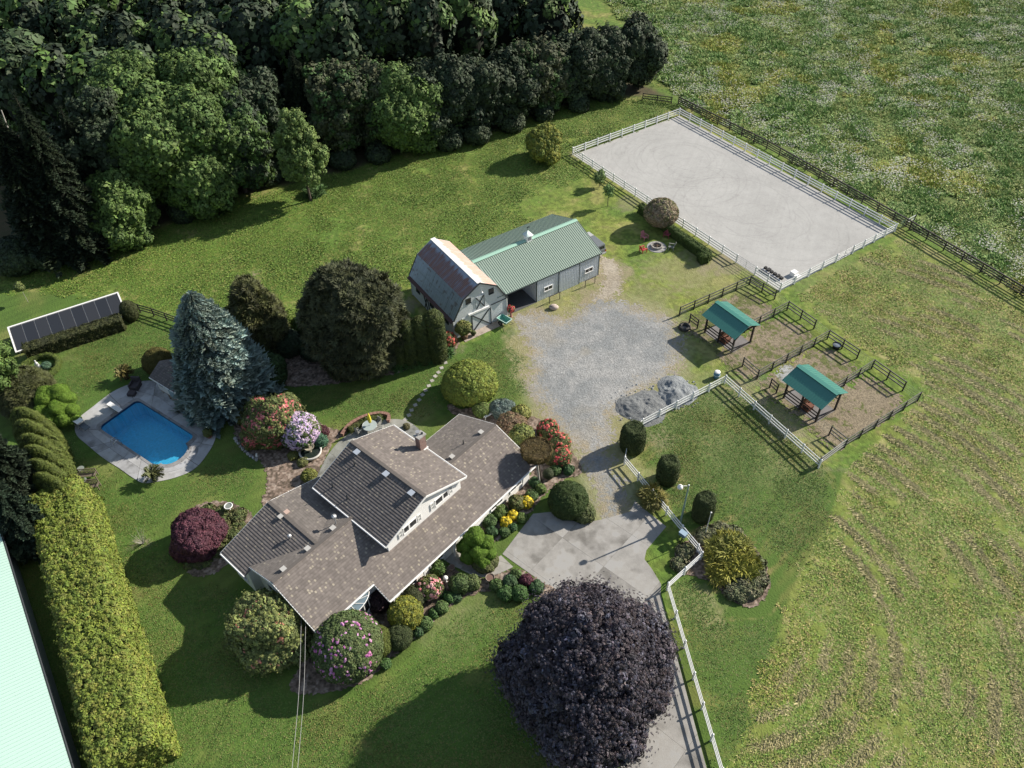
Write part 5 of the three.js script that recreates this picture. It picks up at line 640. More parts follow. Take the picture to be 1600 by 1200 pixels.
[[[-25.57,-69.71,1.37], 'bright green shrub left of the huge dark cedar', C.lime.map((c) => c * 0.7)], [[-23.66,-68.96,1.35], 'mid green shrub against the dark cedar', C.green], [[-25.02,-66.03,1.48], 'dark shaded shrub in front of the bright shrub', C.dark], [[-26.29,-61.17,1.85], 'dark leafy shrub right of the blue spruce foot', C.green.map((c) => c * 0.6)], [[-27.81,-63.95,1.32], 'light green shrub between the cypress and the spruce', C.maple], [[-22.14,-65.18,1.45], 'low shaded shrub at the cedar foot', C.dark]].forEach(([p, l, c]) => shrub('garden_shrub', l, 'shrub', p, { color: c, size: 0.45, density: 1.5, tall: 1.1, amp: 0.22 }));
// four clipped columns by the barn
[[[-12.29,-63.47,5.83,0.85], 'leftmost clipped cypress column beside the cedar'], [[-11.11,-63.63,6.09,0.92], 'second clipped cypress column from the cedar'], [[-9.75,-63.99,6.36,0.92], 'third clipped cypress column from the cedar'], [[-8.23,-64.35,6.8,1.13], 'largest clipped cypress column, nearest the barn']].forEach(([[x, z, H, R], l]) => { const t = thing('cypress_column', l, 'hedge column', x, z, 0, 'clipped columns by the barn'); const g = new THREE.CapsuleGeometry(R, Math.max(0.5, H - R * 1.2), 8, 20); g.scale(1, 1, 1); g.translate(0, (H - R * 1.2) / 2 + R * 0.2, 0); lumpy(g, 0.12, 1.4, x); clothe(t, g, { kind: 'fine', colors: [C.hedgeDk, [0.075, 0.10, 0.02]], size: 0.32, density: 1.5, lift: 0.3 }); part(t, 'inner_foliage', g, coreMat([0.02, 0.03, 0.01])).scale.set(0.92, 0.98, 0.92); });
// three flat-topped columns in the near field, drum and dome shapes
function drum(name, label, [x, z], R, H, o) { const t = thing(name, label, 'topiary', x, z, 0, o.group); const pr = [[0.02, 0], [R * 0.8, 0.0], [R * 0.98, H * 0.25], [R, H * 0.5], [R * 0.94, H * 0.8], [R * 0.74, H * 0.97], [R * 0.66, H], [0.02, H * 0.99]].map(([a, b]) => new THREE.Vector2(a, b)); const sp = new THREE.SplineCurve(pr).getPoints(26); const g = new THREE.LatheGeometry(sp, 26); lumpy(g, 0.05, 1.5, x); clothe(t, g, { kind: 'fine', size: 0.26, density: 1.5, lift: 0.1, rough: 0.15, ...o }); part(t, 'inner_foliage', g, coreMat(o.color.map((c) => c * 0.5))).scale.set(0.95, 0.985, 0.95); return t; }
drum('clipped_column', 'largest clipped drum topiary at the near field gate', [11.77,-50.41], 1.28, 3.1, { color: [0.05, 0.075, 0.018], group: 'clipped drum topiaries in the near field' });
drum('clipped_column', 'middle clipped drum topiary in the near field', [14.57,-46.28], 1.08, 3.0, { color: [0.055, 0.082, 0.02], group: 'clipped drum topiaries in the near field' });
drum('clipped_column', 'clipped drum topiary beside the street lamp', [17.11,-41.87], 1.02, 3.1, { color: [0.05, 0.075, 0.018], group: 'clipped drum topiaries in the near field' });
{ const [x, z, r] = [4.9,-43.35,1.88]; shrub('clipped_dome', 'large clipped green dome at the top of the driveway', 'topiary', [x, z, r], { kind: 'fine', color: [0.05, 0.085, 0.018], size: 0.26, density: 1.6, tall: 0.95, lifted: 0.62, amp: 0.03, rough: 0.15, lift: 0.1 }); }
shrub('low_shrub', 'low olive shrub at the foot of the large clipped dome', 'shrub', [6.39,-42.31,1], { color: [0.09, 0.11, 0.035], size: 0.3, density: 1.5, tall: 0.6 });
{ // flat clipped umbrella topiary by the house corner
  const [x, z] = [2.08,-46.72]; const t = thing('umbrella_topiary', 'flat disc topiary of bronze foliage on a tall stem by the house', 'topiary', x, z); const g = new THREE.CylinderGeometry(1.5, 1.25, 0.9, 30, 4); g.translate(0, 4.2, 0); lumpy(g, 0.06, 1.3, 2); clothe(t, g, { kind: 'fine', colors: [[0.125, 0.085, 0.022], [0.10, 0.075, 0.02]], size: 0.25, density: 1.7, lift: 0.2 }); part(t, 'inner_foliage', g, coreMat([0.05, 0.035, 0.012])).scale.set(0.95, 0.995, 0.95); part(t, 'trunk', bar(V3(0.3, -0.1, 0.5), V3(0, 4, 0), 0.11, 7, 0.07), barkPale); part(t, 'trunk', bar(V3(0.55, -0.1, 0.2), V3(0.1, 4, 0), 0.08, 7, 0.05), barkMat);
}
// globe by the stepping stones
shrub('globe_shrub', 'big yellow green globe shrub beside the stepping stones', 'shrub', [-4.49,-58.59,2.91], { kind: 'leaf', colors: [[0.185, 0.215, 0.03], [0.15, 0.195, 0.028]], size: 0.3, density: 1.9, tall: 0.7, wide: 1.04, deep: 0.95, amp: 0.14, core: [0.05, 0.065, 0.012] });
// rhododendrons near the fountain
const PINK = [[0.70, 0.20, 0.22], [0.74, 0.33, 0.29], [0.66, 0.13, 0.17]], LILAC = [[0.60, 0.46, 0.62], [0.68, 0.56, 0.68], [0.48, 0.35, 0.57]], MAGENTA = [[0.52, 0.22, 0.46], [0.62, 0.34, 0.55], [0.55, 0.18, 0.42]], RED = [[0.55, 0.07, 0.08], [0.62, 0.14, 0.12]], SALMON = [[0.62, 0.24, 0.17], [0.66, 0.33, 0.22]];
shrub('rhododendron', 'tall pink and red rhododendron behind the fountain', 'rhododendron', [-24.38,-53.26,2.77], { colors: [C.rhodo, [0.12, 0.14, 0.04]], size: 0.36, density: 1.5, amp: 0.42, freq: 0.75, deep: 0.95, rough: 1, sprigs: 0.2, flowers: { per: 34, size: 0.14, colors: PINK, keep: (p) => fbm(p.x * 0.8 + 2, p.z * 0.8 + p.y * 0.6, 2) > 0.33 } });
shrub('rhododendron', 'lilac rhododendron in full bloom behind the fountain', 'rhododendron', [-21.56,-52.52,2.02], { colors: [C.rhodo, C.green], size: 0.36, density: 1.0, amp: 0.12, flowers: { per: 40, size: 0.15, colors: LILAC } });
shrub('round_shrub', 'small olive clipped ball left of the pink rhododendron', 'shrub', [-27.83,-55.46,1.03], { kind: 'fine', color: [0.11, 0.115, 0.025], size: 0.26, density: 1.5, tall: 1.15, amp: 0.03 });
shrub('burgundy_shrub', 'small dark burgundy shrub right of the lilac rhododendron', 'shrub', [-19.51,-53.22,0.66], { color: [0.06, 0.012, 0.018], size: 0.26, density: 1.6 });
shrub('blue_green_shrub', 'small blue green shrub above the fountain', 'shrub', [-19.52,-52.05,0.72], { color: [0.05, 0.12, 0.07], size: 0.26, density: 1.6 });
shrub('yellow_shrub', 'small yellow green mound at the patio edge by the roof', 'shrub', [-19.95,-47.7,0.7], { color: [0.14, 0.15, 0.03], size: 0.28, density: 1.6, tall: 0.7 });
shrub('low_shrub', 'low yellow green plant left of the fountain', 'shrub', [-22.03,-50.47,0.52], { color: [0.15, 0.16, 0.04], size: 0.24, density: 1.2, tall: 0.5 });
shrub('low_shrub', 'low green plant below the fountain', 'shrub', [-20.93,-49.61,0.52], { color: [0.12, 0.13, 0.04], size: 0.24, density: 1.2, tall: 0.5 });
// left garden
shrub('japanese_maple', 'mounded purple Japanese maple on the left lawn bed', 'shrub', [-28.47,-40.31,2.21], { kind: 'leaf', colors: [[0.085, 0.024, 0.040], [0.105, 0.032, 0.05], [0.06, 0.016, 0.03]], size: 0.26, density: 2.0, tall: 0.85, amp: 0.4, freq: 0.8, lift: 0.4, rough: 0.9, jitter: 1, core: [0.02, 0.006, 0.01] });
shrub('dark_shrub', 'big dark clipped shrub left of the bright cloud shrub', 'shrub', [-51.37,-58.45,2.8], { kind: 'spray', colors: [[0.075, 0.088, 0.024], [0.055, 0.062, 0.018]], size: 0.34, density: 1.3, amp: 0.1, lift: 0.6, core: [0.015, 0.02, 0.008] });
function cloudShrub(name, label, [x, z, r], list, o) { const t = thing(name, label, 'topiary', x, z); const g = lobes(list.map(([a, b, c, d]) => [a * r, b * r, c * r, d * r]), rng(3)); clothe(t, g, { kind: 'fine', size: 0.24, density: 1.5, rough: 0.12, lift: 0.15, sink: 0.3, ...o }); part(t, 'inner_foliage', lobes(list.map(([a, b, c, d]) => [a * r, b * r, c * r, d * r * 0.93]), rng(3)), coreMat(o.color.map((c) => c * 0.55))); part(t, 'trunk', bar(V3(0, -0.1, 0), V3(0, r * 0.9, 0), 0.1, 7), barkMat); return t; }
cloudShrub('cloud_topiary', 'bright green cloud pruned shrub by the pool deck corner', [-47.45,-56.87,2.27], [[-0.45, 0.95, -0.2, 0.6], [0.1, 1.2, -0.35, 0.5], [0.5, 1.0, -0.1, 0.42], [0.2, 0.85, 0.35, 0.48], [0.75, 0.7, 0.3, 0.36], [-0.5, 0.75, 0.4, 0.45], [0.45, 0.55, 0.7, 0.34], [-0.1, 0.6, 0.65, 0.4], [0.9, 0.4, 0.55, 0.26]], { color: [0.125, 0.225, 0.018] });
cloudShrub('cloud_topiary', 'bright green cloud pruned shrub by the front walk', [-3.44,-38.62,1.58], [[-0.15, 1.35, -0.2, 0.62], [0.5, 1.15, 0.05, 0.45], [-0.5, 0.95, 0.1, 0.5], [0.1, 0.85, 0.5, 0.58], [-0.55, 0.6, 0.55, 0.42], [0.7, 0.7, 0.45, 0.38], [0.3, 0.45, 0.85, 0.4], [-0.85, 0.6, -0.1, 0.36]], { color: [0.115, 0.215, 0.016] });
shrub('ground_cover', 'low ground cover at the foot of the front walk cloud shrub', 'shrub', [-2.8,-37.67,1.13], { color: [0.10, 0.11, 0.035], size: 0.26, density: 1.4, tall: 0.4 });
// hedges: extruded rounded boxes along a line
function hedge(name, label, a, b, W, H, o = {}) { const L = Math.hypot(b[0] - a[0], b[1] - a[1]), t = thing(name, label, 'hedge', (a[0] + b[0]) / 2, (a[1] + b[1]) / 2, Math.atan2(-(b[1] - a[1]), b[0] - a[0]), o.group); const rr = Math.min(W, H) * (o.round ?? 0.2), s = new THREE.Shape(), w = W / 2; s.moveTo(-w, 0); s.lineTo(w, 0); s.lineTo(w * (o.taper ?? 0.95), H - rr); s.quadraticCurveTo(w * (o.taper ?? 0.95), H, w - rr, H); s.lineTo(-w + rr, H); s.quadraticCurveTo(-w * (o.taper ?? 0.95), H, -w * (o.taper ?? 0.95), H - rr); let g = new THREE.ExtrudeGeometry(s, { depth: L, steps: Math.ceil(L / 0.6), bevelEnabled: false, curveSegments: 4 }); g.translate(0, 0, -L / 2); g.rotateY(Math.PI / 2); if (o.amp) lumpy(g, o.amp, 0.7, L); clothe(t, g, { kind: 'fine', size: 0.3, density: 1.5, rough: 0.2, lift: 0.15, ...o }); const c = part(t, 'inner_foliage', g, coreMat((o.core || (o.colors ? o.colors[0] : o.color).map((k) => k * 0.5)))); c.scale.set(0.985, 0.96, 0.93); return t; }
hedge('tall_hedge', 'massive yellow green clipped hedge along the left boundary', [-41.88,-44.31], [-27.51,-20.47], 5.4, 4.3, { kind: 'leaf', colors: [[0.145, 0.185, 0.024], [0.12, 0.165, 0.022], [0.18, 0.195, 0.035], [0.16, 0.205, 0.026]], size: 0.32, density: 1.9, round: 0.3, taper: 0.85, amp: 0.3, rough: 0.7, jitter: 0.9, sprigs: 0.1, core: [0.03, 0.04, 0.008] });
[[[-45.64,-51.17,7.06,2.18], 'first'], [[-44.87,-49.74,6.89,2.16], 'second'], [[-43.87,-48.19,6.64,2.12], 'third'], [[-43.07,-46.91,6.48,2.1], 'fourth'], [[-42.3,-45.52,6.14,2], 'fifth'], [[-41.65,-44.45,5.61,1.78], 'sixth']].forEach(([[x, z, H, R], nth]) => { const t = thing('boundary_cypress', nth + ' clipped cypress dome from the pool end of the boundary row', 'hedge column', x - 0.5, z, 0, 'clipped domes of the boundary row'); const g = new THREE.SphereGeometry(1, 22, 16); g.scale(R * 1.15, H * 0.62, R * 0.44); g.rotateY(-0.25); g.translate(0, H * 0.42, 0); lumpy(g, 0.08, 1.2, x); clothe(t, g, { kind: 'fine', colors: [[0.11, 0.145, 0.024], [0.09, 0.12, 0.02]], size: 0.28, density: 1.8, lift: 0.3, rough: 0.7, jitter: 0.9 }); part(t, 'inner_foliage', g, coreMat([0.03, 0.04, 0.01])).scale.set(0.94, 0.98, 0.94); });
hedge('panel_hedge', 'dark clipped hedge in front of the solar panels', [-55.07,-66.27], [-45.77,-71.36], 1.5, 1.75, { colors: [[0.045, 0.055, 0.016], [0.06, 0.07, 0.018]], round: 0.12 });
shrub('clipped_cone', 'dark clipped egg shaped shrub at the end of the solar panels', 'topiary', [-45.33,-72.74,1], { kind: 'fine', color: [0.05, 0.062, 0.016], size: 0.26, density: 1.6, tall: 1.5, amp: 0.03 });
shrub('round_shrub', 'bronze clipped ball beside the pool house', 'shrub', [-39.17,-63.64,1.6], { kind: 'fine', color: [0.10, 0.09, 0.018], size: 0.28, density: 1.6, tall: 1.0, amp: 0.03 });
hedge('fire_pit_hedge', 'low clipped green hedge between the fire pit and the arena', [18.41,-93.03], [25.45,-81.06], 1.0, 1.3, { color: [0.065, 0.11, 0.018] });
hedge('fire_pit_hedge', 'short return of the low hedge near the tube gate', [25.31,-81.2], [24.26,-80.84], 1.0, 1.25, { color: [0.065, 0.11, 0.018] });
{ const [x, z] = [-53.01,-64.29]; const t = thing('ring_hedge', 'circular low box hedge around a small statue', 'hedge', x, z); const g = new THREE.TorusGeometry(2.0, 0.3, 8, 40); g.rotateX(Math.PI / 2); g.scale(1, 1.3, 1); g.translate(0, 0.3, 0); clothe(t, g, { kind: 'fine', color: [0.105, 0.15, 0.02], size: 0.24, density: 1.6, rough: 0.1 }); part(t, 'inner_foliage', g, coreMat([0.04, 0.06, 0.01])); const s = thing('garden_statue', 'small pale statue on a plinth inside the circular hedge', 'statue', x, z); part(s, 'plinth', merge([boxG(0.4, 0.5, 0.4, 0, 0.25, 0), boxG(0.5, 0.06, 0.5, 0, 0.53, 0)]), offWhite); const pr = [[0.02, 0.56], [0.17, 0.58], [0.13, 0.75], [0.17, 0.95], [0.14, 1.12], [0.06, 1.2], [0.05, 1.25], [0.09, 1.34], [0.07, 1.44], [0.01, 1.48]].map(([a, b]) => new THREE.Vector2(a, b)); part(s, 'figure', merge([new THREE.LatheGeometry(pr, 12), bar(V3(0.14, 1.05, 0), V3(0.3, 0.85, 0.1), 0.04, 6), bar(V3(-0.14, 1.05, 0), V3(-0.22, 0.8, 0.12), 0.04, 6)]), offWhite); shrub('low_shrub', 'small blue green plant inside the circular hedge', 'shrub', [-52.28,-64.52,0.49], { color: [0.06, 0.12, 0.07], size: 0.22, density: 1.5 }); }
// far left trees beyond the boundary row
conifer('dark_fir', 'dark fir behind the boundary row at the left edge', 'tree', [-45.17,-44.57,14.15,2.98], { color: C.fir, n: 220, thick: 1.4 });
conifer('dark_fir', 'dark fir tip showing at the left edge above the mint roof', 'tree', [-42.81,-40.26,11.93,2.22], { color: [0.03, 0.055, 0.03], n: 200, thick: 1.4 });
broadleaf('garden_tree', 'pale green tree at the left edge below the solar panels', 'tree', [-52.78,-58.16,10.89,2.04], { colors: [C.maple, C.mapleLt], size: 0.5, density: 1.7, n: 14, core: [0.02, 0.04, 0.01] });
byX([[-27.35,-43.86,0.76], [-25.92,-43.37,0.75], [-26.94,-39.78,0.74], [-26.26,-41.32,0.81], [-27.88,-38.48,0.67], [-28.91,-44.06,0.7], [-27.25,-42.26,0.82], [-25.61,-42.02,0.62], [-28.89,-38.4,0.55]]).forEach((p, i) => shrub('ground_cover', NTH[i] + ' low ground cover mat round the purple maple counted from the left', 'shrub', p, { colors: [[0.10, 0.125, 0.035], [0.12, 0.11, 0.045], [0.075, 0.10, 0.03]], size: 0.28, density: 1.4, tall: 0.28, amp: 0.2, rough: 0.8, group: 'ground cover round the purple maple' }));
// house front shrubs
shrub('rhododendron', 'large coral rhododendron below the left house corner', 'rhododendron', [-19.9,-30.37,2.95], { colors: [[0.16, 0.19, 0.06], [0.21, 0.235, 0.07], [0.10, 0.125, 0.04]], size: 0.36, density: 1.6, amp: 0.42, freq: 0.7, tall: 0.85, rough: 1.1, sprigs: 0.35, jitter: 1, flowers: { per: 5.5, size: 0.13, colors: SALMON, keep: (p) => fbm(p.x * 0.9 + 9, p.z * 0.9 + p.y * 0.5, 2) > 0.36 } });
shrub('rhododendron', 'large clipped ball with pink flowers below the bay window', 'rhododendron', [-13.55,-29.17,2.76], { kind: 'leaf', colors: [[0.07, 0.105, 0.03], [0.09, 0.12, 0.04]], size: 0.28, density: 1.8, amp: 0.04, tall: 0.85, flowers: { per: 5, size: 0.15, colors: MAGENTA, keep: (p) => fbm(p.x * 0.9 + 4, p.z * 0.9 + p.y * 0.5, 2) > 0.52 } });
shrub('clipped_ball', 'lime clipped ball touching the pink flowered ball', 'shrub', [-11.47,-29.97,1.34], { kind: 'fine', color: [0.105, 0.135, 0.022], size: 0.26, density: 1.6, amp: 0.03 });
shrub('clipped_ball', 'yellow variegated clipped ball by the house wall', 'shrub', [-9.34,-32.41,1.41], { kind: 'leaf', colors: [[0.20, 0.20, 0.02], [0.12, 0.14, 0.022]], size: 0.24, density: 1.8, amp: 0.04, tall: 0.85 });
shrub('clipped_ball', 'dark green clipped ball nearest the front lawn', 'shrub', [-9.73,-30.45,1.13], { kind: 'fine', color: [0.05, 0.072, 0.02], size: 0.26, density: 1.6, amp: 0.03, tall: 0.85 });
shrub('clipped_ball', 'grey green clipped ball under the eave by the pink azalea', 'shrub', [-8.7,-34.12,0.99], { kind: 'fine', color: [0.075, 0.09, 0.035], size: 0.26, density: 1.6, amp: 0.03 });
shrub('azalea', 'pink azalea beside the house wall and front walk', 'rhododendron', [-7.55,-34.84,1.05], { colors: [[0.12, 0.13, 0.03], [0.10, 0.12, 0.04]], size: 0.3, density: 1.3, amp: 0.2, flowers: { per: 9, size: 0.17, colors: [[0.66, 0.24, 0.27], [0.62, 0.33, 0.33]] } });
shrub('leafy_shrub', 'light green shrub under the eave at the front walk', 'shrub', [-6.92,-37.01,0.68], { color: C.maple, size: 0.3, density: 1.6 });
shrub('leafy_shrub', 'rounded green shrub between the azalea and the walk bend', 'shrub', [-4.97,-35.3,0.83], { color: [0.05, 0.085, 0.02], size: 0.3, density: 1.6 });
shrub('leafy_shrub', 'glossy leafed shrub beside the round planter', 'shrub', [-3.88,-35.44,0.61], { color: [0.09, 0.12, 0.035], size: 0.3, density: 1.5, amp: 0.2 });
shrub('burgundy_shrub', 'wine red shrub in the bed by the driveway', 'shrub', [0.74,-35.6,0.5], { color: [0.085, 0.02, 0.035], size: 0.24, density: 1.6 });
byX([[-0.64,-35.4,0.61], [-1.04,-34.34,0.66], [0.15,-34.31,0.66], [-1.85,-35.25,0.5], [1.59,-34.86,0.55], [-0.13,-36.22,0.45], [-5.83,-34.24,0.44], [-6.45,-34.65,0.39], [-6.43,-33.27,0.49], [-7.74,-31.78,0.54], [-8.24,-31.16,0.43], [-10.72,-28.5,0.43], [-7.06,-32.76,0.38], [-5.18,-34.24,0.39], [-12.04,-31.84,0.44]]).forEach((p, i) => shrub('bedding_plant', NTH[i] + ' low green plant of the front house bed counted from the left', 'plant', p, { color: [[0.07, 0.12, 0.03], [0.05, 0.11, 0.025], [0.04, 0.085, 0.03]][i % 3], size: 0.26, density: 1.4, tall: 0.75, amp: 0.2, group: 'low plants in the front bed' }));
shrub('dark_shrub', 'very dark purple shrub in the shade beside the bay window', 'shrub', [-11.86,-33.96,1.11], { color: [0.03, 0.014, 0.018], size: 0.32, density: 1.5, tall: 0.7 });
// right bed of the house
shrub('heather', 'rusty brown flowering mound behind the right gable', 'shrub', [-0.12,-53.38,1.6], { colors: [[0.20, 0.125, 0.075], [0.16, 0.12, 0.06], [0.24, 0.16, 0.10]], size: 0.3, density: 1.5, tall: 0.5, amp: 0.2 });
shrub('silver_shrub', 'silver blue mound at the top of the right bed', 'shrub', [-1.08,-55.68,1.31], { colors: [C.grey, [0.10, 0.14, 0.13]], size: 0.3, density: 1.5, tall: 0.55, amp: 0.2 });
shrub('yellow_shrub', 'yellow green shrub near the gravel edge of the right bed', 'shrub', [0.77,-54.94,0.91], { color: [0.20, 0.20, 0.05], size: 0.3, density: 1.5, amp: 0.2 });
shrub('yellow_shrub', 'yellow green rhododendron beside the disc topiary', 'shrub', [0.82,-51.75,1.14], { colors: [[0.19, 0.20, 0.05], [0.12, 0.15, 0.04]], size: 0.32, density: 1.5, amp: 0.2 });
shrub('green_shrub', 'bright green shrub behind the white ornament', 'shrub', [-3.28,-55.67,0.85], { color: [0.10, 0.14, 0.03], size: 0.3, density: 1.5 });
[[[3.5,-52.57,1.02], 'red rhododendron at the top of the gravel lane bend'], [[4.55,-50.66,1], 'red rhododendron against the gravel lane'], [[4.62,-48.88,0.93], 'red rhododendron lowest along the gravel lane']].forEach(([p, l]) => shrub('rhododendron', l, 'rhododendron', p, { colors: [[0.13, 0.14, 0.045], [0.10, 0.12, 0.035]], size: 0.3, density: 1.2, amp: 0.15, flowers: { per: 9, size: 0.17, colors: RED } }));
shrub('yellow_shrub', 'tan green rhododendron between the disc stem and the red ones', 'shrub', [3.69,-49.04,0.68], { color: [0.17, 0.16, 0.06], size: 0.3, density: 1.5 });
shrub('clipped_ball', 'small grey green clipped ball right of the house gable', 'shrub', [3.27,-47.05,0.49], { kind: 'fine', color: [0.08, 0.10, 0.05], size: 0.22, density: 1.6, tall: 1.2, amp: 0.03 });
[[[1.06,-43.79,0.53], 'large yellow azalea nearest the clipped dome'], [[-0.28,-42.43,0.41], 'middle yellow azalea along the driveway bed'], [[-0.94,-41.65,0.47], 'lowest yellow azalea along the driveway bed']].forEach(([p, l]) => shrub('yellow_azalea', l, 'azalea', p, { color: [0.3, 0.25, 0.02], size: 0.24, density: 1.2, flowers: { per: 26, size: 0.16, colors: [[0.75, 0.55, 0.02], [0.78, 0.62, 0.05]] } }));
shrub('leafy_shrub', 'bronze green shrub beside the large yellow azalea', 'shrub', [0.1,-43.67,0.71], { colors: [[0.13, 0.12, 0.04], [0.09, 0.11, 0.03]], size: 0.28, density: 1.5, amp: 0.2 });
byX([[-1.52,-42.83,0.71], [-2.41,-41.81,0.64], [-2.24,-40.69,0.52], [-1.08,-40.6,0.46], [-0.37,-41.15,0.41], [0.54,-42.16,0.47], [1.52,-44.66,0.54], [2.46,-45.4,0.48], [4,-47.68,0.49], [5.24,-47.63,0.49], [1.88,-46.19,0.49]]).forEach((p, i) => shrub('bedding_plant', NTH[i] + ' low green plant along the right house wall counted from the left', 'plant', p, { color: [[0.06, 0.11, 0.03], [0.035, 0.085, 0.025], [0.09, 0.14, 0.03]][i % 3], size: 0.26, density: 1.4, tall: 0.7, amp: 0.2, group: 'low plants along the right wall' }));
// barn side plants
shrub('rhododendron', 'coral red rhododendron at the barn corner', 'rhododendron', [-7.16,-66.6,0.93], { colors: [[0.13, 0.13, 0.04]], size: 0.3, density: 1.2, flowers: { per: 10, size: 0.2, colors: [[0.6, 0.12, 0.09], [0.6, 0.3, 0.16]] } });
{ const a = [-12.63,-62.96], b = [-7.37,-65.06]; for (let i = 0; i < 9; i++) { const t = i / 8; shrub('border_lily', NTH[i] + ' green lily clump below the clipped columns counted from the cedar', 'plant', [mix(a[0], b[0], t), mix(a[1], b[1], t), 0.62 + 0.08 * Math.sin(i * 3)], { kind: 'spray', colors: [[0.05, 0.12, 0.03], [0.07, 0.15, 0.035]], size: 0.5, density: 1.6, tall: 0.55, lift: 0.9, group: 'lilies below the clipped columns' }); } }
byX([[-32.28,-56.57,0.64], [-31.49,-56.91,0.64], [-30.51,-57.06,0.64], [-29.66,-57.43,0.57]]).forEach((p, i) => shrub('border_lily', NTH[i] + ' bright lily clump below the blue spruce counted from the pool', 'plant', p, { kind: 'spray', colors: [[0.06, 0.13, 0.03]], size: 0.42, density: 1.6, tall: 0.6, lift: 0.9, group: 'lilies below the blue spruce' }));
// copper tree over the driveway
broadleaf('copper_tree', 'large purple leaved copper tree over the lower driveway', 'tree', [...[4.93,-25.17], 11, 8.4], { colors: [[0.066, 0.056, 0.072], [0.11, 0.097, 0.122], [0.035, 0.026, 0.036]], size: 0.36, density: 1.7, n: 60, lobe: 0.24, rough: 2.2, jitter: 2, sink: -0.2, vary: 0.5, sprigs: 0.8, sprigLen: 2.1, cone: true, base: 0.15, core: [0.012, 0.009, 0.012], trunk: 0.3 });
// juniper island
[[[18.69,-37.57,1.75], 'spreading golden juniper in the island by the fence corner', [[0.30, 0.29, 0.04], [0.21, 0.22, 0.04]], 0.42], [[17.74,-36.14,1.16], 'lower golden juniper in the island by the fence corner', [[0.27, 0.26, 0.04]], 0.4], [[19.58,-36.4,1.17], 'right golden juniper in the island', [[0.24, 0.25, 0.04]], 0.4]].forEach(([p, l, c, tl]) => shrub('juniper', l, 'shrub', p, { kind: 'spray', colors: c, size: 0.6, density: 1.5, tall: tl, amp: 0.2, lift: 0.5 }));
byX([[17.34,-39.63,1.07], [18.4,-40.02,0.95], [19.71,-34.56,1.15], [20.7,-35.18,0.81], [18.5,-34.01,0.91], [19.51,-39.79,0.84], [14.89,-38.13,0.81], [14.22,-36.86,0.69], [20.8,-36.76,0.82]]).forEach((p, i) => shrub('heath_mound', NTH[i] + ' grey green heath mound round the junipers counted from the left', 'shrub', p, { colors: [[0.13, 0.13, 0.07], [0.10, 0.115, 0.05]], size: 0.36, density: 1.5, tall: 0.3, amp: 0.15, group: 'heath mounds round the junipers' }));
shrub('broom_bush', 'thin yellow green bush growing through the white fence', 'shrub', [12.82,-43.82,0.96], { kind: 'spray', colors: [[0.15, 0.14, 0.03]], size: 0.5, density: 0.9, lift: 0.8, corescale: 0.4 });
shrub('weed_tuft', 'green weeds under the lone pale tree', 'plant', [-27.71,-99.97,1.35], { kind: 'spray', color: [0.06, 0.13, 0.03], size: 0.5, density: 1, tall: 0.4, lift: 1 });
{ const t = thing('bare_shrub', 'small leafless shrub on the left lawn', 'shrub', ...[-33.96,-40.65]); const r = rng(6); for (let i = 0; i < 16; i++) { const a = i * 2.4, L = 1 + r() * 0.6; part(t, 'twig', bar(V3(0, 0, 0), V3(Math.cos(a) * L * 0.55, L, Math.sin(a) * L * 0.55), 0.018, 5, 0.006), barkPale); } }
{ const t = thing('sapling', 'thin young sapling on the back lawn left of the solar panels', 'tree', ...[-59.58,-76.67]); part(t, 'trunk', bar(V3(0, 0, 0), V3(0.1, 2.6, 0), 0.03, 6, 0.01), barkPale); const g = ball(0.5, 0.6, 0.5, 2.4, { amp: 0.1 }); clothe(t, g, { color: [0.11, 0.14, 0.04], size: 0.26, density: 0.8, seed: 4 }); }

// ---------------------------------------------------------------- grass, hay and meadow
function patch(seed, size, n, len, wid, lean, palette) { const r = rng(seed), gs = []; for (let i = 0; i < n; i++) { const g = bladeTuft(seed * 100 + i, 5, len * (0.6 + 0.8 * r()), wid, { lean, base: len * 0.45, bend: 0.6, vary: 0.3 }); const c = palette[Math.floor(r() * palette.length)], A = g.attributes.color.array; for (let k = 0; k < A.length; k += 3) { A[k] *= c[0]; A[k + 1] *= c[1]; A[k + 2] *= c[2]; } g.translate((r() - 0.5) * size, 0, (r() - 0.5) * size); gs.push(g); } return mergeGeometries(gs); }
const onGrass = (x, z, m) => sdPoly(yardPoly, x, z) > m && sdPoly(drivePoly, x, z) > 0.2;
function strew(name, label, cat, geos, n, ext, test, sc, seed) { const r = rng(seed), L = geos.map(() => []); let i = 0, tries = 0; while (i < n && tries++ < n * 30) { const x = mix(ext[0], ext[1], r()), z = mix(ext[2], ext[3], r()), k = test(x, z, r); if (!k) continue; L[i % geos.length].push({ p: V3(k.x ?? x, 0, k.z ?? z), q: new THREE.Quaternion().setFromAxisAngle(UP, k.a ?? r() * 6.283), s: V3(sc * (0.85 + 0.3 * r()), sc * (0.6 + 0.8 * r()) * (k.h || 1), sc * (0.85 + 0.3 * r())), c: k.c || [1, 1, 1] }); i++; } const G = new THREE.Group(); G.name = name; scene.add(G); tag(G, label, cat, undefined, 'stuff'); L.forEach((l, k) => { if (l.length) copies(G, 'blades', geos[k], leafMat, l); }); return G; }
const hayPal = [[0.30, 0.265, 0.105], [0.165, 0.235, 0.034], [0.135, 0.215, 0.03], [0.20, 0.23, 0.045]];
const hayGeo = [1, 2, 3, 4].map((s) => patch(s + 20, 2.0, 56, 0.13, 0.07, 2.2, hayPal));
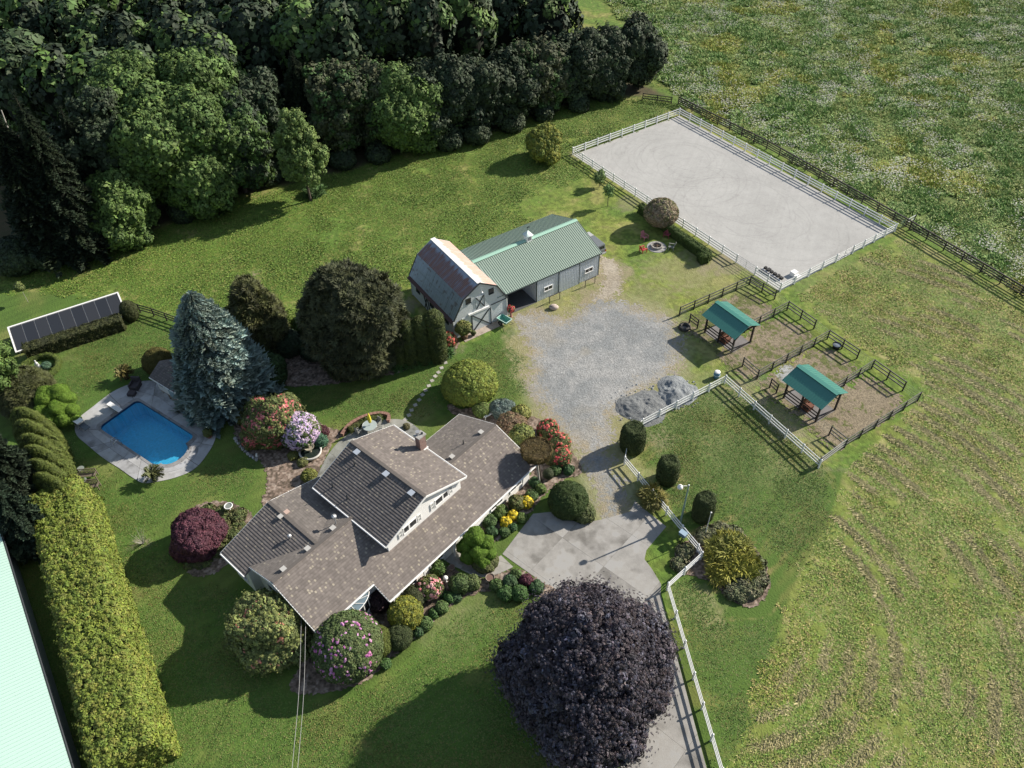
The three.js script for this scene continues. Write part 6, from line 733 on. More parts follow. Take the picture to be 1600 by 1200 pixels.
strew('cut_hay', 'mown stubble and cut hay lying in rows over the right field', 'hay', hayGeo, 2600, [8, 90, -110, -16], (x, z, r) => { if (sdPoly(hayPoly, x, z) > -0.6) return 0; if (x / -z > 0.85 && z > -60) { } const d = Math.hypot(x - hayC[0], (z - hayC[1]) * 0.9), row = vnoise(d * 0.85, 2.2); if (r() > 0.35 + row) return 0; return { c: row > 0.55 ? [1.15, 1.1, 1.0] : [0.9, 0.98, 0.85], h: 0.7 + 0.6 * row }; }, 1, 71);
const swathGeo = [1, 2, 3].map((s) => { const r = rng(s + 300), gs = []; for (let i = 0; i < 46; i++) { const g = bladeTuft(s * 900 + i, 4, 0.2 * (0.6 + 0.8 * r()), 0.06, { lean: 2.6, base: 0.09, bend: 0.6, vary: 0.3 }); const c = r() < 0.6 ? [0.33, 0.29, 0.14] : [0.17, 0.17, 0.05], A = g.attributes.color.array; for (let k = 0; k < A.length; k += 3) { A[k] *= c[0]; A[k + 1] *= c[1]; A[k + 2] *= c[2]; } g.translate((r() - 0.5) * 2.6, 0, (r() + r() - 1) * 0.28); gs.push(g); } return mergeGeometries(gs); });
strew('hay_swaths', 'thin curved lines of pale dried cuttings across the right field', 'hay', swathGeo, 1500, [8, 90, -110, -16], (x, z, r) => { const dx = x - hayC[0], dz = z - hayC[1], d0 = Math.hypot(dx, dz), d = Math.round(d0 / 1.75) * 1.75 + (r() - 0.5) * 0.25 + 0.8 * (fbm(x * 0.1, z * 0.1, 2) - 0.5), px = hayC[0] + dx / d0 * d, pz = hayC[1] + dz / d0 * d; if (sdPoly(hayPoly, px, pz) > -1.2 || fbm(px * 0.22 + 5, pz * 0.22, 2) < 0.46 + 0.15 * r()) return 0; return { x: px, z: pz, a: Math.atan2(-dx, -dz) + (r() - 0.5) * 0.25 }; }, 1, 75);
const roughGeo = [1, 2, 3].map((s) => patch(s + 40, 2.4, 60, 0.13, 0.08, 1.8, [[0.118, 0.20, 0.026], [0.148, 0.22, 0.032], [0.20, 0.215, 0.05], [0.098, 0.17, 0.024]]));
strew('rough_grass', 'tufted rough grass over the back field below the wood', 'grass', roughGeo, 1900, [-95, 45, -150, -62], (x, z, r) => { if (sdPoly(forestPoly, x, z) < 1 || sdPoly(gardenPoly, x, z) < 0.5 || sdPoly(meadowPoly, x, z) < 1 || sdPoly(hayPoly, x, z) < 0 || sdPoly(nearPoly, x, z) < 0.3 || !onGrass(x, z, 2.5)) return 0; const [u, v] = arenaLocal(x, z); if (u > -1 && u < AW + 4 && v > -1 && v < 66) return 0; if (u > -15 && v > 36 && v < 64) return 0; const c = Math.cos(BARN.yaw), s = Math.sin(BARN.yaw), dx = x - BARN.x, dz = z - BARN.z, bx = dx * c - dz * s, bz = dx * s + dz * c; if (bx > -5 && bx < 19 && bz > -5.5 && bz < 9) return 0; if (bx > 17 && bz > -14) return 0; return { c: [0.95, 1, 0.9], h: 0.5 + fbm(x * 0.2, z * 0.2, 2) }; }, 1, 72);
const lawnGeo = [1, 2, 3].map((s) => patch(s + 80, 2.6, 120, 0.055, 0.075, 1.6, [[0.088, 0.155, 0.022], [0.108, 0.17, 0.027], [0.145, 0.158, 0.042], [0.076, 0.138, 0.02]]));
const solid = [deckPoly, patioPoly, walkPoly, drivePoly, ...bedPolys];
strew('lawn_grass', 'short mown grass of the garden lawns and the near field', 'grass', lawnGeo, 1700, [-50, 36, -78, -16], (x, z, r) => { const g = sdPoly(gardenPoly, x, z), nf = sdPoly(nearPoly, x, z); if ((g > -1.4 && nf > -0.6) || !onGrass(x, z, 1.6)) return 0; for (const p of solid) if (sdPoly(p, x, z) < 1.5) return 0; const dx = x + 6.198, dz = z + 45.021, c = Math.cos(HYAW), s = Math.sin(HYAW), a = dx * c - dz * s, b = dx * s + dz * c; if (a > -20 && a < 8.2 && b > -10 && b < 6.4) return 0; const n = fbm(x * 0.3, z * 0.3 + 50, 3); return { c: n > 0.6 ? [1.15, 1.0, 1.0] : [0.92, 1, 0.9], h: 0.6 + 0.8 * n }; }, 1, 76);
const meadGeo = [1, 2, 3, 4].map((s) => patch(s + 60, 2.2, 64, 0.4, 0.11, 1.2, [[0.19, 0.29, 0.06], [0.23, 0.33, 0.085], [0.28, 0.30, 0.09], [0.16, 0.25, 0.06]]));
const inMeadow = (x, z) => sdPoly(meadowPoly, x, z) < -0.5 && x < 130 && x / -z < 0.95;
strew('meadow_grass', 'tall uneven meadow grass beyond the dark fence', 'grass', meadGeo, 8000, [5, 125, -230, -50], (x, z, r) => { if (!inMeadow(x, z)) return 0; const n = fbm(x * 0.12, z * 0.12, 3), m = fbm(x * 0.5 + 8, z * 0.2, 2); return { c: n > 0.6 ? [1.3, 1.1, 0.7] : m > 0.52 ? [0.85, 1.0, 0.95] : [1, 1, 0.9], h: 0.5 + 1.1 * m }; }, 1, 73);
const umbel = [1, 2].map((s) => { const r = rng(s + 90), gs = []; for (let i = 0; i < 26; i++) { const g = leafClump(s * 50 + i, 4, 0.11, 0.11, { spread: 0.08, height: 0.03, up: 2, vary: 0.15 }); g.translate((r() - 0.5) * 2.2, 0.4 + 0.3 * r(), (r() - 0.5) * 2.2); gs.push(g); } return mergeGeometries(gs); });
strew('meadow_flowers', 'white flower heads scattered through the tall meadow', 'flowers', umbel, 2600, [5, 125, -230, -50], (x, z, r) => { if (!inMeadow(x, z)) return 0; const n = fbm(x * 0.14 + 30, z * 0.10, 3) * 0.6 + fbm(x * 0.5, z * 0.5, 2) * 0.4; if (n < 0.38 + 0.2 * r()) return 0; return { c: [0.52, 0.53, 0.45], h: 1 }; }, 1, 74);


// ---------------------------------------------------------------- garden and yard objects
{ // solar panels on a low tilted frame
  const a = [-58.34,-70.04], b = [-47.78,-76.02], c = [-56.45,-67.14]; const L = Math.hypot(b[0] - a[0], b[1] - a[1]), yaw = Math.atan2(-(b[1] - a[1]), b[0] - a[0]); const S = thing('solar_array', 'long tilted rack of black solar panels with white frame', 'solar panels', a[0], a[1], yaw); const W = Math.hypot(c[0] - a[0], c[1] - a[1]), ang = Math.atan2(1.15, W), D = Math.hypot(W, 1.15);
  const T = new THREE.Group(); T.name = 'rack'; T.position.y = 1.5; T.rotation.x = ang; S.add(T); const pm = new THREE.MeshStandardMaterial({ color: RGB(0.020, 0.023, 0.030), roughness: 0.45 }), pm2 = new THREE.MeshStandardMaterial({ color: RGB(0.026, 0.029, 0.036), roughness: 0.5 }); const n = 9;
  for (let i = 0; i < n; i++) { const p = part(T, 'panel', boxG(L / n - 0.09, 0.05, D - 0.3, 0, 0.04, D / 2), i % 2 ? pm : pm2); p.position.x = L * (i + 0.5) / n; }
  box(T, 'frame_edge', white, L + 0.3, 0.14, 0.16, L / 2, 0.04, 0); box(T, 'frame_edge', white, L + 0.3, 0.14, 0.16, L / 2, 0.04, D); box(T, 'frame_edge', white, 0.16, 0.14, D, -0.08, 0.04, D / 2); box(T, 'frame_edge', white, 0.16, 0.14, D, L + 0.08, 0.04, D / 2);
  part(T, 'backing', boxG(L, 0.04, D, L / 2, 0, D / 2), mat([0.30, 0.30, 0.30], 0.6)); for (const x of [0.2, L / 3, 2 * L / 3, L - 0.2]) { part(S, 'leg', boxG(0.1, 1.5, 0.1, x, 0.74, 0.05), offWhite); part(S, 'leg', boxG(0.1, 0.4, 0.1, x, 0.2, W - 0.1), offWhite); } part(S, 'end_panel', new THREE.ShapeGeometry(new THREE.Shape([[0, 0], [W, 0], [W, 0.3], [0, 1.45]].map(([p, q]) => new THREE.Vector2(-p, q)))).rotateY(Math.PI / 2), mat([0.36, 0.16, 0.14], 0.8));
}
{ // stepping stones from the barn path to the patio
  const P = [[-7.13,-64.52], [-7.38,-63.58], [-7.77,-62.77], [-8.09,-62.06], [-8.42,-61.47], [-8.73,-60.78], [-9.04,-60], [-9.35,-59.33], [-9.65,-58.67], [-9.95,-57.91], [-10.31,-57.17], [-10.66,-56.44], [-10.88,-55.72], [-11.23,-55.1]]; const w = ['first', 'second', 'third', 'fourth', 'fifth', 'sixth', 'seventh', 'eighth', 'ninth', 'tenth', 'eleventh', 'twelfth', 'thirteenth', 'last']; const m = [concrete([0.46, 0.45, 0.43], 0.5), concrete([0.40, 0.39, 0.37], 0.6)];
  P.forEach(([x, z], i) => { const s = new THREE.Mesh(slab([[-0.21, -0.2], [0.2, -0.22], [0.22, 0.19], [-0.2, 0.21]], -0.02, 0.045, 0.012), m[i % 2]); s.name = numbered('stepping_stone'); s.position.set(x, 0, z); s.rotation.y = 0.5 + Math.sin(i * 5) * 0.25; scene.add(s); tag(s, w[i] + ' square stepping stone on the lawn counted from the barn', 'stepping stone', 'stepping stones across the lawn'); });
}
const lathe = (pts, seg = 24) => new THREE.LatheGeometry(pts.map(([a, b]) => new THREE.Vector2(a, b)), seg);
{ const [x, z] = [-20.34,-50.83]; const F = thing('fountain', 'round tiered stone fountain with white rimmed basin', 'fountain', x, z); part(F, 'basin', lathe([[0.02, 0.1], [0.85, 0.1], [0.95, 0.34], [1.0, 0.46], [1.15, 0.46], [1.12, 0.3], [1.0, 0], [0.02, 0]]), concrete([0.62, 0.61, 0.58], 0.6)); part(F, 'water', new THREE.CircleGeometry(0.94, 24).rotateX(-Math.PI / 2).translate(0, 0.36, 0), new THREE.MeshStandardMaterial({ color: RGB(0.02, 0.03, 0.025), roughness: 0.1 })); const st = concrete([0.34, 0.31, 0.24], 0.6); part(F, 'pedestal', lathe([[0.22, 0.1], [0.14, 0.4], [0.1, 0.7], [0.2, 0.86], [0.02, 0.86]], 14), st); part(F, 'upper_bowl', lathe([[0.1, 0.85], [0.4, 0.92], [0.52, 1.08], [0.47, 1.08], [0.35, 0.98], [0.02, 0.96]], 20), st); part(F, 'finial', lathe([[0.1, 0.95], [0.06, 1.2], [0.13, 1.34], [0.05, 1.5], [0.01, 1.55]], 12), st); }
{ // patio table with closed umbrella and chairs
  const [x, z] = [-14.69,-53.8]; const T = thing('patio_table', 'round glass patio table with metal legs on the back patio', 'table', x, z); part(T, 'table_top', new THREE.CylinderGeometry(0.75, 0.75, 0.025, 28).translate(0, 0.72, 0), new THREE.MeshStandardMaterial({ color: RGB(0.36, 0.42, 0.42), roughness: 0.12 })); part(T, 'rim', new THREE.TorusGeometry(0.75, 0.02, 6, 30).rotateX(Math.PI / 2).translate(0, 0.72, 0), greyMetal); for (let i = 0; i < 4; i++) { const t = i * Math.PI / 2 + 0.4; part(T, 'leg', bar(V3(Math.cos(t) * 0.6, 0.03, Math.sin(t) * 0.6), V3(Math.cos(t) * 0.45, 0.71, Math.sin(t) * 0.45), 0.025, 6), greyMetal); }
  const U = thing('patio_umbrella', 'closed yellow patio umbrella standing in the glass table', 'umbrella', x + 0.1, z - 0.05); part(U, 'pole', bar(V3(0, 0.03, 0), V3(0, 2.45, 0), 0.025, 8), white); part(U, 'canopy', lathe([[0.03, 2.5], [0.1, 2.3], [0.17, 1.9], [0.2, 1.45], [0.15, 1.15], [0.12, 1.1], [0.05, 1.2]], 9), mat([0.62, 0.55, 0.04], 0.8)); part(U, 'tie', new THREE.TorusGeometry(0.2, 0.02, 6, 14).rotateX(Math.PI / 2).translate(0, 1.5, 0), mat([0.5, 0.45, 0.05], 0.8));
  [[[-15.82,-53.31], 2.4, 'left'], [[-13.91,-54.48], -0.6, 'rear'], [[-13.53,-53.4], -1.7, 'right']].forEach(([[cx, cz], t, w]) => { const C2 = thing('patio_chair', 'grey patio chair at the ' + w + ' side of the glass table', 'chair', cx, cz, t, 'chairs round the glass table'); const cm = mat([0.26, 0.26, 0.24], 0.7); part(C2, 'seat', boxG(0.5, 0.06, 0.5, 0, 0.44, 0), cm); part(C2, 'backrest', boxG(0.5, 0.55, 0.05, 0, 0.75, -0.25), cm); for (const sx of [-1, 1]) for (const sz of [-1, 1]) part(C2, 'leg', bar(V3(sx * 0.22, 0.02, sz * 0.22), V3(sx * 0.22, 0.44, sz * 0.22), 0.018, 6), greyMetal); for (const sx of [-1, 1]) part(C2, 'armrest', boxG(0.05, 0.04, 0.5, sx * 0.26, 0.66, 0), cm); });
}
{ // curved brick edging wall and planter behind the patio
  const pts = catmull([[-17.49,-53.03], [-16.99,-54.24], [-15.98,-55.18], [-14.71,-55.77], [-13.51,-55.82], [-12.94,-55.52], [-12.93,-54.71]], 8, false), W = thing('brick_wall', 'low curved brick wall around the back patio', 'wall', pts[0][0], pts[0][1]); const bm = [bumped(mat([0.24, 0.13, 0.10], 0.9), 1, 0.01), mat([0.29, 0.17, 0.13], 0.9), mat([0.20, 0.11, 0.085], 0.9)]; for (let i = 0; i + 1 < pts.length; i++) { const [ax, az] = pts[i], [bx, bz] = pts[i + 1]; beam(W, 'brick_course', bm[i % 3], V3(ax - pts[0][0], 0.18, az - pts[0][1]), V3(bx - pts[0][0], 0.18, bz - pts[0][1]), 0.26, 0.36); beam(W, 'capping', bm[(i + 1) % 3], V3(ax - pts[0][0], 0.39, az - pts[0][1]), V3(bx - pts[0][0], 0.39, bz - pts[0][1]), 0.34, 0.06); }
  hedge('patio_hedge', 'low dark box hedge just inside the curved brick wall', [-16.84,-53.53], [-15.52,-54.63], 0.6, 0.6, { color: [0.09, 0.11, 0.025], size: 0.22 }); hedge('patio_hedge', 'low box hedge behind the closed yellow umbrella', [-15.39,-54.71], [-13.72,-55.28], 0.6, 0.65, { color: [0.09, 0.12, 0.025], size: 0.22 });
  shrub('potted_shrub', 'small round shrub standing off the patio corner', 'plant', [-10.98,-53.94,0.33], { color: [0.12, 0.11, 0.05], size: 0.2, density: 1.6 });
}
{ // hoop bird bath stand, benches, small things on the lawn
  const [x, z] = [-26.75,-43.95]; const B = thing('bird_bath', 'white ring topped bird bath behind the purple Japanese maple', 'bird bath', x, z); part(B, 'bowl', new THREE.TorusGeometry(0.36, 0.05, 8, 24).rotateX(Math.PI / 2).translate(0, 0.95, 0), white); part(B, 'dish', new THREE.CylinderGeometry(0.35, 0.2, 0.08, 20).translate(0, 0.9, 0), mat([0.20, 0.22, 0.2], 0.4)); part(B, 'pedestal', lathe([[0.24, 0], [0.22, 0.06], [0.08, 0.12], [0.07, 0.8], [0.14, 0.88]], 14), white);
  [[[-41.81,-48.59], 0.05, 'slatted wooden garden bench nearer the pool by the tall hedge'], [[-41.07,-47.23], 0.05, 'slatted wooden garden bench farther from the pool by the tall hedge']].forEach(([[bx, bz], t, l], k) => { const G2 = thing('garden_bench', l, 'bench', bx, bz, t, 'benches by the tall hedge'); const wm = mat([0.16, 0.13, 0.10], 0.85); for (let i = 0; i < 5; i++) box(G2, 'seat_slat', wm, 1.7, 0.03, 0.08, 0, 0.44, -0.2 + i * 0.1); for (let i = 0; i < 12; i++) box(G2, 'back_slat', wm, 0.06, 0.45, 0.025, -0.78 + i * 0.142, 0.75, -0.27); box(G2, 'top_rail', wm, 1.75, 0.07, 0.05, 0, 0.98, -0.28); box(G2, 'bottom_rail', wm, 1.75, 0.05, 0.05, 0, 0.54, -0.27); for (const sx of [-1, 1]) { box(G2, 'leg', wm, 0.07, 0.98, 0.07, sx * 0.84, 0.49, -0.27); box(G2, 'leg', wm, 0.07, 0.62, 0.07, sx * 0.84, 0.31, 0.24); box(G2, 'armrest', wm, 0.07, 0.04, 0.58, sx * 0.84, 0.64, -0.02); } });
  [[[-42.72,-49.34], 'small round metal table above the garden benches'], [[-41.93,-47.88], 'small round metal table between the garden benches']].forEach(([[tx, tz], l]) => { const T = thing('bistro_table', l, 'table', tx, tz, 0, 'small round tables by the hedge'); part(T, 'table_top', new THREE.CylinderGeometry(0.34, 0.34, 0.03, 20).translate(0, 0.5, 0), mat([0.22, 0.25, 0.23], 0.5)); for (let i = 0; i < 3; i++) part(T, 'leg', bar(V3(Math.cos(i * 2.1) * 0.28, 0.01, Math.sin(i * 2.1) * 0.28), V3(0, 0.49, 0), 0.02, 6), darkTrim); });
}
// ---- poolside
{
  const [x, z] = [-42.42,-57.76]; const D = thing('diving_board', 'white diving board at the deep end of the pool', 'diving board', x, z, -poolYaw); part(D, 'board', new THREE.BoxGeometry(2.1, 0.06, 0.5).translate(0.35, 0.62, 0), white); part(D, 'stand', merge([boxG(0.5, 0.55, 0.42, -0.35, 0.32, 0), boxG(0.2, 0.58, 0.42, 0.25, 0.3, 0)]), mat([0.30, 0.33, 0.36], 0.5)); part(D, 'grip_tape', boxG(1.5, 0.012, 0.4, 0.5, 0.655, 0), mat([0.62, 0.63, 0.63], 0.9));
  const [bx, bz] = [-44.99,-55.29]; const B = thing('pool_slide', 'short white pool slide platform by the cloud shrub', 'pool slide', bx, bz, -poolYaw); part(B, 'platform', boxG(1.3, 0.07, 0.75, -0.1, 1.15, 0), white); part(B, 'ramp', boxG(1.2, 0.05, 0.6, 0.95, 0.75, 0).applyMatrix4(new THREE.Matrix4()), mat([0.10, 0.12, 0.14], 0.4)); for (const sx of [-0.6, 0.4]) for (const sz of [-0.3, 0.3]) part(B, 'leg', bar(V3(sx, 0.04, sz), V3(sx, 1.12, sz), 0.035, 6), greyMetal);
  const [lx, lz] = [-40.42,-52.84]; const Lr = thing('pool_ladder', 'chrome pool ladder rails on the long side of the pool', 'ladder', lx, lz, -poolYaw); const chrome = mat([0.75, 0.76, 0.78], 0.15, { metalness: 1 }); for (const sx of [-0.28, 0.28]) { const c = new THREE.CatmullRomCurve3([V3(sx, 0.02, 0.5), V3(sx, 0.6, 0.42), V3(sx, 0.82, 0.1), V3(sx, 0.6, -0.25), V3(sx, -0.7, -0.32)]); part(Lr, 'rail', new THREE.TubeGeometry(c, 16, 0.03, 6), chrome); } for (const y of [-0.2, -0.5]) part(Lr, 'rung', boxG(0.56, 0.04, 0.1, 0, y, -0.32), chrome);
  const [wx, wz] = [-41.14,-60.98]; const W = thing('wicker_lounge', 'dark wicker lounge chair at the top of the pool deck', 'chair', wx, wz, -0.1); const wk = bumped(mat([0.060, 0.052, 0.06], 0.9), 3, 0.02); part(W, 'seat', boxG(0.95, 0.42, 1.0, 0, 0.26, 0), wk); part(W, 'backrest', boxG(0.95, 0.8, 0.2, 0, 0.75, -0.55).applyMatrix4(new THREE.Matrix4()), wk); part(W, 'footstool', boxG(0.8, 0.36, 0.6, 0.05, 0.23, 1.1), wk); for (const sx of [-1, 1]) part(W, 'armrest', boxG(0.14, 0.26, 0.95, sx * 0.45, 0.6, 0), wk);
  const palm = (p, l, col, pot) => { const T = thing('potted_palm', l, 'potted plant', p[0], p[1], 0, 'palms in pots on the pool deck'); part(T, 'pot', lathe([[0.02, 0.05], [0.24, 0.05], [0.34, 0.5], [0.38, 0.52], [0.36, 0.44], [0.02, 0.44]], 16), pot); part(T, 'trunk', bar(V3(0, 0.4, 0), V3(0, 0.8, 0), 0.07, 7), barkMat); const r = rng(p[0] * 100 | 0), list = []; for (let i = 0; i < 26; i++) { const th = i * 2.4, el = 0.15 + 0.9 * r(); list.push({ p: V3(0, 0.8, 0), q: new THREE.Quaternion().setFromUnitVectors(V3(1, 0, 0), V3(Math.cos(th) * Math.cos(el), Math.sin(el), Math.sin(th) * Math.cos(el))), s: V3(1.05, 1.5, 0.5), c: tint(col, r, 0.25) }); } copies(T, 'frond', CL.bough[0], leafMat, list); };
  palm([-42.67,-62.44], 'yellowish potted palm beside the dark wicker lounge chair', [0.17, 0.15, 0.05], mat([0.10, 0.07, 0.06], 0.8)); palm([-35.04,-48.03], 'potted palm at the lowest corner of the pool deck', [0.15, 0.17, 0.07], mat([0.05, 0.06, 0.05], 0.8));
  { const [px, pz] = [-31.16,-53.45]; const T = thing('deck_planter', 'terracotta pot with small shrub on the right pool deck', 'potted plant', px, pz); part(T, 'pot', lathe([[0.02, 0.05], [0.26, 0.05], [0.36, 0.45], [0.32, 0.45], [0.02, 0.4]], 16), mat([0.30, 0.13, 0.08], 0.8)); const g = ball(0.42, 0.4, 0.42, 0.72, { amp: 0.06 }); clothe(T, g, { color: [0.09, 0.11, 0.03], size: 0.2, density: 1.5, seed: 3 }); part(T, 'inner_foliage', g, coreMat([0.03, 0.04, 0.01])).scale.setScalar(0.9); }
}
{ // stone edging of the fountain bed
  const pts = [[-28.44,-53.09], [-28.23,-52.73], [-27.95,-52.38], [-27.61,-52.03], [-27.34,-51.68], [-27,-51.33], [-26.67,-50.98], [-26.36,-50.72], [-26.04,-50.46], [-25.67,-50.2]], E = thing('stone_edging', 'row of pale edging stones along the shaded fountain bed', 'edging', ...pts[0]); const m = [concrete([0.48, 0.48, 0.5], 0.8), concrete([0.38, 0.38, 0.4], 0.8)]; const g = new THREE.DodecahedronGeometry(0.22, 0); pts.forEach(([x, z], i) => { const s = part(E, 'stone', g, m[i % 2]); s.position.set(x - pts[0][0], 0.1, z - pts[0][1]); s.scale.set(1.1, 0.7, 0.9); s.rotation.set(i, i * 2, i * 3); });
  const [sx, sz] = [-25.67,-50.53]; const D = thing('garden_ornament', 'small white animal ornament at the end of the edging stones', 'ornament', sx, sz); part(D, 'body', merge([new THREE.SphereGeometry(0.16, 10, 8).scale(0.8, 1.4, 0.8).translate(0, 0.24, 0), new THREE.SphereGeometry(0.1, 10, 8).translate(0.05, 0.52, 0), new THREE.ConeGeometry(0.03, 0.18, 6).translate(0.03, 0.66, 0.04), new THREE.ConeGeometry(0.03, 0.18, 6).translate(0.03, 0.66, -0.04)]), white);
  const [gx, gz] = [-2.56,-55.13]; const O = thing('white_bench', 'ornate white garden seat behind the right gable', 'bench', gx, gz, 0.6); part(O, 'seat', boxG(1.1, 0.06, 0.45, 0, 0.45, 0), white); part(O, 'backrest', merge([new THREE.TorusGeometry(0.42, 0.05, 8, 20, Math.PI).translate(0, 0.5, -0.2), ...[-0.25, 0, 0.25].map((q) => boxG(0.04, 0.36, 0.04, q, 0.66, -0.2))]), white); for (const a of [-1, 1]) for (const b of [-1, 1]) part(O, 'leg', boxG(0.06, 0.44, 0.06, a * 0.48, 0.22, b * 0.18), white);
  [[[-5.72,-37.08], 0.3, 'round pale planter under the eave by the front walk'], [[-2.36,-35.96], 0.42, 'wide brown planter at the bend of the front walk']].forEach(([[px, pz], r, l]) => { const P = thing('round_planter', l, 'planter', px, pz, 0, 'round planters by the walk'); part(P, 'pot', lathe([[0.02, 0.02], [r * 0.75, 0.02], [r, 0.42], [r * 0.88, 0.42], [r * 0.82, 0.34], [0.02, 0.34]], 20), concrete([0.36, 0.30, 0.25], 0.8)); part(P, 'soil', new THREE.CylinderGeometry(r * 0.82, r * 0.82, 0.03, 18).translate(0, 0.34, 0), mat([0.16, 0.10, 0.08], 1)); });
  const [ox, oz] = [-6.2,-35.88]; const Bl = thing('white_ball', 'white gazing ball on a stand in the front bed', 'ornament', ox, oz); part(Bl, 'ball', new THREE.SphereGeometry(0.22, 16, 12).translate(0, 0.62, 0), white); part(Bl, 'stand', lathe([[0.18, 0], [0.08, 0.1], [0.07, 0.35], [0.13, 0.42]], 12), offWhite);
}
// ---- fire pit with four chairs
{
  const [x, z] = [19.44,-84.58]; const F = thing('fire_pit', 'round stone fire pit ringed with pale gravel', 'fire pit', x, z); part(F, 'gravel_ring', new THREE.CylinderGeometry(1.25, 1.3, 0.05, 28).translate(0, 0.03, 0), concrete([0.36, 0.36, 0.36], 0.5)); const g = boxG(0.34, 0.3, 0.22, 0, 0.17, 0), m = [concrete([0.26, 0.25, 0.24], 0.6), concrete([0.36, 0.35, 0.33], 0.6)]; for (let i = 0; i < 13; i++) { const t = i / 13 * 6.283, s = part(F, 'stone', g, m[i % 2]); s.position.set(Math.cos(t) * 0.66, 0, Math.sin(t) * 0.66); s.rotation.y = -t + Math.PI / 2; } part(F, 'ash', new THREE.CylinderGeometry(0.58, 0.58, 0.06, 20).translate(0, 0.08, 0), mat([0.05, 0.045, 0.04], 1)); for (let i = 0; i < 4; i++) part(F, 'log', bar(V3(Math.cos(i * 1.6) * 0.4, 0.12, Math.sin(i * 1.6) * 0.4), V3(0, 0.34, 0), 0.06, 6), mat([0.14, 0.10, 0.07], 1));
  const chair = (p, l, col) => { const t = Math.atan2(x - p[0], z - p[1]), C2 = thing('garden_chair', l, 'chair', p[0], p[1], t, 'chairs around the fire pit'); const m2 = mat(col, 0.6); for (let i = 0; i < 5; i++) box(C2, 'seat_slat', m2, 0.6, 0.03, 0.11, 0, 0.4 - i * 0.03, 0.25 - i * 0.125, 0, 0.22); for (let i = 0; i < 5; i++) box(C2, 'back_slat', m2, 0.11, 0.85 - Math.abs(i - 2) * 0.07, 0.03, (i - 2) * 0.125, 0.68, -0.42, 0, -0.4); for (const s of [-1, 1]) { box(C2, 'armrest', m2, 0.13, 0.03, 0.75, s * 0.38, 0.6, -0.05); box(C2, 'leg', m2, 0.05, 0.6, 0.1, s * 0.36, 0.3, 0.28); box(C2, 'leg', m2, 0.05, 0.5, 0.1, s * 0.36, 0.25, -0.35); } };
  chair([17.55,-83.67], 'bright red slatted chair left of the fire pit in the sun', [0.50, 0.05, 0.06]); chair([18.1,-86.4], 'pink red slatted chair in the lollipop tree shade', [0.42, 0.16, 0.17]); chair([21.14,-86.84], 'dark red slatted chair near the low hedge', [0.30, 0.06, 0.08]); chair([21.2,-84.07], 'grey slatted chair right of the fire pit', [0.20, 0.21, 0.19]);
}
// ---- pickup truck behind the shed
{
  const [x, z] = inBarn(19.9, 1.3); const T = thing('pickup_truck', 'grey pickup truck with canopy parked behind the green roofed shed', 'truck', x, z, BARN.yaw); const body = mat([0.20, 0.215, 0.225], 0.35, { metalness: 0.3 }), paleB = mat([0.40, 0.41, 0.41], 0.4), tyre = mat([0.02, 0.02, 0.02], 0.9); // nose toward local -z
  const sec = (w, pts) => { const g = new THREE.ExtrudeGeometry(new THREE.Shape(pts.map(([a, b]) => new THREE.Vector2(a, b))), { depth: w, bevelEnabled: true, bevelSize: 0.05, bevelThickness: 0.05, bevelSegments: 2 }); g.translate(0, 0, -w / 2); g.rotateY(Math.PI / 2); return g; };
  part(T, 'body', sec(1.75, [[-2.5, 0.5], [2.6, 0.5], [2.7, 0.75], [2.6, 1.02], [-2.5, 1.05]]), body); part(T, 'cab', sec(1.55, [[-0.1, 1.05], [1.5, 1.05], [0.95, 1.72], [0.0, 1.75]]), paleB); part(T, 'canopy', sec(1.6, [[-2.45, 1.05], [-0.2, 1.05], [-0.2, 1.72], [-2.3, 1.68]]), body);
  part(T, 'windscreen', boxG(1.4, 0.75, 0.03, 0, 0, 0).rotateX(0.68).translate(0, 1.4, -1.28), glassDark); part(T, 'rear_window', boxG(1.3, 0.4, 0.03, 0, 1.4, 2.45), glassDark); for (const s of [-1, 1]) { part(T, 'side_window', boxG(0.03, 0.38, 0.9, s * 0.83, 1.4, -0.55), glassDark); part(T, 'side_window', boxG(0.03, 0.36, 1.6, s * 0.86, 1.42, 1.3), glassDark); part(T, 'tail_light', boxG(0.14, 0.3, 0.04, s * 0.84, 0.82, 2.54), mat([0.35, 0.02, 0.02], 0.3)); part(T, 'headlight', boxG(0.3, 0.16, 0.04, s * 0.68, 0.82, -2.73), mat([0.7, 0.7, 0.68], 0.2)); for (const q of [-1.65, 1.6]) { const w = new THREE.Group(); w.name = 'wheel'; w.position.set(s * 0.82, 0.38, q); T.add(w); part(w, 'tyre', new THREE.TorusGeometry(0.27, 0.11, 8, 20).rotateY(Math.PI / 2), tyre); part(w, 'rim', new THREE.CylinderGeometry(0.2, 0.2, 0.14, 14).rotateZ(Math.PI / 2), greyMetal); } } part(T, 'bumper', boxG(1.8, 0.16, 0.14, 0, 0.55, 2.58), paleB); part(T, 'bumper', boxG(1.8, 0.18, 0.14, 0, 0.55, -2.75), paleB);
}
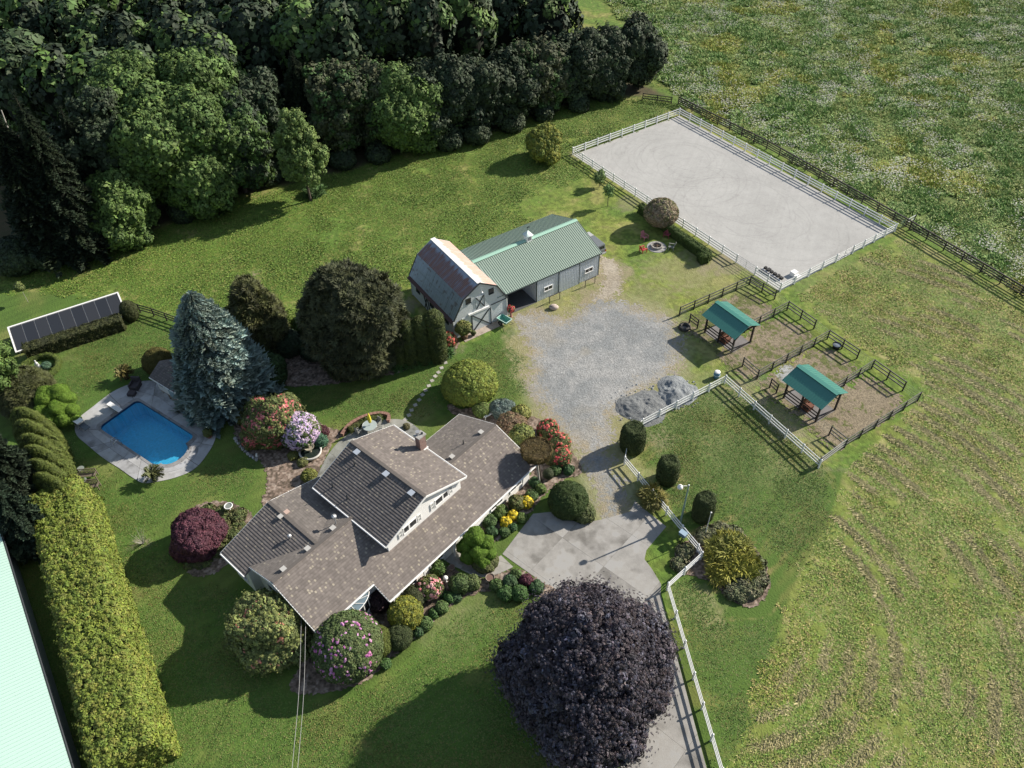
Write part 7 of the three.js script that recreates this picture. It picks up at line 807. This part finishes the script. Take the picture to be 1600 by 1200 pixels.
// ---- yard things
{
  [[9.0, 10.75, 'dark hitching rail before the left shed window'], [14.4, 16.15, 'dark hitching rail before the right shed window']].forEach(([a, b, l]) => { const [x, z] = inBarn(a, 7.65); const R = thing('hitching_rail', l, 'rail', x, z, BARN.yaw, 'hitching rails'); const m = mat([0.035, 0.03, 0.03], 0.6); for (const q of [0.12, b - a - 0.12]) part(R, 'post', bar(V3(q, 0, 0), V3(q, 1.08, 0), 0.045, 7), m); part(R, 'rail', bar(V3(0, 1.05, 0), V3(b - a, 1.05, 0), 0.05, 7), m); });
  { const [x, z] = [5.25,-72.58]; const R = thing('boulder', 'pale pink boulder on the dry grass before the shed', 'rock', x, z); part(R, 'stone', lumpy(new THREE.IcosahedronGeometry(0.5, 3).scale(1.2, 0.7, 0.8).translate(0, 0.22, 0), 0.1, 2, 4), concrete([0.52, 0.44, 0.40], 0.8)); }
  { const [x, z] = inBarn(2.55, 7.7); const K = thing('garden_cart', 'green tipping garden cart before the barn door', 'cart', x, z, BARN.yaw + 0.25); const gm = mat([0.14, 0.36, 0.30], 0.45); const w = 1.0, d = 1.5; const P = [[-w / 2, 0.85, -d / 2], [w / 2, 0.85, -d / 2], [w / 2, 0.85, d / 2], [-w / 2, 0.85, d / 2], [-w * 0.36, 0.4, -d * 0.36], [w * 0.36, 0.4, -d * 0.36], [w * 0.36, 0.4, d * 0.36], [-w * 0.36, 0.4, d * 0.36]], F = [[0, 1, 5, 4], [1, 2, 6, 5], [2, 3, 7, 6], [3, 0, 4, 7], [4, 5, 6, 7]], A = []; for (const f of F) for (const i of [0, 1, 2, 0, 2, 3]) A.push(...P[f[i]]); const g = new THREE.BufferGeometry(); g.setAttribute('position', new THREE.Float32BufferAttribute(A, 3)); g.computeVertexNormals(); part(K, 'tub', g, gm); part(K, 'rim', merge([boxG(w + 0.1, 0.06, 0.08, 0, 0.86, -d / 2), boxG(w + 0.1, 0.06, 0.08, 0, 0.86, d / 2), boxG(0.08, 0.06, d, -w / 2, 0.86, 0), boxG(0.08, 0.06, d, w / 2, 0.86, 0)]), mat([0.45, 0.62, 0.58], 0.45)); for (const s of [-1, 1]) part(K, 'wheel', new THREE.TorusGeometry(0.24, 0.07, 8, 18).rotateY(Math.PI / 2).translate(s * 0.5, 0.32, -0.2), mat([0.02, 0.02, 0.02], 0.9)); part(K, 'axle', bar(V3(-0.5, 0.32, -0.2), V3(0.5, 0.32, -0.2), 0.03, 6), darkTrim); part(K, 'handle', merge([bar(V3(-0.2, 0.5, 0.5), V3(-0.15, 0.75, 1.3), 0.025, 6), bar(V3(0.2, 0.5, 0.5), V3(0.15, 0.75, 1.3), 0.025, 6), bar(V3(-0.2, 0.75, 1.3), V3(0.2, 0.75, 1.3), 0.025, 6)]), darkTrim); part(K, 'leg', bar(V3(0, 0, 0.45), V3(0, 0.45, 0.4), 0.03, 6), darkTrim); }
  { const [x, z] = inBarn(3.95, 7.0); const R = thing('red_flower_planter', 'red flowered pedestal planter at the barn corner', 'planter', x, z); part(R, 'pedestal', lathe([[0.2, 0], [0.14, 0.1], [0.12, 0.75], [0.22, 0.85], [0.3, 1.0], [0.02, 1.0]], 14), mat([0.40, 0.20, 0.17], 0.7)); const g = ball(0.38, 0.34, 0.38, 1.18, { amp: 0.05 }); clothe(R, g, { color: [0.07, 0.1, 0.03], size: 0.2, density: 1, seed: 9, flowers: { per: 40, size: 0.14, colors: RED } }); part(R, 'inner_foliage', g, coreMat([0.02, 0.04, 0.01])).scale.setScalar(0.9); }
  { const [x, z] = inBarn(-2.6, 7.15); const R = thing('barrel_plant', 'leafy yellow green plant in a half barrel at the barn wall', 'potted plant', x, z); part(R, 'barrel', lathe([[0.02, 0.02], [0.34, 0.02], [0.42, 0.3], [0.4, 0.55], [0.36, 0.55], [0.02, 0.5]], 16), mat([0.13, 0.08, 0.05], 0.9)); part(R, 'trunk', bar(V3(0, 0.4, 0), V3(0, 1.2, 0), 0.05, 6), barkMat); const g = ball(0.85, 0.7, 0.8, 1.6, { amp: 0.2 }); clothe(R, g, { colors: [[0.11, 0.13, 0.03], [0.16, 0.16, 0.04]], size: 0.34, density: 1.2, seed: 5 }); part(R, 'inner_foliage', g, coreMat([0.03, 0.04, 0.012])).scale.setScalar(0.85); const [x2, z2] = inBarn(-1.5, 7.35); const Q = thing('small_pot', 'small dark flower pot beside the barn sliding door', 'potted plant', x2, z2); part(Q, 'pot', lathe([[0.02, 0.05], [0.16, 0.05], [0.22, 0.35], [0.02, 0.33]], 14), mat([0.05, 0.045, 0.04], 0.8)); const g2 = ball(0.25, 0.2, 0.25, 0.45, { amp: 0.05 }); clothe(Q, g2, { color: [0.08, 0.1, 0.03], size: 0.16, density: 1.3, seed: 6 }); }
  // gravel heaps: slumped mounds with loose stones round the foot
  [[[13.59,-56.16], 2.5, 0.62, 'low dark gravel heap left of the white fence'], [[17.35,-58.09], 2.1, 0.95, 'pale gravel heap against the white fence']].forEach(([[x, z], R, H, l], i) => {
    const pg = new THREE.RingGeometry(0.001, R * 1.25, 64, 30); pg.rotateX(-Math.PI / 2); const P = pg.attributes.position, pk2 = [[-0.25, 0.1, 1], [0.35, -0.2, 0.75], [0.1, 0.45, 0.6]]; for (let k = 0; k < P.count; k++) { const px = P.getX(k), pz = P.getZ(k); let y = 0; for (const [cx, cz, w] of pk2) { const d = Math.hypot(px / R - cx, (pz / R - cz) * 1.1) + 0.35 * (fbm(px * 0.9 + i * 5, pz * 0.9, 3) - 0.5); y = Math.max(y, w * Math.pow(Math.max(0, 1 - d * 1.15), 1.15)); } P.setY(k, H * y + (y > 0.01 ? 0.16 * (vnoise(px * 3.5 + i, pz * 3.5) - 0.4) * Math.min(1, y * 5) + 0.06 * vnoise(px * 9, pz * 9) * Math.min(1, y * 5) : 0) - 0.03 + Math.min(0.03, y)); }
    pg.computeVertexNormals(); setUV(pg); const gt = tex(256, 256, (u, v) => { const q = tnoise(u, v, 60, 2), n = tnoise(u, v, 9, 3), k = 0.5 + 0.55 * q + 0.45 * n; return i ? [0.25 * k, 0.27 * k, 0.285 * k] : [0.20 * k, 0.21 * k, 0.215 * k]; }, { repeat: [0.3, 0.3] }); const H2 = thing('gravel_heap', l, 'gravel heap', x, z, i); part(H2, 'gravel', pg, bumped(new THREE.MeshStandardMaterial({ map: gt, roughness: 1 }), 0.4, 0.1));
    const r = rng(50 + i), st = []; for (let k = 0; k < 70; k++) { const t = r() * 6.283, d = R * (0.6 + 0.75 * r()); st.push({ p: V3(Math.cos(t) * d, 0.02, Math.sin(t) * d), q: orient(UP, r, 2), s: 0.04 + 0.08 * r(), c: tint([0.26, 0.27, 0.28], r, 0.3) }); } copies(H2, 'loose_stones', new THREE.DodecahedronGeometry(1, 0), new THREE.MeshStandardMaterial({ roughness: 1 }), st);
  });
  { const [x, z] = [22.2,-60.04]; const B = thing('water_barrel', 'blue and white barrel at the white fence corner', 'barrel', x, z); part(B, 'drum', lathe([[0.02, 0], [0.3, 0], [0.34, 0.3], [0.34, 0.6], [0.3, 0.88], [0.02, 0.9]], 20), mat([0.10, 0.24, 0.36], 0.4)); part(B, 'lid', lathe([[0.02, 0.98], [0.22, 0.95], [0.32, 0.88], [0.31, 0.84]], 20), white); part(B, 'band', new THREE.TorusGeometry(0.345, 0.02, 6, 22).rotateX(Math.PI / 2).translate(0, 0.45, 0), white); }
  { const [x, z] = arena(-14.1, 39.8); const T = thing('tyre_trough', 'dark rubber tyre water trough before the first paddock', 'trough', x, z); part(T, 'tyre', new THREE.TorusGeometry(0.52, 0.2, 10, 24).rotateX(Math.PI / 2).translate(0, 0.22, 0), mat([0.035, 0.033, 0.032], 0.8)); part(T, 'water', new THREE.CircleGeometry(0.42, 20).rotateX(-Math.PI / 2).translate(0, 0.2, 0), new THREE.MeshStandardMaterial({ color: RGB(0.04, 0.04, 0.04), roughness: 0.08 })); }
  { const [x, z] = [36.51,-64.2]; const T = thing('water_tub', 'black tub with pale water in the third paddock', 'trough', x, z); part(T, 'tub', lathe([[0.02, 0.03], [0.36, 0.02], [0.46, 0.55], [0.5, 0.55], [0.5, 0.5], [0.42, 0.5], [0.34, 0.06], [0.02, 0.06]], 22), mat([0.025, 0.025, 0.028], 0.5)); part(T, 'water', new THREE.CircleGeometry(0.42, 22).rotateX(-Math.PI / 2).translate(0, 0.44, 0), new THREE.MeshStandardMaterial({ color: RGB(0.36, 0.40, 0.44), roughness: 0.06, metalness: 0.6 })); }
  { // jump poles and blocks inside the arena gate
    const [x, z] = arena(1.6, 38.6); const R = thing('pole_rack', 'black and white jump pole blocks lying by the arena gate', 'jump equipment', x, z, ARENA.yaw - Math.PI / 2); const bk = mat([0.02, 0.02, 0.022], 0.6); beam(R, 'pole', bk, V3(-1.6, 0.09, 0.3), V3(1.3, 0.09, 0.3), 0.24, 0.16); for (let i = 0; i < 6; i++) box(R, 'block', bk, i % 2 ? 0.42 : 0.3, 0.3, i % 3 === 1 ? 0.55 : 0.35, -1.35 + i * 0.52, 0.16, -0.45); beam(R, 'pole', white, V3(-1.6, 0.06, -0.08), V3(1.5, 0.06, -0.08), 0.1, 0.1);
    const [x2, z2] = arena(3.9, 40.3); const M = thing('mounting_block', 'white stepped mounting block by the arena rail', 'mounting block', x2, z2, ARENA.yaw); part(M, 'step', boxG(0.75, 0.28, 0.5, 0, 0.15, 0.5), white); part(M, 'step', boxG(0.75, 0.56, 0.7, 0, 0.29, -0.1), white);
  }
}
{ // lamp, pole and box by the driveway fence; service wires
  const [x, z] = [15.06,-41.31]; const Lp = thing('street_lamp', 'tall pale lamp post with round lamp beside the driveway fence', 'lamp post', x, z); const h = 5.6; part(Lp, 'pole', new THREE.CylinderGeometry(0.06, 0.1, h, 10).translate(0, h / 2, 0), mat([0.20, 0.30, 0.27], 0.5)); part(Lp, 'arm', bar(V3(0, h - 0.1, 0), V3(-0.7, h + 0.1, 0.15), 0.035, 6), greyMetal); part(Lp, 'lamp_head', lathe([[0.05, h + 0.22], [0.2, h + 0.12], [0.26, h - 0.05], [0.2, h - 0.14], [0.02, h - 0.16]], 16).translate(-0.78, 0, 0.16), white); part(Lp, 'cap', new THREE.SphereGeometry(0.08, 10, 8).translate(0, h, 0), white);
  const [px, pz] = [17,-39.78]; const P = thing('flag_pole', 'thin pale pole beside the rightmost clipped topiary', 'pole', px, pz); part(P, 'pole', new THREE.CylinderGeometry(0.03, 0.04, 3.6, 8).translate(0, 1.8, 0), offWhite); part(P, 'knob', new THREE.SphereGeometry(0.08, 10, 8).translate(0, 3.62, 0), white);
  const [bx, bz] = [14.84,-39.38]; const B = thing('mail_box', 'blue grey box fixed to the white driveway fence', 'box', bx, bz, -0.8); part(B, 'case', boxG(0.62, 0.4, 0.42, 0, 1.05, 0), mat([0.14, 0.22, 0.32], 0.4)); part(B, 'lid', boxG(0.68, 0.05, 0.48, 0, 1.27, 0), mat([0.30, 0.40, 0.5], 0.35)); part(B, 'bracket', boxG(0.1, 0.85, 0.1, 0, 0.43, 0), darkTrim);
  { const a = [-17.31,-31.33], b = [-14.26,-17.15]; const W = thing('service_wire', 'pair of pale service wires running down from the left house corner', 'cable', a[0], a[1]); for (const o of [0, 0.35]) { const c = new THREE.CatmullRomCurve3([V3(o, 3.1, 0), V3((b[0] - a[0]) * 0.5 + o, 5.4, (b[1] - a[1]) * 0.5), V3(b[0] - a[0] + o, 9, b[1] - a[1])]); part(W, 'wire', new THREE.TubeGeometry(c, 24, 0.014, 5), mat([0.35, 0.35, 0.35], 0.7)); } }
}


scene.traverse((o) => { if (o.isMesh) { o.castShadow = true; o.receiveShadow = true; } });
renderer.render(scene, camera);
